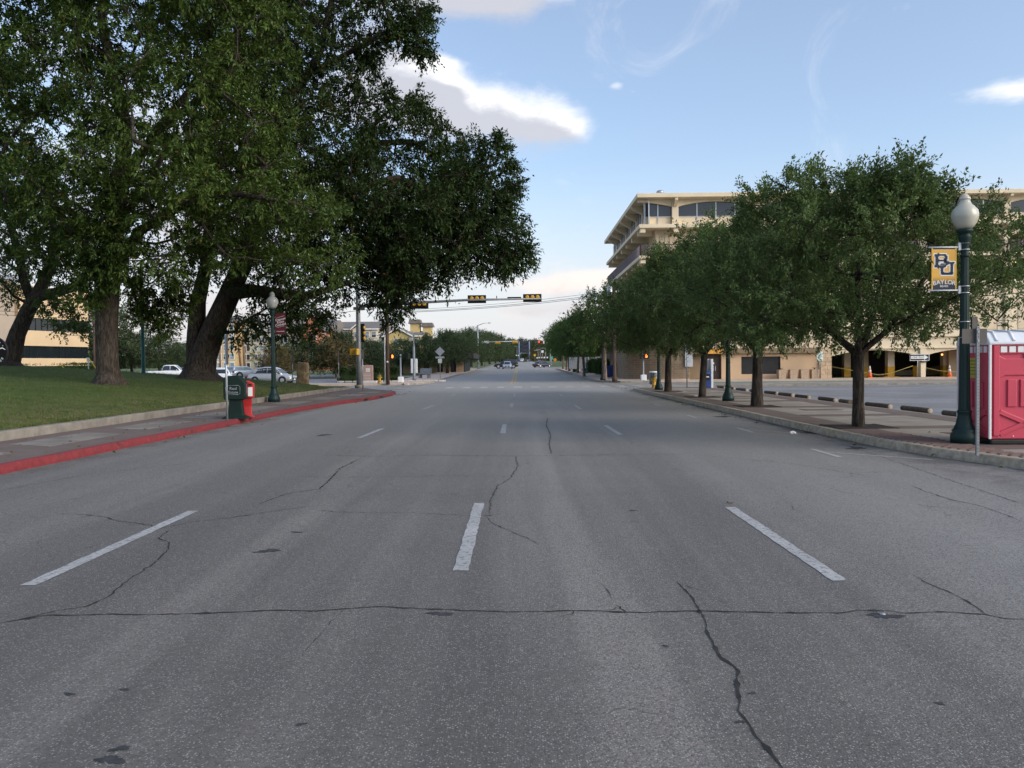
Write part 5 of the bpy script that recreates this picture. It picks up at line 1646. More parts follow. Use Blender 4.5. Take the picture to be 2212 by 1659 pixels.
# --- hedges
def hedge(name, label, c, size, n, leafm, seed, rnd_=1.0, group=None):
    n = int(n * .6)
    rg = np.random.default_rng(seed)
    t = thing(name, label, 'hedge', c, group=group)
    sx_, sy_, sz_ = size
    u = unit(rg.normal(0, 1, (n, 3)))
    e = 2.0 / 6.0 if rnd_ < .5 else .75
    q = np.sign(u) * np.abs(u) ** e
    q = q / np.maximum(np.abs(q).max(1, keepdims=True), 1e-6) if rnd_ < .5 else q / np.maximum(np.linalg.norm(q, axis=1, keepdims=True), 1e-6)
    q = q * rg.uniform(.82, 1.02, (n, 1)) + rg.normal(0, .015, (n, 3))
    p = q * np.array([sx_ / 2, sy_ / 2, sz_ / 2]) + np.array([0, 0, sz_ / 2])
    p[:, 2] = np.maximum(p[:, 2], .03)
    leaves('foliage', p, u, 5, .16, .14, .075, .0, leafm, t, rg)
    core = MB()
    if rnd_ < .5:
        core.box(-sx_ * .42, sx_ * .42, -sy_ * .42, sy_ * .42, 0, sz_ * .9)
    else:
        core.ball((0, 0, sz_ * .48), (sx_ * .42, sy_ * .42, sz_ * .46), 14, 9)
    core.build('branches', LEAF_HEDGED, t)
    return t


p0, p1 = gp(736, 823, .15), gp(789, 823, .15)
yh = 79.5
hx = lambda px_: at(px_, 800, yh).x
hh_ = at(760, 797, yh).z - rz(yh)
hedge('clipped_hedge', 'dark clipped box hedge beside the traffic signal pole', ((hx(735) + hx(774)) / 2, yh, rz(yh)), (hx(774) - hx(735), 1.5, hh_), 2600, LEAF_HEDGED, 91, .2)
hedge('clipped_hedge', 'dark clipped box hedge behind the yellow hydrant', ((hx(804) + hx(862)) / 2, yh, rz(yh)), (hx(862) - hx(804), 1.5, hh_), 3600, LEAF_HEDGED, 92, .2)
for i, (px_, py_, w, h, lab) in enumerate([(1342, 815, 2.6, 1.75, 'round clipped bush against the brick garage wall'), (1322, 812, 2.0, 1.7, 'round clipped bush beside the corner street tree'), (1304, 812, 2.2, 1.75, 'round clipped bush behind the black lamp post'),
                                           (1292, 809, 2.4, 1.8, 'round clipped bush between two green lamp posts'), (1279, 806, 2.6, 1.8, 'round clipped bush beside the green lamp post'), (1268, 804, 3.0, 2.2, 'tall round clipped bush at the far end of the hedge row')]):
    p = gp(px_, py_, .15)
    hedge('clipped_bush', lab, (p.x + .6, p.y + .5, rz(p.y) + .14), (w, w, h), 2200, LEAF_HEDGE, 100 + i, 1.0, 'clipped bushes along the far right walk')
p = at(300, 805, 88)
hedge('clipped_hedge', 'low dark hedge running along the tan office base', (at(95, 790, 99).x, 99, rz(99)), (14, 1.4, at(95, 787, 99).z - rz(99)), 5200, LEAF_HEDGE, 120, .2)
# ------------------------------------------------------------------ lamp posts
def lamp_post(label, p, H, globe=GLOBE, m=LAMPGREEN, sc=1.0, group='ornamental lamp posts'):
    t = thing('lamp_post', label, 'lamp post', p, group=group)
    s = sc
    MB().lathe([(.235 * s, 0), (.235 * s, .17 * s), (.20 * s, .21 * s), (.215 * s, .245 * s), (.185 * s, .27 * s), (.145 * s, .36 * s), (.118 * s, .5 * s), (.115 * s, .56 * s), (.125 * s, .575 * s), (.125 * s, .60 * s), (.1 * s, .62 * s)], n=20).build('base', m, t)
    zg = H - .66 * s
    MB().lathe([(.10 * s, .60 * s), (.066 * s, zg - .5 * s)], n=24, flute=.1, sm=False).build('pole', m, t)
    MB().lathe([(.072 * s, zg - .5 * s), (.08 * s, zg - .47 * s), (.066 * s, zg - .44 * s), (.07 * s, zg - .3 * s), (.11 * s, zg - .15 * s), (.115 * s, zg - .12 * s), (.09 * s, zg - .1 * s), (.09 * s, zg - .07 * s), (.135 * s, zg - .05 * s), (.14 * s, zg), (.12 * s, zg + .01 * s)], n=20).build('capital', m, t)
    gl = MB().lathe([(.12 * s, zg + .01 * s), (.17 * s, zg + .08 * s), (.222 * s, zg + .19 * s), (.232 * s, zg + .27 * s), (.215 * s, zg + .35 * s), (.165 * s, zg + .41 * s), (.155 * s, zg + .425 * s), (.12 * s, zg + .45 * s), (.095 * s, zg + .50 * s), (.085 * s, zg + .54 * s)], n=24).build('globe', globe, t)
    MB().lathe([(.085 * s, zg + .535 * s), (.1 * s, zg + .55 * s), (.095 * s, zg + .575 * s), (.06 * s, zg + .62 * s), (.035 * s, zg + .655 * s), (.0, zg + .66 * s)], n=16).build('finial', globe, gl)
    return t


def poly_print(mb, pts, y, m=0):
    mb.add([(x, y, z) for x, z in pts], [tuple(range(len(pts)))], m)


P1 = gp(2083, 958, .15)
H1 = at(2080, 418, P1.y).z - .15
L1 = lamp_post('green fluted lamp post carrying a gold banner beside the red portable toilet', P1, H1, sc=1.0)
# gold banner: cloth panel between two arms, with its lettering
bl_, br_ = at(2012, 540, P1.y), at(2066, 540, P1.y)
bz1, bz0 = at(2040, 533, P1.y).z - .15, at(2040, 629, P1.y).z - .15
bx0, bx1 = bl_.x - P1.x, br_.x - P1.x
ban = MB()
n = 16
for i in range(n):
    z0, z1 = bz0 + (bz1 - bz0) * i / n, bz0 + (bz1 - bz0) * (i + 1) / n
    ban.box(bx0, bx1, -.006, .006, z0, z1)
gm = bpy.data.materials.new('banner_cloth'); gm.use_nodes = True
t_ = gm.node_tree; b_ = t_.nodes['Principled BSDF']; tc_ = nd(t_, 'ShaderNodeTexCoord'); sp_ = nd(t_, 'ShaderNodeSeparateXYZ'); t_.links.new(tc_.outputs['Object'], sp_.inputs[0])
f_ = smooth(t_, sp_.outputs[2], bz0 + .13 * (bz1 - bz0), bz0 + .36 * (bz1 - bz0))
t_.links.new(mixc(t_, f_, (.018, .028, .045), (.72, .40, .07)), b_.inputs['Base Color']); b_.inputs['Roughness'].default_value = .7
bo = ban.build('banner', gm, L1)
bw_, bh_ = bx1 - bx0, bz1 - bz0
for s0 in (bx0, bx1 - .022):
    MB().box(s0, s0 + .022, -.0075, .0075, bz0 + .02, bz1).build('banner_hem', GOLD, bo)
MB().box(bx0 + .022, bx1 - .022, -.008, .008, bz1 - .045, bz1).build('banner_sleeve', NAVY, bo)
MB().box(bx0 + .022, bx1 - .022, -.008, .008, bz0, bz0 + .11 * bh_).build('banner_sleeve', NAVY, bo)
U = lambda u, v: (bx0 + u * bw_, bz0 + (1 - v) * bh_)     # banner coordinates, v downwards


def block_letters(outline_scale, y, m, name):
    """the interlocked B and U as strokes of a slab-serif face"""
    mb = MB(); e = outline_scale

    def bar(u0, v0, u1, v1):
        (x0, z1), (x1, z0) = U(u0, v0), U(u1, v1)
        mb.add([(x0 - e, y, z0 - e), (x1 + e, y, z0 - e), (x1 + e, y, z1 + e), (x0 - e, y, z1 + e)], [(0, 1, 2, 3)])

    def quad(*q):
        mb.add([(U(*p)[0], y, U(*p)[1]) for p in q], [tuple(range(len(q)))])
    # B
    bar(.11, .165, .27, .20); bar(.15, .20, .27, .43); bar(.11, .43, .27, .465)
    bar(.27, .165, .57, .205); bar(.27, .29, .56, .33); bar(.27, .425, .57, .465)
    bar(.53, .205, .64, .275); bar(.55, .33, .67, .41); bar(.52, .275, .60, .345)
    bar(.36, .375, .50, .40)
    # U
    bar(.36, .465, .47, .60); bar(.40, .60, .84, .635); bar(.75, .375, .86, .60); bar(.71, .345, .92, .375)
    bar(.44, .585, .80, .605)
    mb.build(name, m, bo, fix=False)


block_letters(.017, -.0085, PRINTW, 'emblem_edge')
block_letters(0.0, -.0105, NAVY, 'emblem')
for s_, dx in enumerate('BAYLOR'):
    u = .115 + s_ * .155
    zz_ = U(0, .83 - .022 * math.sin(math.pi * (s_ + .5) / 6) * 1.6)[1]
    text(dx, .115, 'lettering', PRINTW, bo, (bx0 + u * bw_, -.0088, zz_), (math.pi / 2, R(-(s_ - 2.5) * -4), 0))
text('BEARS', .055, 'lettering', PRINTW, bo, (bx0 + .5 * bw_, -.0108, U(0, .888)[1]), (math.pi / 2, 0, 0))
for z in (bz1 - .01, bz0 + .015):
    MB().tube([(bx0 - .05, 0, z), (-.06, 0, z)], .014, 8).build('banner_arm', WHITEMETAL, L1)
    MB().box(-.115, -.075, -.02, .02, z - .06, z + .08).build('arm_bracket', WHITEMETAL, L1)
    for dz in (-.05, .07):
        MB().lathe([(.085, -.008), (.085, .008)], (0, 0, z + dz), 16).build('steel_band', ALU, L1)
p = at(2101, 700, P1.y + .1)
MB().box(p.x - P1.x - .03, p.x - P1.x + .07, .06, .12, at(2100, 718, P1.y).z - .15, at(2100, 684, P1.y).z - .15).build('post_box', PADGREY, L1)
for py_ in (695, 729):
    MB().lathe([(.088, -.008), (.088, .008)], (0, 0, at(2083, py_, P1.y).z - .15), 16).build('steel_band', ALU, L1)

P2 = gp(1573, 866, .15)
lamp_post('green fluted lamp post among the oaks beside the timber stops', P2, H1)
P3 = gp(1423, 842, .15)
lamp_post('green lamp post beside the ribbed steel litter bin', P3, H1)
P4 = gp(1302, 821, .15)
lamp_post('near black lamp post on the brick corner beside the pale trunk', P4, H1, m=BLACK)
for px_, py_, lab in ((1317, 812, 'green lamp post behind the corner street tree'), (1258, 806.5, 'green lamp post between the clipped bushes'), (1236, 803, 'small green lamp post at the far end of the bushes')):
    lamp_post(lab, gp(px_, py_, .15) + Vector((.6, 0, 0)), 4.2, m=GREENPOLE, sc=.9)
P5 = gp(592, 868, .15)
H5 = at(584, 630, P5.y).z - .15
L5 = lamp_post('green lamp post with a maroon banner on the left walk', P5, H5, GLOBEG, sc=1.12)
b0, b1 = at(594.5, 676, P5.y), at(617, 722, P5.y)
x0, x1, z0, z1 = b0.x - P5.x, b1.x - P5.x, b1.z - .15, b0.z - .15
mo = MB()
for i in range(6):
    xa, xb = x0 + (x1 - x0) * i / 6, x0 + (x1 - x0) * (i + 1) / 6
    mo.box(xa, xb, -.008, .008, z0, z1)
mo = mo.build('banner', MAROON, L5)
cxm, hm = (x0 + x1) / 2, z1 - z0
for i, w_ in enumerate(('Deposit', 'Enjoy', 'Connect')):
    text(w_, hm * .15, 'lettering', PRINTW, mo, (cxm, -.011, z1 - hm * (.30 + .125 * i)), (math.pi / 2, R(-12), 0), shear=.2)
text('extracobanks', hm * .072, 'lettering', PRINTW, mo, (cxm, -.011, z0 + hm * .14), (math.pi / 2, 0, 0))
for v in (.20, .66):
    MB().add([(x0 + .06, -.011, z1 - hm * (v + .04)), (x1 - .05, -.011, z1 - hm * (v - .06)), (x1 - .05, -.011, z1 - hm * (v - .06) + .008), (x0 + .06, -.011, z1 - hm * (v + .04) + .008)], [(0, 1, 2, 3)]).build('print_rule', PRINTW, mo, fix=False)
for z in (z1 - .01, z0 + .01):
    MB().tube([(0, 0, z), (x1 + .03, 0, z)], .014, 6).build('banner_arm', BLACK, L5)

# plain green pole behind the lawn
p = on_lawn(310, 803)
t = thing('street_light', 'tall slim green light pole standing behind the lawn crest', 'street light', (p.x, p.y, p.z - .1))
hgt = at(306, 560, p.y).z - p.z
MB().lathe([(.16, 0), (.16, .12), (.11, .16), (.085, hgt)], n=12).build('pole', GREENPOLE, t)
MB().tube([(0, 0, hgt), (.5, 0, hgt + .25), (1.3, 0, hgt + .3)], .05, 8).build('arm', GREENPOLE, t)
MB().ball((1.55, 0, hgt + .27), (.35, .13, .08), 12, 6).build('luminaire', GALV, t)

# ------------------------------------------------------------------ portable toilet
pt0 = gp(2138, 962, .15)
t = thing('portable_toilet', 'red plastic portable toilet with a ribbed white roof on the walk', 'portable toilet', (pt0.x, pt0.y, .15), R(-3))
Wd, Dp = 1.12, 1.2
zt0, zb0 = .11, at(2126, 744, pt0.y).z - .15
zr = at(2150, 713, pt0.y).z - .15
MB().box(.03, Wd - .03, .03, Dp - .03, 0, zt0).build('skid', BLACK, t, bevel=.03)
MB().box(.012, Wd - .012, .012, Dp - .012, zt0, zb0).build('wall', REDPOT, t, bevel=.02)
for (x, y) in ((0, 0), (Wd, 0), (0, Dp), (Wd, Dp)):
    MB().box(x - .022, x + .022, y - .022, y + .022, zt0, zb0).build('corner_trim', PRINTW, t, bevel=.012)
# front: frame, vents, embossed field, ribs, saltire
HH = zb0 - zt0
fr = MB()
fr.box(.06, .16, -.02, .012, zt0 + .06, zb0 - .02); fr.box(.16, Wd - .06, -.02, .012, zb0 - .035, zb0 - .02); fr.box(.16, Wd - .06, -.02, .012, zb0 - .17, zb0 - .15)
fr.build('front_frame', REDPOTD, t, bevel=.008)
for i in range(6):
    MB().box(.18 + i * .15, .29 + i * .15, -.012, .011, zb0 - .145, zb0 - .04).build('vent_grille', PRINTW, t)
MB().box(.60, .66, -.028, .01, zb0 - .36, zb0 - .02).build('vent_stile', REDPOTD, t, bevel=.01)
za, zc_ = zt0 + HH * .66, zt0 + HH * .86


def raised(pts, y0, y1, name, m=REDPOTD):
    mb = MB().prism(pts, 'y', y0, y1); mb.build(name, m, t, bevel=.012)


raised([(.14, za - .04), (.26, za + .02), (Wd - .2, za + .02), (Wd - .08, za - .04), (Wd - .08, zc_ + .04), (Wd - .2, zc_ - .02), (.26, zc_ - .02), (.14, zc_ + .04)], -.014, .011, 'embossed_panel')
for x in (.30, .52, .80):
    MB().box(x, x + .16, -.016, .011, zt0 + HH * .34, zt0 + HH * .63).build('rib', REDPOTD, t, bevel=.012)
cxp, czp = .62, zt0 + HH * .17
for sg in (-1, 1):
    MB().cb((cxp, -.004, czp), (1.0, .03, .085), 0, 0, 0, sg * R(24)).build('cross_rib', REDPOTD, t, bevel=.01)
for i in range(4):
    MB().lathe([(.014, 0), (.010, .006), (0, .008)], (0, 0, 0), 10).build('bolt', PRINTW, t, loc=(.16 + i * .25, .012, zt0 + .05), rot=(math.pi / 2, 0, 0))
# left side: sticker, ribs, vents
for i in range(6):
    MB().box(-.004, .013, .12 + i * .17, .22 + i * .17, zb0 - .145, zb0 - .03).build('vent_grille', PRINTW, t)
for y in (.25, .62):
    MB().box(-.016, .013, y, y + .15, zt0 + HH * .32, zt0 + HH * .60).build('rib', REDPOTD, t, bevel=.012)
for sg in (-1, 1):
    MB().cb((-.0, .6, czp), (.03, .95, .085), 0, 0, sg * R(22), 0).build('cross_rib', REDPOTD, t, bevel=.01)
stk = MB().box(-.008, .012, .42, .78, zt0 + HH * .64, zt0 + HH * .86).build('notice', mat('notice_yellow', (.55, .45, .06), .6, var=.05), t)
for i in range(5):
    MB().box(-.0105, -.0085, .47, .73, zt0 + HH * (.68 + i * .036), zt0 + HH * (.68 + i * .036) + .012).build('notice_line', BLACK, stk)
# roof: shallow vault with ribs
secs = []
for k in range(13):
    u = k / 12; x = -.03 + (Wd + .06) * u
    secs.append([(x, -.03, zb0 - .01), (x, -.03, zb0 + .05), (x, .12, zb0 + .06 + (zr - zb0 - .06) * .8), (x, Dp / 2, zr), (x, Dp - .12, zb0 + .06 + (zr - zb0 - .06) * .8), (x, Dp + .03, zb0 + .05), (x, Dp + .03, zb0 - .01)])
rf = MB().loft(secs, sm=False).build('roof', ROOFW, t, bevel=.02)
for k in range(4):
    x = .1 + k * .3
    MB().tube([(x, -.02, zb0 + .05), (x, .12, zb0 + .06 + (zr - zb0 - .06) * .8), (x, Dp / 2, zr), (x, Dp - .1, zb0 + .05 + (zr - zb0 - .06) * .8)], .03, 8).build('roof_rib', ROOFW, rf)

# perforated post with the back of a sign
sp0 = gp(2111, 981, .155)
t = thing('street_sign', 'blank back of a road sign on a perforated steel post', 'sign', sp0)
ht = at(2106, 706, sp0.y).z - .155
MB().box(-.022, .022, -.022, .022, -.02, ht).build('post', GREYPOLE, t)
for i in range(int(ht / .05)):
    MB().lathe([(.0075, 0), (.0075, .003)], (0, 0, 0), 6).build('post_hole', BLACK, t, loc=(0, -.0225, .05 + i * .05), rot=(math.pi / 2, 0, 0))
a, b = at(2080, 712, sp0.y), at(2134, 741, sp0.y)
sgn = MB().box(a.x - sp0.x, b.x - sp0.x, .024, .028, at(2106, 742, sp0.y).z - .155, ht - .03).build('sign_plate', PADGREY, t, bevel=.0)
for z in (ht - .08, ht - .22):
    MB().lathe([(.012, 0), (.012, .012)], (0, 0, 0), 8).build('bolt', GALV, t, loc=(0, -.022, z), rot=(math.pi / 2, 0, 0))


# ------------------------------------------------------------------ small sign poles
def sign_pole(label, base, h, plate=None, rot=0.0, pole=GALV, r=.03, name='street_sign', z0=None):
    """plate: (width, height, material, z of its top, thickness)"""
    t = thing(name, label, 'sign', base, rot)
    MB().tube([(0, 0, -.05), (0, 0, h)], r, 10).build('post', pole, t)
    pls = plate if isinstance(plate, list) else ([plate] if plate else [])
    for w, ph, m, zt_, sh in pls:
        if sh == 'diamond':
            q = w / 2
            o = MB().prism([(-q, zt_ - q), (0, zt_ - 2 * q), (q, zt_ - q), (0, zt_)], 'y', -r - .008, -r - .002).build('sign_plate', m, t)
        else:
            o = MB().box(-w / 2, w / 2, -r - .008, -r - .002, zt_ - ph, zt_).build('sign_plate', m, t, bevel=.0)
    return t


sp_ = gp(491, 909, .15)
hs = at(497, 722, sp_.y).z - .15
sign_pole('galvanised sign pole in front of the green newspaper box, plate edge-on', sp_, hs, (.32, at(0, 735, sp_.y).z - at(0, 800, sp_.y).z, PADGREY, hs, ''), R(101))
sp_ = gp(486 + 998, 838, .15)
sign_pole('dark slender sign post beside the straight oak trunk', sp_, at(1484, 745, sp_.y).z - .15, (.3, .45, PADGREY, at(1484, 745, sp_.y).z - .15, ''), R(80), GREYPOLE)
for px_, top, bot, Y, w, ph, rot, lab, m in ((962 * .0 + 653 - 5, 728, 823, 54, .1, .9, 80, 'sign pole with an edge-on plate beside the silver sedan bonnet', PADGREY),):
    pass
q = on_lawn(617, 826)
zt = at(615, 752, q.y)
sign_pole('thin sign pole seen edge-on in front of the silver sedan', Vector((at(630.0, 800, 55).x, 55.2, .25)), at(630, 753, 55.2).z - .25, (.35, 1.0, PADGREY, at(630, 753, 55.2).z - .25, ''), R(104), GREYPOLE)
sign_pole('thin sign pole seen edge-on beside the clipped hedge', gp(732, 826, .15), at(732, 760, gp(732, 826, .15).y).z - .15, (.35, 1.0, PADGREY, at(732, 760, gp(732, 826, .15).y).z - .15, ''), R(100), GREYPOLE)
sign_pole('no parking sign with red print behind the silver sedan', Vector((at(575.5, 800, 92).x, 92, rz(92))), at(575, 762, 92).z - rz(92), (.34, .95, mat('sign_white_red', (.62, .50, .50), .5, var=.2, scale=9), at(575, 762, 92).z - rz(92), ''), 0, GALV)
d0 = gp(951, 817, .15)
zd0 = at(951, 749, d0.y).z - d0.z
sign_pole('back of a diamond warning sign with two small plates below', d0, zd0, [(1.0, 0, GALV, zd0, 'diamond'), (.95, .2, GALV, zd0 - 1.02, ''), (.42, .45, mat('sign_pale_back', (.55, .57, .5), .5), zd0 - 1.26, '')], 0, GALV)
w0 = gp(190, 795, .3)
p = Vector((at(191, 790, 60).x, 60.0, .1)); 
sign_pole('small white marker on a post among yellow guy guards', p, at(191, 772.5, 60).z - .1, (.22, .28, PRINTW, at(191, 772.5, 60).z - .1, ''), 0, GALV)
for i, (a, b) in enumerate((((132, 788), (146, 801)), ((192, 774), (215, 803)))):
    A, B = at(*a, 60), at(*b, 60); B.z = min(B.z, 1.3)
    m = MB().tube([A, B + (B - A) * .8], .035, 6)
    tag(m.build('guy_guard', mat('guard_yellow', (.62, .46, .05), .6)), ['yellow guy wire guard slanting by the tan office hedge', 'yellow guy wire guard slanting beside the white marker'][i], 'guy guard', 'yellow guy wire guards')
s0 = gp(1771, 819, .15)
zz_ = at(1771, 758, YG - 1).z - .15
sign_pole('parking notice with green and red print on a pole by the stone pier', Vector((at(1771, 800, YG - 1).x, YG - 1, .14)), zz_, (.55, .85, mat('sign_print', (.55, .62, .55), .5, var=.35, scale=7), zz_, ''), 0, GALV)
# one way sign
ow = Vector((at(1982, 800, YG - .8).x, YG - .8, .14))
zz_ = at(1985, 765, YG - .8).z - .14
t = sign_pole('black and white ONE WAY arrow sign on a pole before the garage pier', ow, zz_ - .02, None, 0, GALV)
t['category'] = 'sign'
w0, w1 = at(1965, 772, ow.y).x - ow.x, at(2007, 772, ow.y).x - ow.x
h_ = zz_ - (at(1985, 779, ow.y).z - .14)
pl_ = MB().box(w0, w1, -.05, -.04, zz_ - h_, zz_).build('sign_plate', PRINTW, t)
MB().box(w0 + .04, w1 - .04, -.056, -.051, zz_ - h_ + .04, zz_ - .04).build('sign_field', BLACK, pl_)
zc2 = zz_ - h_ / 2
MB().add([(w0 + .1, -.06, zc2 - h_ * .22), (w1 - .45, -.06, zc2 - h_ * .22), (w1 - .45, -.06, zc2 - h_ * .38), (w1 - .1, -.06, zc2), (w1 - .45, -.06, zc2 + h_ * .38), (w1 - .45, -.06, zc2 + h_ * .22), (w0 + .1, -.06, zc2 + h_ * .22)], [(0, 1, 2, 3, 4, 5, 6)]).build('arrow', PRINTW, pl_, fix=False)
text('ONE WAY', h_ * .4, 'lettering', BLACK, pl_, ((w0 + w1) / 2 - .12, -.064, zc2), (math.pi / 2, 0, 0))
# round medallion marker at the lawn edge
mk = on_lawn(-8, 893)
t = thing('trail_marker', 'round black medallion marker with white longhorn emblem on a black post', 'marker', (mk.x, mk.y, mk.z - .05), R(-4))
zc_ = at(-4, 756, mk.y).z - mk.z
MB().box(-.05, .05, -.03, .03, 0, zc_).build('post', BLACK, t)
rr = .40
MB().lathe([(rr, 0), (rr, .03)], (0, 0, 0), 40).build('disc', BLACK, t, loc=(0, -.03, zc_), rot=(math.pi / 2, 0, 0))
MB().lathe([(rr - .01, 0), (rr - .01, .008), (rr - .03, .008), (rr - .03, 0)], (0, 0, 0), 40).build('rim', BLACK, t, loc=(0, -.06, zc_), rot=(math.pi / 2, 0, 0))
hn = [(-.33, .06), (-.25, .10), (-.12, .05), (0, .045), (.12, .05), (.25, .10), (.33, .06)]
MB().tube([(x, -.065, zc_ + z) for x, z in hn], [.006, .014, .018, .02, .018, .014, .006], 6).build('longhorn_emblem', PRINTW, t)
MB().box(-.035, .035, -.07, -.06, zc_ - .13, zc_ + .02).build('emblem_letter', PRINTW, t)
for k in range(9):
    a = R(215 + k * 13.75)
    MB().box(-.02, .02, -.068, -.061, -.03, .03).build('rim_figure', GALV, t, loc=(math.cos(a) * .30, 0, zc_ + math.sin(a) * .30), rot=(0, -(a + math.pi / 2), 0))
for k in range(7):
    a = R(30 + k * 20)
    MB().box(-.012, .012, -.068, -.061, -.012, .012).build('rim_figure', GALV, t, loc=(math.cos(a) * .31, 0, zc_ + math.sin(a) * .31))

# ------------------------------------------------------------------ newspaper boxes
g0 = gp(501, 906, .15)
t = thing('newspaper_box', 'dark green plastic newspaper box on a tapered pedestal', 'newspaper box', (g0.x - .02, g0.y + .45, .15), R(8))
kx = 1.0
hgt = at(500, 812, g0.y).z - .15
s = hgt / 1.12
MB().loft([[(-.34 * s, -.24 * s, 0), (.34 * s, -.24 * s, 0), (.34 * s, .24 * s, 0), (-.34 * s, .24 * s, 0)], [(-.30 * s, -.21 * s, .04 * s), (.30 * s, -.21 * s, .04 * s), (.30 * s, .21 * s, .04 * s), (-.30 * s, .21 * s, .04 * s)],
           [(-.19 * s, -.15 * s, .1 * s), (.19 * s, -.15 * s, .1 * s), (.19 * s, .15 * s, .1 * s), (-.19 * s, .15 * s, .1 * s)], [(-.15 * s, -.13 * s, .52 * s), (.15 * s, -.13 * s, .52 * s), (.15 * s, .13 * s, .52 * s), (-.15 * s, .13 * s, .52 * s)]], sm=False).build('pedestal', NEWSG, t, bevel=.015)
MB().prism([(-.26 * s, .50 * s), (.24 * s, .50 * s), (.27 * s, .55 * s), (.27 * s, .93 * s), (.10 * s, 1.12 * s), (-.16 * s, 1.12 * s), (-.18 * s, 1.08 * s), (-.28 * s, 1.05 * s), (-.28 * s, .56 * s)], 'y', -.2 * s, .2 * s).build('cabinet', NEWSG, t, bevel=.02)
MB().box(.272 * s, .28 * s, -.15 * s, .15 * s, .62 * s, .9 * s).build('window', CARGLASS, t)
lb = thing
fr = MB(); zt_, zb_ = .87 * s, .63 * s
for a, b in (((-.18, zt_), (.10, zt_)), ((-.18, zb_), (.10, zb_)), ((-.22, zb_ + .04), (-.22, zt_ - .04)), ((.14, zb_ + .04), (.14, zt_ - .04)), ((-.22, zt_ - .04), (-.18, zt_)), ((.10, zt_), (.14, zt_ - .04)), ((-.22, zb_ + .04), (-.18, zb_)), ((.10, zb_), (.14, zb_ + .04))):
    fr.tube([(a[0] * s, -.203 * s, a[1]), (b[0] * s, -.203 * s, b[1])], .005, 4)
fr.build('label_outline', GALV, t)
text('Real', .11 * s, 'lettering', GALV, t, (-.03 * s, -.207 * s, .79 * s), (math.pi / 2, 0, 0))
text('Estate', .10 * s, 'lettering', GALV, t, (-.03 * s, -.207 * s, .69 * s), (math.pi / 2, 0, 0))
r0 = gp(521, 903, .15)
t = thing('newspaper_box', 'bright red newspaper box on a slim pedestal', 'newspaper box', (r0.x + .0, r0.y + .55, .15), R(14))
hgt = at(522, 821, r0.y).z - .15; s = hgt / 1.05
MB().loft([[(-.14 * s, -.14 * s, 0), (.20 * s, -.14 * s, 0), (.20 * s, .14 * s, 0), (-.14 * s, .14 * s, 0)], [(-.12 * s, -.12 * s, .05 * s), (.14 * s, -.12 * s, .05 * s), (.14 * s, .12 * s, .05 * s), (-.12 * s, .12 * s, .05 * s)],
           [(-.12 * s, -.1 * s, .3 * s), (.13 * s, -.1 * s, .3 * s), (.13 * s, .1 * s, .3 * s), (-.12 * s, .1 * s, .3 * s)], [(-.13 * s, -.12 * s, .55 * s), (.14 * s, -.12 * s, .55 * s), (.14 * s, .12 * s, .55 * s), (-.13 * s, .12 * s, .55 * s)]], sm=False).build('pedestal', NEWSR, t, bevel=.012)
MB().prism([(-.20 * s, .54 * s), (.20 * s, .54 * s), (.21 * s, .94 * s), (.06 * s, 1.02 * s), (-.16 * s, 1.03 * s), (-.22 * s, .98 * s)], 'y', -.18 * s, .18 * s).build('cabinet', NEWSR, t, bevel=.02)
MB().box(.02 * s, .17 * s, -.186 * s, -.181 * s, .59 * s, .84 * s).build('paper_label', PRINTW, t, bevel=.0)
MB().box(.06 * s, .15 * s, -.186 * s, -.181 * s, .88 * s, .94 * s).build('coin_plate', BLACK, t)


# ------------------------------------------------------------------ traffic signals
def signal_back(t, x, y, z, w=1.28, h=.56, plate=BLACK, facing=-1, lit=None, r=.1):
    """a horizontal three-section head; we see its back (facing +y) or its lit front"""
    pp = MB().box(x - w / 2, x + w / 2, y - .01, y + .01, z - h / 2, z + h / 2).build('backplate', plate, t, bevel=.03)
    hs_ = MB().box(x - w * .43, x + w * .43, y - .14, y - .012, z - h * .28, z + h * .28).build('signal_housing', (SIGNALY if plate is SIGNALY else BLACK), pp, bevel=.04)
    for k in (-1, 0, 1):
        m = SIGNALY if lit is None else (lit if k == -1 else BLACK)
        MB().lathe([(w * .11, -.02), (w * .11, .08), (w * .07, .1)], (0, 0, 0), 14).build('signal_lens', m, pp, loc=(x + k * w * .28, y - .09, z + (.05 if lit is None else 0)), rot=(math.pi / 2, 0, 0))
    return pp


m0 = gp(776, 838, .15)
ms = thing('signal_mast', 'grey traffic signal mast with a long arm over the road and a lamp arm', 'traffic signal', (m0.x, m0.y, .1))
Ym = m0.y
lz = lambda px_, py_: at(px_, py_, Ym).z - .1
lx_ = lambda px_, py_=650: at(px_, py_, Ym).x - m0.x
MB().lathe([(.30, -.05), (.30, .12), (.32, .14), (.32, .26)], n=12).build('footing', CONCW, ms)
ztp = lz(770, 515)
MB().lathe([(.19, .26), (.17, 2.5), (.15, lz(774, 655)), (.10, ztp)], n=16).build('pole', GREYPOLE, ms)
MB().tube([(0, 0, lz(774, 662)), (lx_(880), 0, lz(880, 655)), (lx_(1010), 0, lz(1010, 648)), (lx_(1168), 0, lz(1168, 645))], [.125, .10, .085, .06], 12).build('mast_arm', GREYPOLE, ms)
MB().tube([(0, 0, ztp - .1), (lx_(815), 0, lz(815, 505)), (lx_(872), 0, lz(872, 524))], [.06, .05, .045], 8).build('lamp_arm', GREYPOLE, ms)
MB().ball((lx_(882), 0, lz(882, 527)), (.36, .14, .09), 14, 7).build('luminaire', GALV, ms)
for px_, py_ in ((1030, 646), (1150, 643.5), (905, 658)):
    pp = signal_back(ms, lx_(px_), .13, lz(px_, py_))
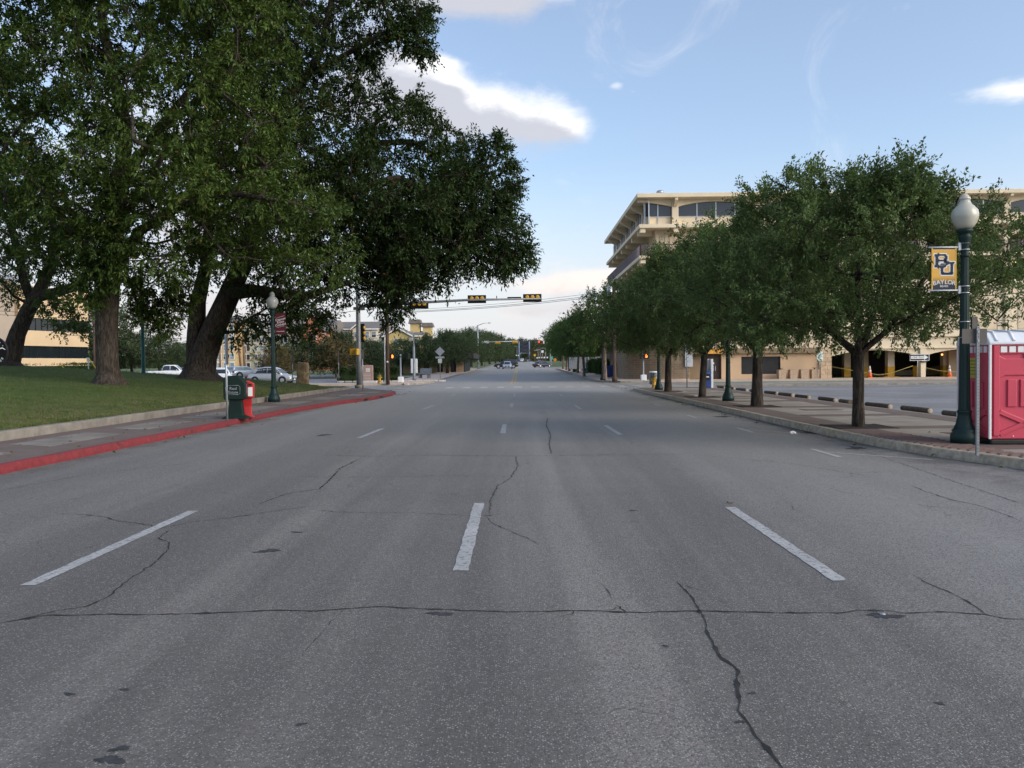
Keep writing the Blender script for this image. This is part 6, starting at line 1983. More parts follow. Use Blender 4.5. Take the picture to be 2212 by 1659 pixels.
MB().box(lx_(1096), lx_(1126), -.05, .05, lz(1110, 645), lz(1110, 641.5)).build('arm_plate', BLACK, ms)
MB().tube([(lx_(1073), 0, lz(1073, 648)), (lx_(1073), 0, lz(1073, 639))], .03, 6).build('detector', BLACK, ms)
MB().box(lx_(838), lx_(868), .08, .1, lz(850, 668), lz(850, 656)).build('arm_sign', PADGREY, ms)
MB().box(lx_(764), lx_(789), -.2, -.17, lz(775, 670), lz(775, 663.5)).build('street_name_plate', PADGREY, ms)
v0 = MB().box(lx_(768), lx_(786), .12, .15, lz(776, 740), lz(776, 699)).build('backplate', BLACK, ms, bevel=.05)
for k in range(3):
    MB().ball((lx_(785), .10, lz(779, 708 + k * 11.5)), (.10, .1, .13), 10, 7).build('signal_lens', SIGNALY, v0)


def ped_head(t, x, y, z, lit, face=-1, w=.42, h=.46, m=BLACK, rot=0.0):
    o = MB().box(-w / 2, w / 2, -.09, .09, -h / 2, h / 2).build('pedestrian_head', m, t, bevel=.03, loc=(x, y, z), rot=(0, 0, rot))
    if lit:
        hnd = MB(); yy = -.098
        hnd.add([(-.06, yy, -.14), (.05, yy, -.14), (.085, yy, -.02), (.06, yy, .04), (-.07, yy, .04), (-.08, yy, -.06)], [(0, 1, 2, 3, 4, 5)])
        for i, (fx, fh) in enumerate(((-.065, .12), (-.025, .155), (.015, .15), (.05, .11))):
            hnd.add([(fx - .014, yy, .035), (fx + .016, yy, .035), (fx + .016, yy, fh), (fx - .014, yy, fh)], [(0, 1, 2, 3)])
        hnd.add([(.07, yy, -.04), (.12, yy, .03), (.105, yy, .05), (.06, yy, .01)], [(0, 1, 2, 3)])
        hnd.build('lit_hand', HAND, o, fix=False)
    return o


ped_head(ms, lx_(762, 760), -.05, lz(762, 760), False, w=.38, h=.44, m=SIGNALY)
ped_head(ms, lx_(773, 760), -.26, lz(774, 760), False, w=.3, h=.44, m=SIGNALY, rot=R(60))
MB().tube([(lx_(752, 762), .1, lz(752, 762)), (0, .1, lz(774, 764))], .03, 6).build('head_bracket', BLACK, ms)
# thin post beside the mast
sp_ = gp(784, 843, .15)
sign_pole('slim pale sign post leaning beside the grey signal mast', sp_, at(781, 755, sp_.y).z - .15, (.25, .6, PADGREY, at(781, 755, sp_.y).z - .15, ''), R(70), GALV, .035)


def ped_pole(label, base, ztop_px, px_, hand_px, m=GALV, basew=True):
    t = thing('pedestrian_signal', label, 'pedestrian signal', base)
    h = at(px_, ztop_px, base.y).z - base.z
    MB().lathe([(.26, 0), (.26, .05), (.2, .06), (.15, .5), (.12, .52), (.07, .54), (.06, h)], n=12).build('pole', m, t)
    MB().box(-.24, .24, -.24, .24, -.02, .5).build('pole_base', WHITEMETAL, t, bevel=.06)
    hp = at(*hand_px, base.y)
    ped_head(t, hp.x - base.x, -.15, hp.z - base.z, True, w=.46, h=.5)
    ped_head(t, -(hp.x - base.x), -.1, hp.z - base.z, False, w=.46, h=.5, rot=R(78))
    MB().tube([(-.2, -.1, hp.z - base.z), (.2, -.1, hp.z - base.z)], .03, 6).build('head_bracket', BLACK, t)
    return t


ped_pole('pedestrian signal with lit orange hand beside the wooden utility pole', gp(866, 826, .15), 765, 866, (848.5, 770))
ped_pole('pedestrian signal with lit red hand in front of the brick garage wall', gp(1390, 822, .15), 764, 1390, (1395.5, 769))

# far signals at the second crossing
f0 = gp(1033, 797, .15)
t = thing('signal_mast', 'pale galvanised signal mast with lamp arm at the second crossing', 'traffic signal', f0)
Yf = f0.y; fz = lambda py_, px_=1060: at(px_, py_, Yf).z - f0.z; fx = lambda px_: at(px_, 740, Yf).x - f0.x
MB().lathe([(.2, 0), (.17, 3), (.11, fz(702, 1033))], n=12).build('pole', GALV, t)
MB().tube([(0, 0, fz(739)), (fx(1117), 0, fz(737, 1117))], [.11, .06], 8).build('mast_arm', GALV, t)
MB().tube([(0, 0, fz(703)), (fx(1046), 0, fz(698, 1046)), (fx(1056), 0, fz(698, 1056))], [.07, .06, .05], 6).build('lamp_arm', GALV, t)
MB().ball((fx(1057.5), 0, fz(697.6, 1057)), (.35, .14, .09), 10, 6).build('luminaire', GALV, t)
MB().box(fx(1041), fx(1056), -.05, .05, fz(741, 1048), fz(736.5, 1048)).build('street_name_plate', PRINTW, t)
for px_, py_ in ((1075, 739.8), (1112, 738.6)):
    signal_back(t, fx(px_), .1, fz(py_, px_), 1.1, .5, SIGNALY)
MB().box(fx(1033.5), fx(1037), -.1, .2, fz(768, 1035), fz(756, 1035)).build('side_signal', SIGNALY, t, bevel=.05)
f1 = gp(1004, 797.5, .15)
t = thing('signal_pole', 'short pale signal pole with yellow heads at the second crossing', 'traffic signal', f1)
fz = lambda py_: at(1004, py_, f1.y).z - f1.z
MB().lathe([(.2, 0), (.12, .5), (.09, fz(750))], n=10).build('pole', GALV, t)
MB().cb((-.75, 0, fz(747.5)), (.95, .3, .4), 0, 0, 0, R(20)).build('signal_head', SIGNALY, t, bevel=.06)
MB().box(.45, .8, -.3, .1, fz(769), fz(760)).build('signal_head', SIGNALY, t, bevel=.06)
ped_head(t, -.7, -.1, fz(776.5), True, w=.45, h=.5)
f2 = Vector((at(1189, 786, 188).x, 188, rz(188)))
t = thing('signal_mast', 'signal arm showing a lit red light beside the truss bridge', 'traffic signal', f2)
fz = lambda py_, px_=1175: at(px_, py_, 188).z - f2.z; fx = lambda px_: at(px_, 740, 188).x - f2.x
MB().lathe([(.2, 0), (.12, fz(733))], n=10).build('pole', GALV, t)
MB().tube([(0, 0, fz(739)), (fx(1160), 0, fz(738.4))], [.1, .06], 6).build('mast_arm', GALV, t)
signal_back(t, fx(1167.5), -.1, fz(738.6), 1.2, .6, mat('backplate_orange', (.6, .10, .04), .5), lit=REDLIT)
MB().box(fx(1173.5), fx(1177.5), -.2, -.17, fz(742), fz(735.5)).build('arm_sign', PRINTW, t)

# ------------------------------------------------------------------ utility poles and wires
u0 = gp(838, 828.5, .15)
t = thing('utility_pole', 'brown wooden utility pole beside the clipped hedge', 'utility pole', u0)
hu = at(838, 600, u0.y).z - u0.z
MB().lathe([(.16, -.1), (.14, hu * .5), (.11, hu)], n=12).build('pole', WOODPOLE, t)
MB().box(-1.1, 1.1, -.16, -.06, hu - .9, hu - .78).build('crossarm', WOODPOLE, t)
MB().tube([(-.22, -.02, 0), (-.22, -.02, hu * .62)], .045, 6).build('conduit', WHITEMETAL, t)
MB().box(-.05, .09, -.17, -.15, at(838, 783, u0.y).z - u0.z, at(838, 780, u0.y).z - u0.z).build('pole_tag', PRINTW, t)
u1 = gp(1328, 823, .15)
t = thing('utility_pole', 'dark utility pole with a grey transformer beside the corner street tree', 'utility pole', u1)
h1 = at(1328, 621, u1.y).z - u1.z
MB().lathe([(.24, -.05), (.24, .3), (.15, .32), (.13, h1)], n=12).build('pole', WOODPOLE, t)
pz = at(1322, 628, u1.y).z - u1.z
MB().lathe([(.22, 0), (.24, .1), (.24, .75), (.15, .85)], (-.38, -.1, pz - .45), 14).build('transformer', GALV, t)
for i, ((ax, ay), (bx_, by_)) in enumerate((((848, 671), (1322, 628)), ((848, 674.5), (1326, 633)), ((848, 676.5), (1329, 636)))):
    A, B = at(ax - 6, ay, u0.y), at(bx_, by_, u1.y)
    pts = [A.lerp(B, k / 14) - Vector((0, 0, .25 * math.sin(math.pi * k / 14))) for k in range(15)]
    tag(MB().tube(pts, .018 if i else .013, 5).build('overhead_wire', BLACK), ['upper thin overhead wire crossing the street between the utility poles', 'middle overhead wire crossing the street between the utility poles', 'lowest overhead wire crossing the street between the utility poles'][i], 'wire', 'overhead wires across the street')
for i, ((ax, ay), (bx_, by_), Y) in enumerate((((-60, 668), (470, 683), 90), ((-60, 676), (470, 690), 90), ((150, 724), (470, 727), 90), ((470, 690), (832, 664), 90))):
    A, B = at(ax, ay, Y), at(bx_, by_, Y if i < 3 else 76)
    pts = [A.lerp(B, k / 12) - Vector((0, 0, .3 * math.sin(math.pi * k / 12))) for k in range(13)]
    tag(MB().tube(pts, .02, 4).build('overhead_wire', BLACK), ['upper wire running past the tan office front', 'second wire running past the tan office front', 'low wire strung beyond the lawn', 'wire joining the tan pole and the hedge-side utility pole'][i], 'wire', 'overhead wires beyond the lawn')
for i, (px_, top, lean, Y, lab) in enumerate(((570 * .0 + 575 * .0 + 516, 690, .35, 118, 'leaning tan utility pole before the cream apartments'), (527, 690, .12, 112, 'upright reddish tan utility pole before the cream apartments'), (476, 735, .0, 130, 'thin tan pole before the straw yellow apartments'), (205, 690, 0, 96, 'dark utility pole behind the straight pecan trunk'))):
    b = Vector((at(px_, 805, Y).x, Y, rz(Y))); h = at(px_, top, Y).z - b.z
    t = thing('utility_pole', lab, 'utility pole', b)
    MB().tube([(lean * 1.2, 0, -.1), (-lean, 0, h)], [.17, .12], 10).build('pole', WOODTAN if i < 3 else WOODPOLE, t)
    MB().box(-lean - .9, -lean + .9, -.2, -.1, h - .6, h - .48).build('crossarm', WOODTAN if i < 3 else WOODPOLE, t)
ant = Vector((at(1216, 790, 170).x, 170, rz(170)))
t = thing('utility_pole', 'pole with a long crossarm and a small aerial above the street trees', 'utility pole', ant)
h = at(1216, 702, 170).z - ant.z
MB().tube([(0, 0, 0), (0, 0, h)], [.16, .11], 8).build('pole', GALV, t)
MB().box(-2.3, .6, -.06, .06, h - .3, h - .18).build('crossarm', GALV, t)
MB().tube([(-1.0, 0, h - .2), (-1.0, 0, h + 1.0)], .035, 5).build('aerial', GALV, t)
gpz = gp(895, 822, .15)
t = thing('street_light', 'slim grey light pole behind the white notice board', 'street light', gpz)
h = at(893, 719, gpz.y).z - gpz.z
MB().lathe([(.2, 0), (.16, .3), (.12, .35), (.11, h * .72), (.05, h * .73), (.04, h)], n=12).build('pole', GREYPOLE, t)
MB().box(-.45, -.02, -.1, .1, h - .05, h + .12).build('luminaire', GALV, t, bevel=.04)
MB().box(-.45, -.1, -.12, .12, h - .75, h - .45).build('pole_camera', GALV, t, bevel=.04)
nb0 = gp(896.5, 820, .15)
t = thing('notice_board', 'blank white notice board on two legs beside the concrete bench', 'notice board', (nb0.x, nb0.y - .5, nb0.z))
a, b = at(889, 775, nb0.y), at(904, 806, nb0.y)
MB().box(-.34, .34, -.06, .06, b.z - nb0.z, a.z - nb0.z).build('board', WHITEMETAL, t, bevel=.05)
for x in (-.12, .14):
    MB().box(x - .04, x + .04, -.03, .03, -.05, b.z - nb0.z + .02).build('leg', GREYPOLE, t)
bn = gp(917, 817, .15)
t = thing('bench', 'grey concrete bench with a paper notice on its back', 'bench', bn, R(70))
BG = mat('bench_grey', (.20, .21, .23), .85, var=.15)
for y in (-.55, .45):
    MB().box(-.3, .35, y, y + .1, 0, .42).build('leg', BG, t)
MB().box(-.35, .35, -.65, .65, .42, .52).build('seat', BG, t, bevel=.02)
MB().prism([(.22, .5), (.35, .5), (.46, 1.05), (.36, 1.05)], 'y', -.65, .65).build('backrest', BG, t)
MB().box(.2, .24, -.3, .3, .62, .98).build('paper_notice', PRINTW, t, rot=(0, R(10), 0))

# ------------------------------------------------------------------ hydrants, boulder, granite marker
def hydrant(label, p, sc=1.0):
    t = thing('fire_hydrant', label, 'fire hydrant', p, group='yellow fire hydrants'); t.scale = (sc,) * 3
    MB().lathe([(.17, 0), (.17, .05), (.12, .06), (.12, .14), (.15, .15), (.15, .19), (.11, .2), (.105, .58), (.15, .59), (.15, .63), (.12, .64)], n=14).build('barrel', HYDY, t)
    MB().lathe([(.145, .64), (.14, .68), (.10, .76), (.04, .8), (.035, .86), (0, .86)], n=14).build('bonnet', mat('hydrant_bonnet', (.075, .07, .045), .6, var=.2), t)
    for a in (0, math.pi):
        MB().tube([(.09 * math.cos(a), 0, .48), (.2 * math.cos(a), 0, .48)], .055, 10).build('nozzle', HYDY, t)
    MB().tube([(0, -.09, .44), (0, -.2, .44)], .07, 10).build('nozzle', HYDY, t)
    return t


hydrant('yellow fire hydrant at the kerb in front of the dark clipped hedge', gp(820, 828, .15), 1.05)
hydrant('yellow fire hydrant on the corner beside the lamp post and litter bin', gp(1413, 838.5, .15), 1.0)
bp_ = Vector((at(653, 822, 53.5).x, 53.5, .18))
t = MB(); rnd = random.Random(8)
secs = []
hb = at(653, 783, 53.5).z - .18
for k in range(9):
    u = k / 8; w = .44 * (1 - .22 * u) * (1 + .05 * rnd.uniform(-1, 1)); d = .3 * (1 - .1 * u)
    secs.append([(math.copysign(abs(math.cos(a)) ** .6, math.cos(a)) * w * (1 + .09 * rnd.uniform(-1, 1)) + .07 * u, math.copysign(abs(math.sin(a)) ** .6, math.sin(a)) * d * (1 + .1 * rnd.uniform(-1, 1)), -.1 + (hb + .1) * u + (.05 * math.cos(a) * -u)) for a in [2 * math.pi * i / 14 for i in range(14)]])
o = t.loft(secs, sm=False).build('stone_marker', BOULDER, loc=bp_, bevel=.03)
tag(o, 'rough upright limestone marker at the corner of the lawn', 'stone')
q = Vector((at(794, 822, 76.4).x, 76.4, rz(76.4) + .14))
t = thing('granite_marker', 'polished pink granite marker with a clover emblem before the hedge', 'monument', q)
hm_ = at(794, 788.5, 76.4).z - q.z
MB().box(-.85, .85, -.3, .3, -.1, .1).build('plinth', GRANITEL, t, bevel=.02)
nn = 10
top = [(.52 * math.cos(a), hm_ - .06 + .06 * math.sin(a) ** .7) for a in [math.pi * i / nn for i in range(nn + 1)]]
MB().prism([(-.52, .1), (.52, .1)] + top, 'y', -.18, .18).build('tablet', GRANITE, t, bevel=.025)
for dx, dz in ((-.1, .08), (.1, .08), (-.1, -.1), (.1, -.1)):
    MB().lathe([(.1, 0), (.1, .008)], (0, 0, 0), 12).build('clover_leaf', GRANITEL, t, loc=(.08 + dx, -.181, hm_ - .45 + dz), rot=(math.pi / 2, 0, 0))
for k in range(5):
    MB().box(-.34, .34, -.187, -.181, hm_ * .46 - k * .14, hm_ * .46 - k * .14 + .03).build('carved_line', GRANITEL, t)
m = MB()
for i in range(14):
    m = MB().box(-.32, .32, -.09, .09, 0, .16)
    o = m.build('edging_block', GRANITEL, bevel=.02, loc=(hx(742) + i * .74, 78.2, rz(78.2) + .04), rot=(0, 0, rnd.uniform(-.06, .06)))
    tag(o, 'low stone edging block along the foot of the clipped hedge', 'edging block', 'edging blocks along the hedge')

# ------------------------------------------------------------------ right walk and lot furniture
lc = gp(1412.5, 830, .15)
t = thing('litter_bin', 'ribbed steel litter bin beside the lamp post at the crossing', 'litter bin', lc)
hb = at(1412, 802, lc.y).z - .15
MB().lathe([(.27, 0), (.29, .05), (.3, hb - .15), (.32, hb - .12), (.32, hb - .05), (.25, hb)], n=20).build('liner', BLACK, t)
for k in range(18):
    a = 2 * math.pi * k / 18
    MB().cb((.31 * math.cos(a), .31 * math.sin(a), hb * .45), (.02, .06, hb * .84), 0, a).build('rib', STEELCAN, t)
MB().lathe([(.33, hb - .1), (.34, hb - .06), (.3, hb)], n=20).build('rim', WHITEMETAL, t)
bb = gp(1526, 838, .15)
t = thing('pay_station', 'blue parking pay box with a tall white board beside the oak', 'pay box', bb)
hb = at(1526, 801, bb.y).z - .15
MB().box(-.32, .24, -.25, .25, 0, hb).build('cabinet', BLUEBOX, t, bevel=.03)
MB().box(-.24, .16, -.256, -.25, hb * .45, hb * .8).build('slot_panel', BLACK, t)
MB().box(-.2, .1, -.262, -.257, hb * .62, hb * .68).build('slot_label', PRINTW, t)
MB().box(-.34, .26, -.27, .27, hb * .86, hb * .9).build('cabinet_rim', mat('blue_pale', (.1, .2, .4), .5), t)
MB().box(.24, .36, -.2, .2, 0, hb + .7).build('side_frame', WHITEMETAL, t, bevel=.01)
MB().box(-.3, .24, .16, .2, hb, hb + .7).build('board', WHITEMETAL, t)
t0 = None
logs = [(2036, 900)]
y = gp(2036, 900, .05).y
lxx = 12.55
lab_all = 'weathered timber wheel stop in the row along the parking lot edge'
for i in range(12):
    yy = y - .1 + i * 2.55 + random.uniform(-.15, .15)
    if yy > 53:
        break
    m = MB()
    n = 10; ln = 1.85 + random.uniform(-.15, .1)
    m.tube([(0, -ln / 2, .085), (0, -ln / 4, .088), (0, ln / 4, .086), (0, ln / 2, .085)], [.085, .09, .088, .084], 10)
    o = m.build('wheel_stop', [LOG], None, loc=(lxx + random.uniform(-.08, .08), yy, .03), rot=(0, 0, random.uniform(-.05, .05)), bevel=.0)
    tag(o, lab_all, 'wheel stop', 'timber wheel stops along the lot edge')
    MB().lathe([(.084, 0), (.065, .012), (0, .014)], (0, 0, 0), 10).build('cut_end', LOGEND, o, loc=(0, -ln / 2, .085), rot=(math.pi / 2, 0, 0))
o = MB().tube([(0, -.3, .1), (0, .3, .1)], .09, 10).build('wheel_stop', LOG, None, loc=(lxx - .3, y + 7.2, .03), rot=(0, 0, .1))
tag(o, 'short broken piece of timber wheel stop lying beside the row', 'wheel stop')
for i, px_ in enumerate((1688, 1712.5, 1736, 1759)):
    c = Vector((at(px_, 815, YG - .55).x, YG - .55, .14))
    t = thing('planter', 'square rough concrete planter standing in the row before the stucco wall' if i not in (0, 3) else ['square concrete planter with dried stalks below the dark screened window', 0, 0, 'square concrete planter with dried stalks beside the stone pier'][i], 'planter', c, 0, 'concrete planters by the stucco wall')
    hp = .8
    MB().loft([[(-.30, -.3, 0), (.30, -.3, 0), (.30, .3, 0), (-.30, .3, 0)], [(-.34, -.34, hp), (.34, -.34, hp), (.34, .34, hp), (-.34, .34, hp)]], sm=False).build('pot', PLANTER, t, bevel=.02)
    MB().box(-.28, .28, -.28, .28, hp - .06, hp + .01).build('soil', SOIL, t)
    if i in (0, 3):
        for k in range(14):
            a = random.uniform(0, 6.28); MB().tube([(0, 0, hp), (.1 * math.cos(a), .1 * math.sin(a), hp + .14), (.2 * math.cos(a), .2 * math.sin(a), hp + .15)], .012, 4).build('stalk', LEAF_RUST, t)


def cone(label, p):
    t = thing('traffic_cone', label, 'traffic cone', p, group='orange cones at the garage mouth')
    MB().box(-.2, .2, -.2, .2, 0, .04).build('foot', ORANGE, t, bevel=.01)
    r = lambda z: .15 - .12 * z / .78
    MB().lathe([(r(.04), .04), (r(.36), .36)], n=14).build('cone_body', ORANGE, t)
    MB().lathe([(r(.36) + .002, .36), (r(.54) + .002, .54)], n=14).build('reflective_band', CONEW, t)
    MB().lathe([(r(.54), .54), (r(.58), .58)], n=14).build('cone_body', ORANGE, t)
    MB().lathe([(r(.58) + .002, .58), (r(.70) + .002, .70)], n=14).build('reflective_band', CONEW, t)
    MB().lathe([(r(.70), .70), (r(.78), .78), (.015, .79)], n=14).build('cone_tip', CONEW, t)
    return t


c1 = Vector((at(1879, 815, YG - .5).x, YG - .5, .14)); c2 = Vector((at(2051, 812, YG - .5).x, YG - .5, .14))
cone('orange and white traffic cone between the stone pier and the tapered garage pier', c1).scale = (1.35,) * 3
cone('orange and white traffic cone in the garage mouth beyond the arrow sign', c2).scale = (1.35,) * 3
zl = lambda px_, py_: at(px_, py_, YG + .3)
for i, pts in enumerate(([(1797, 792), (1850, 802), (1900, 810), (1925, 806), (1972, 790)], [(1984, 791), (2030, 801), (2065, 803), (2110, 804), (2180, 795)])):
    tag(MB().tube([zl(*p) for p in pts], .017, 5).build('barrier_rope', TAPE), ['yellow rope sagging across the garage mouth beside the stone pier', 'yellow rope sagging across the garage mouth past the tapered pier'][i], 'rope', 'ropes across the garage mouth')
# things by the far right walk
w = Vector((at(1336, 800, 84).x, 84, rz(84) + .1))
t = thing('waste_container', 'blue metal waste container behind the clipped bush by the brick wall', 'waste container', w)
zt_ = at(1340, 786, 84).z - w.z
MB().prism([(-1.3, .1), (1.3, .1), (1.35, zt_), (-1.35, zt_ - .15)], 'y', -.7, .7).build('bin', BLUEBOX, t, bevel=.03)
MB().box(.1, .6, -.72, -.705, zt_ * .55, zt_ * .8).build('bin_label', mat('label_yellow', (.6, .5, .1), .5), t)
for x in (-1.0, -.4, .9):
    MB().box(x - .05, x + .05, -.74, -.7, .1, zt_ - .2).build('bin_rib', BLUEBOX, t)
for x in (-1, 1):
    MB().box(x - .1, x + .1, -.5, .5, 0, .1).build('bin_foot', BLACK, t)
w = gp(1343, 815, .15); w = Vector((at(1343, 812, 76).x + .3, 76.3, rz(76) + .14))
sn = gp(1231, 802, .15)
t = thing('standing_sign', 'white standing sign among the far street trees', 'sign', (sn.x + .5, sn.y, rz(sn.y) + .14))
MB().prism([(-.4, 0), (.4, 0), (.25, 2.4), (-.1, 2.8), (-.3, 1.5)], 'y', -.08, .08).build('board', PRINTW, t, bevel=.02)
wl = Vector((at(1285, 788, 112).x, 112, rz(112)))
t = thing('parked_trailer', 'white trailer roof showing behind the clipped bushes', 'trailer', wl)
MB().box(-3.4, 3.4, -1.1, 1.1, .6, 2.2).build('box_body', PRINTW, t, bevel=.06)
for x in (-1.0, .2):
    MB().lathe([(.35, -.1), (.35, .1)], (0, 0, 0), 14).build('wheel', TYRE, t, loc=(x, -1.0, .35), rot=(math.pi / 2, 0, 0))
MB().box(3.4, 4.4, -.05, .05, .5, .6).build('drawbar', BLACK, t)
for px_, top, Y, lab, m, w_, hh in ((1172, 757, 330, 'white round plate on a post past the second crossing', PRINTW, .9, .9), (1155.5, 764, 345, 'yellow diamond sign beside the bridge approach', mat('sign_yellow', (.7, .45, .03), .5), 1.2, 0), (1199, 773, 300, 'orange diamond road works sign beyond the dark sedan', mat('sign_orange2', (.75, .28, .03), .5), 1.4, 0), (1191.5, 770, 220, 'teal round sign on a post beside the far street trees', mat('sign_teal', (.05, .42, .34), .5), .8, .8)):
    b = Vector((at(px_, 785, Y).x, Y, rz(Y)))
    sign_pole(lab, b, at(px_, top, Y).z - b.z, (w_, hh, m, at(px_, top, Y).z - b.z, 'diamond' if hh == 0 else ''), 0, GALV, .04)
for px_, top, Y, lab in ((1162.5, 757, 300, 'far light standard nearest the bridge portal'), (1167.0, 755, 290, 'far light standard in the middle of the three past the crossing'), (1178.5, 752, 250, 'far light standard beside the dark sedan'), (1117.0, 748, 400, 'far light standard at the left bridge approach')):
    b = Vector((at(px_, 785, Y).x, Y, rz(Y))); h = at(px_, top, Y).z - b.z
    t = thing('street_light', lab, 'street light', b)
    MB().tube([(0, 0, 0), (0, 0, h)], [.12, .08], 7).build('pole', GREYPOLE, t)
    MB().box(-1.4, .1, -.1, .1, h - .06, h + .08).build('luminaire', GALV, t)
    for s in (-.4, .5):
        MB().ball((s, -.1, h * .42), .28, 8, 6).build('globe', PRINTW, t)
    MB().tube([(-.4, -.05, h * .38), (.5, -.05, h * .38)], .05, 5).build('globe_arm', GREYPOLE, t)
# litter and fallen leaves
for i, (px_, py_, z_, lab) in enumerate(((2013 - 5, 952 - 18, .157, 'small green leaf sprig lying on the right walk'), (1580, 1087, .004, 'small yellow leaf lying at the tip of the right lane dash'))):
    p = gp(px_, py_, z_)
    m = MB(); m.add([(-.05, 0, .0), (0, -.022, .008), (.06, .01, .004), (0, .025, .01)], [(0, 1, 2, 3)])
    m.add([(-.03, .02, .0), (.02, .05, .02), (.05, .07, .004), (0, .06, .006)], [(0, 1, 2, 3)])
    tag(m.build('fallen_leaf', LEAF_RUST if i else LEAF_ELM, loc=p, rot=(0, 0, 1.1 * i), fix=False), lab, 'leaf')
for i, (px_, py_, z_) in enumerate(((1502, 857, .157), (1364 + 350, 937, .004))):
    p = gp(px_, py_, z_); m = MB(); rnd = random.Random(i)
    ring = [(.09 * math.cos(a) * rnd.uniform(.6, 1.2), .06 * math.sin(a) * rnd.uniform(.6, 1.2), rnd.uniform(0, .05)) for a in [2 * math.pi * k / 9 for k in range(9)]]
    m.add([(0, 0, .07)] + ring, [(0, 1 + k, 1 + (k + 1) % 9) for k in range(9)])
    tag(m.build('crumpled_paper', PRINTW, loc=p), ['crumpled white paper at the foot of an oak', 'crumpled white paper lying in the parking strip'][i], 'litter')

# fallen leaves on the lawn, the walk and in the gutters: too many to count
rgF = np.random.default_rng(77); fl = []
for _ in range(900):
    y = rgF.uniform(12, 54); u = rgF.random()
    if u < .55:
        x = LAWN_X - .1 - 12 * rgF.random() ** 1.3; z = lawn_h(x, y) + .035
    elif u < .75:
        x = rgF.uniform(-10.9, interp(LK, y) - .3); z = .162
    elif u < .88:
        x = interp(LK, y) + .05 + abs(rgF.normal(0, .25)); z = .008
    else:
        x = interp(RK, y) - .05 - abs(rgF.normal(0, .3)); z = .008
    fl.append((x, y, z))
fo = leaves('fallen_leaves', np.array(fl), unit(rgF.normal(0, 1, (len(fl), 3)) * np.array([1, 1, .12])), 1, .02, .11, .05, .0, LEAF_RUST, None, rgF, .15)
fo['kind'] = 'stuff'; fo['label'] = 'dry fallen leaves scattered over the lawn and gutters'; fo['category'] = 'leaves'
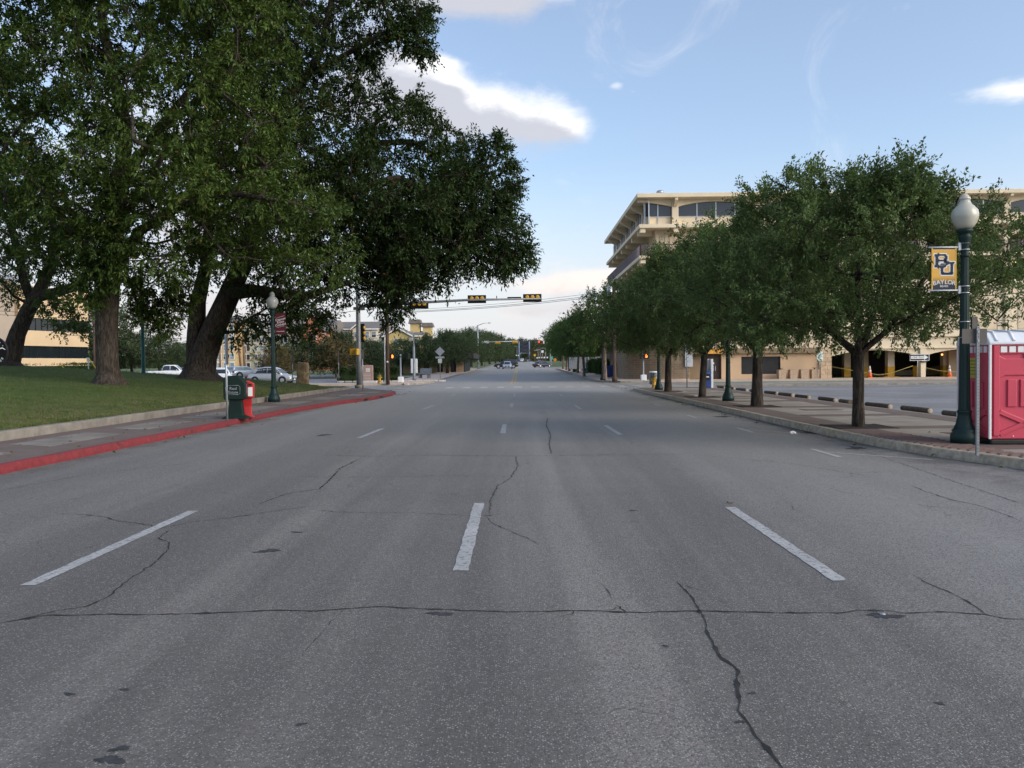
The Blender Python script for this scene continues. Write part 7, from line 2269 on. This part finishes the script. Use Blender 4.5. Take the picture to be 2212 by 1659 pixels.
# ------------------------------------------------------------------ vehicles
def car(label, loc, rot, paint, kind='sedan', L=4.4, W=1.75, H=1.46, glass=CARGLASS, group=None, name='parked_car', cat='car'):
    """x forward; body and cabin lofted from sections, glazing, lamps, wheels as parts"""
    t = thing(name, label, cat, loc, rot, group)
    w = W / 2
    if kind == 'sedan':
        prof = [(-.50, .42, .62, .80), (-.485, .30, .80, .90), (-.42, .22, .90, .97), (-.28, .20, .93, 1), (0, .19, .92, 1), (.22, .19, .90, 1), (.36, .2, .82, .97), (.46, .24, .70, .90), (.495, .36, .58, .78)]
        cab = [(-.40, .90, .91, .80, .62), (-.27, .92, H * .92, .84, .62), (-.12, .92, H, .86, .64), (.06, .92, H * .985, .86, .64), (.155, .91, H * .90, .85, .64), (.30, .86, .875, .82, .70)]
    elif kind == 'suv':
        prof = [(-.50, .45, .80, .85), (-.485, .36, .98, .93), (-.40, .30, 1.06, .99), (0, .28, 1.05, 1), (.24, .28, 1.04, 1), (.38, .3, 1.0, .98), (.47, .34, .92, .92), (.497, .45, .75, .82)]
        cab = [(-.49, 1.0, 1.05, .86, .80), (-.45, 1.04, H * .95, .86, .74), (-.35, 1.05, H, .87, .74), (.02, 1.04, H, .87, .74), (.10, 1.03, H * .94, .86, .74), (.25, 1.0, 1.03, .84, .78)]
    elif kind == 'pickup':
        prof = [(-.50, .50, .85, .9), (-.49, .42, 1.02, .95), (-.40, .38, 1.06, .99), (0, .36, 1.08, 1), (.22, .36, 1.08, 1), (.38, .38, 1.06, .98), (.475, .42, .98, .93), (.497, .5, .8, .85)]
        cab = [(-.14, 1.05, 1.08, .9, .8), (-.12, 1.06, H * .95, .88, .76), (-.06, 1.06, H, .88, .76), (.10, 1.07, H, .88, .76), (.14, 1.07, H * .95, .87, .76), (.26, 1.06, 1.09, .86, .8)]
    else:
        prof = [(-.50, .42, .75, .85), (-.48, .32, .90, .93), (-.40, .24, .95, .98), (0, .2, .93, 1), (.24, .2, .90, 1), (.38, .22, .82, .97), (.465, .26, .68, .9), (.497, .38, .56, .78)]
        cab = [(-.475, .90, .95, .8, .72), (-.42, .94, H * .90, .84, .64), (-.30, .94, H * .99, .86, .65), (.0, .93, H, .86, .65), (.12, .92, H * .93, .85, .65), (.30, .86, .88, .82, .7)]
    secs = []
    for x, z0, z1, f in prof:
        X, ww = x * L, w * f
        zm = z0 + (z1 - z0) * .55
        secs.append([(X, -ww * .86, z0), (X, -ww * .97, z0 + .08), (X, -ww, zm), (X, -ww * .95, z1 - .05), (X, -ww * .80, z1), (X, ww * .80, z1), (X, ww * .95, z1 - .05), (X, ww, zm), (X, ww * .97, z0 + .08), (X, ww * .86, z0)])
    MB().loft(secs).build('body', paint, t)
    csec = []
    for x, zb_, zt_, fb, ft in cab:
        X = x * L
        csec.append([(X, -w * fb, zb_ - .03), (X, -w * (fb * .45 + ft * .55), zb_ + (zt_ - zb_) * .6), (X, -w * ft, zt_ - .03), (X, -w * ft * .8, zt_), (X, w * ft * .8, zt_), (X, w * ft, zt_ - .03), (X, w * (fb * .45 + ft * .55), zb_ + (zt_ - zb_) * .6), (X, w * fb, zb_ - .03)])
    MB().loft(csec).build('cabin', paint, t)

    def surf(x, f, s):
        """point on the cabin's side at fraction f of its height, a little proud"""
        for a, b in zip(cab, cab[1:]):
            if a[0] <= x <= b[0]:
                u = (x - a[0]) / (b[0] - a[0]); zb_, zt_, fb, ft = [a[k] + (b[k] - a[k]) * u for k in (1, 2, 3, 4)]
                break
        mid = fb * .45 + ft * .55
        yy = fb + (mid - fb) * f / .6 if f < .6 else mid + (ft - mid) * (f - .6) / .4
        return (x * L, s * (w * yy + .012), zb_ - .0 + (zt_ - .03 - zb_) * f)
    xs = [c[0] for c in cab]
    a, b = xs[0] + (xs[1] - xs[0]) * .75, xs[-2] + (xs[-1] - xs[-2]) * .72
    mid = (a + b) / 2 - .02
    for s in (-1, 1):
        for u0, u1 in ((a, mid - .006), (mid + .006, b)):
            n = 6; top, bot = [], []
            for k in range(n + 1):
                x = u0 + (u1 - u0) * k / n
                top.append(surf(x, .88, s)); bot.append(surf(x, .10, s))
            MB().add(bot + top, [(k, k + 1, n + 2 + k, n + 1 + k) for k in range(n)]).build('side_window', glass, t)
    for nm, i0, i1, sg in (('windscreen', -2, -1, 1), ('rear_window', 1, 0, -1)):
        c0, c1 = cab[i0], cab[i1]
        q = []
        for u in (.08, .9):
            x = (c0[0] + (c1[0] - c0[0]) * u) * L; z = c0[2] + (c1[2] - c0[2]) * u; ft = c0[4] + (c1[4] - c0[4]) * u
            q += [(x + sg * .012, -w * ft * .86, z + .012), (x + sg * .012, w * ft * .86, z + .012)]
        MB().add(q, [(0, 1, 3, 2)]).build(nm, glass, t)
    wr = .31 if kind in ('sedan', 'hatch') else .39
    for x in (-.30, .31):
        for s in (-1, 1):
            arch = MB().lathe([(wr * 1.18, -.02), (wr * 1.18, .03)], (0, 0, 0), 20).build('wheel_arch', BLACK, t, loc=(x * L, s * (w - .02), wr + .02), rot=(math.pi / 2, 0, 0))
            wh = MB().lathe([(wr * .6, -.09), (wr * .95, -.09), (wr, -.06), (wr, .06), (wr * .95, .09), (wr * .6, .09)], (0, 0, 0), 22).build('wheel', TYRE, t, loc=(x * L, s * (w - .05), wr), rot=(math.pi / 2, 0, 0))
            MB().lathe([(wr * .64, -.096), (wr * .6, -.1), (wr * .2, -.085), (0, -.085), ], (0, 0, 0), 18).build('rim', RIM, wh, rot=(0, 0 if s > 0 else math.pi, 0) if False else (0, 0, 0))
            MB().lathe([(wr * .64, .096), (wr * .6, .1), (wr * .2, .085), (0, .085)], (0, 0, 0), 18).build('rim', RIM, wh)
    p_ = prof[-2]; q_ = prof[1]
    for s in (-1, 1):
        MB().ball((p_[0] * L, s * w * p_[3] * .78, p_[1] + (p_[2] - p_[1]) * .75), (.14, .2, .09), 10, 6).build('headlight', HEADL, t)
        MB().ball((q_[0] * L, s * w * q_[3] * .84, q_[1] + (q_[2] - q_[1]) * .78), (.10, .18, .12), 10, 6).build('taillight', TAIL, t)
        MB().ball(((xs[-2] + .03) * L, s * (w * .98), cab[-1][1] + .08), (.09, .1, .07), 8, 6).build('mirror', paint, t)
    MB().box(prof[-1][0] * L - .03, prof[-1][0] * L + .03, -w * .45, w * .45, prof[-1][1] + .0, prof[-1][1] + .16).build('grille', BLACK, t, bevel=.02)
    MB().box(prof[-1][0] * L + .03, prof[-1][0] * L + .04, -.16, .16, prof[-1][1] - .02, prof[-1][1] + .08).build('number_plate', PRINTW, t)
    return t


def paint(name, c, metal=.3):
    return mat(name, c, .28, metal, var=.03, coat=.6, spec=.5)


SILVER, WHITEC = paint('car_silver', (.50, .51, .53), .5), paint('car_white', (.76, .77, .78), .0)
BLKC, BLUEG = paint('car_black', (.016, .015, .016), .2), paint('car_blue_silver', (.36, .41, .49), .5)
NAVYC, PALEB, REDC = paint('car_dark_blue', (.02, .028, .045), .3), paint('car_pale_blue', (.48, .55, .62), .3), paint('car_dark_red', (.16, .02, .02), .2)
ysed = 77.0
car('silver sedan parked side-on beyond the lawn', (at(588, 800, ysed).x, ysed, rz(ysed) + .06), R(-8), SILVER, 'sedan', 4.35, 1.76, 1.56)
yw = 80.0
car('white sedan facing the lawn beside the leaning trunk', (at(468, 800, yw).x, yw + 1.0, rz(yw) + .06), R(-62), WHITEC, 'sedan', 4.8, 1.86, 1.52)
ys_ = 97.0
car('pale blue utility car parked behind the silver sedan', (at(526, 800, ys_).x, ys_, rz(ys_) + .06), R(55), PALEB, 'suv', 3.9, 1.7, 1.5, CARGLASSL)
yk = 96.0
car('white pickup just showing over the lawn crest', (at(368, 803, yk).x, yk, rz(yk) + .06), R(10), WHITEC, 'pickup', 5.2, 1.9, 1.75)
car('dark red car just showing over the lawn crest', (at(402, 803, yk + 2).x, yk + 2, rz(yk) + .06), R(170), REDC, 'sedan', 4.5, 1.8, 1.5)
car('silver blue hatchback driving toward the crossing', (at(1096, 797, 163).x, 163, rz(163)), R(-90), BLUEG, 'hatch', 4.1, 1.8, 1.5, name='moving_car')
car('black pickup turning across the second crossing', (at(1093, 795, 172).x, 172, rz(172)), R(182), BLKC, 'suv', 5.1, 2.0, 1.85, CARGLASS, name='pickup_truck', cat='pickup')
car('dark blue sedan turning into the right side street', (at(1171, 790, 182).x, 182, rz(182)), R(40), NAVYC, 'sedan', 4.4, 1.8, 1.46, name='moving_car')
car('white utility car coming off the bridge', (at(1127.6, 780, 425).x, 425, rz(425)), R(-90), WHITEC, 'suv', 4.6, 1.9, 1.8, name='moving_car')
car('dark green sedan driving onto the bridge', (at(1134.6, 781, 395).x, 395, rz(395)), R(90), paint('car_dark_green', (.03, .06, .04)), 'sedan', 4.5, 1.8, 1.45, name='moving_car')
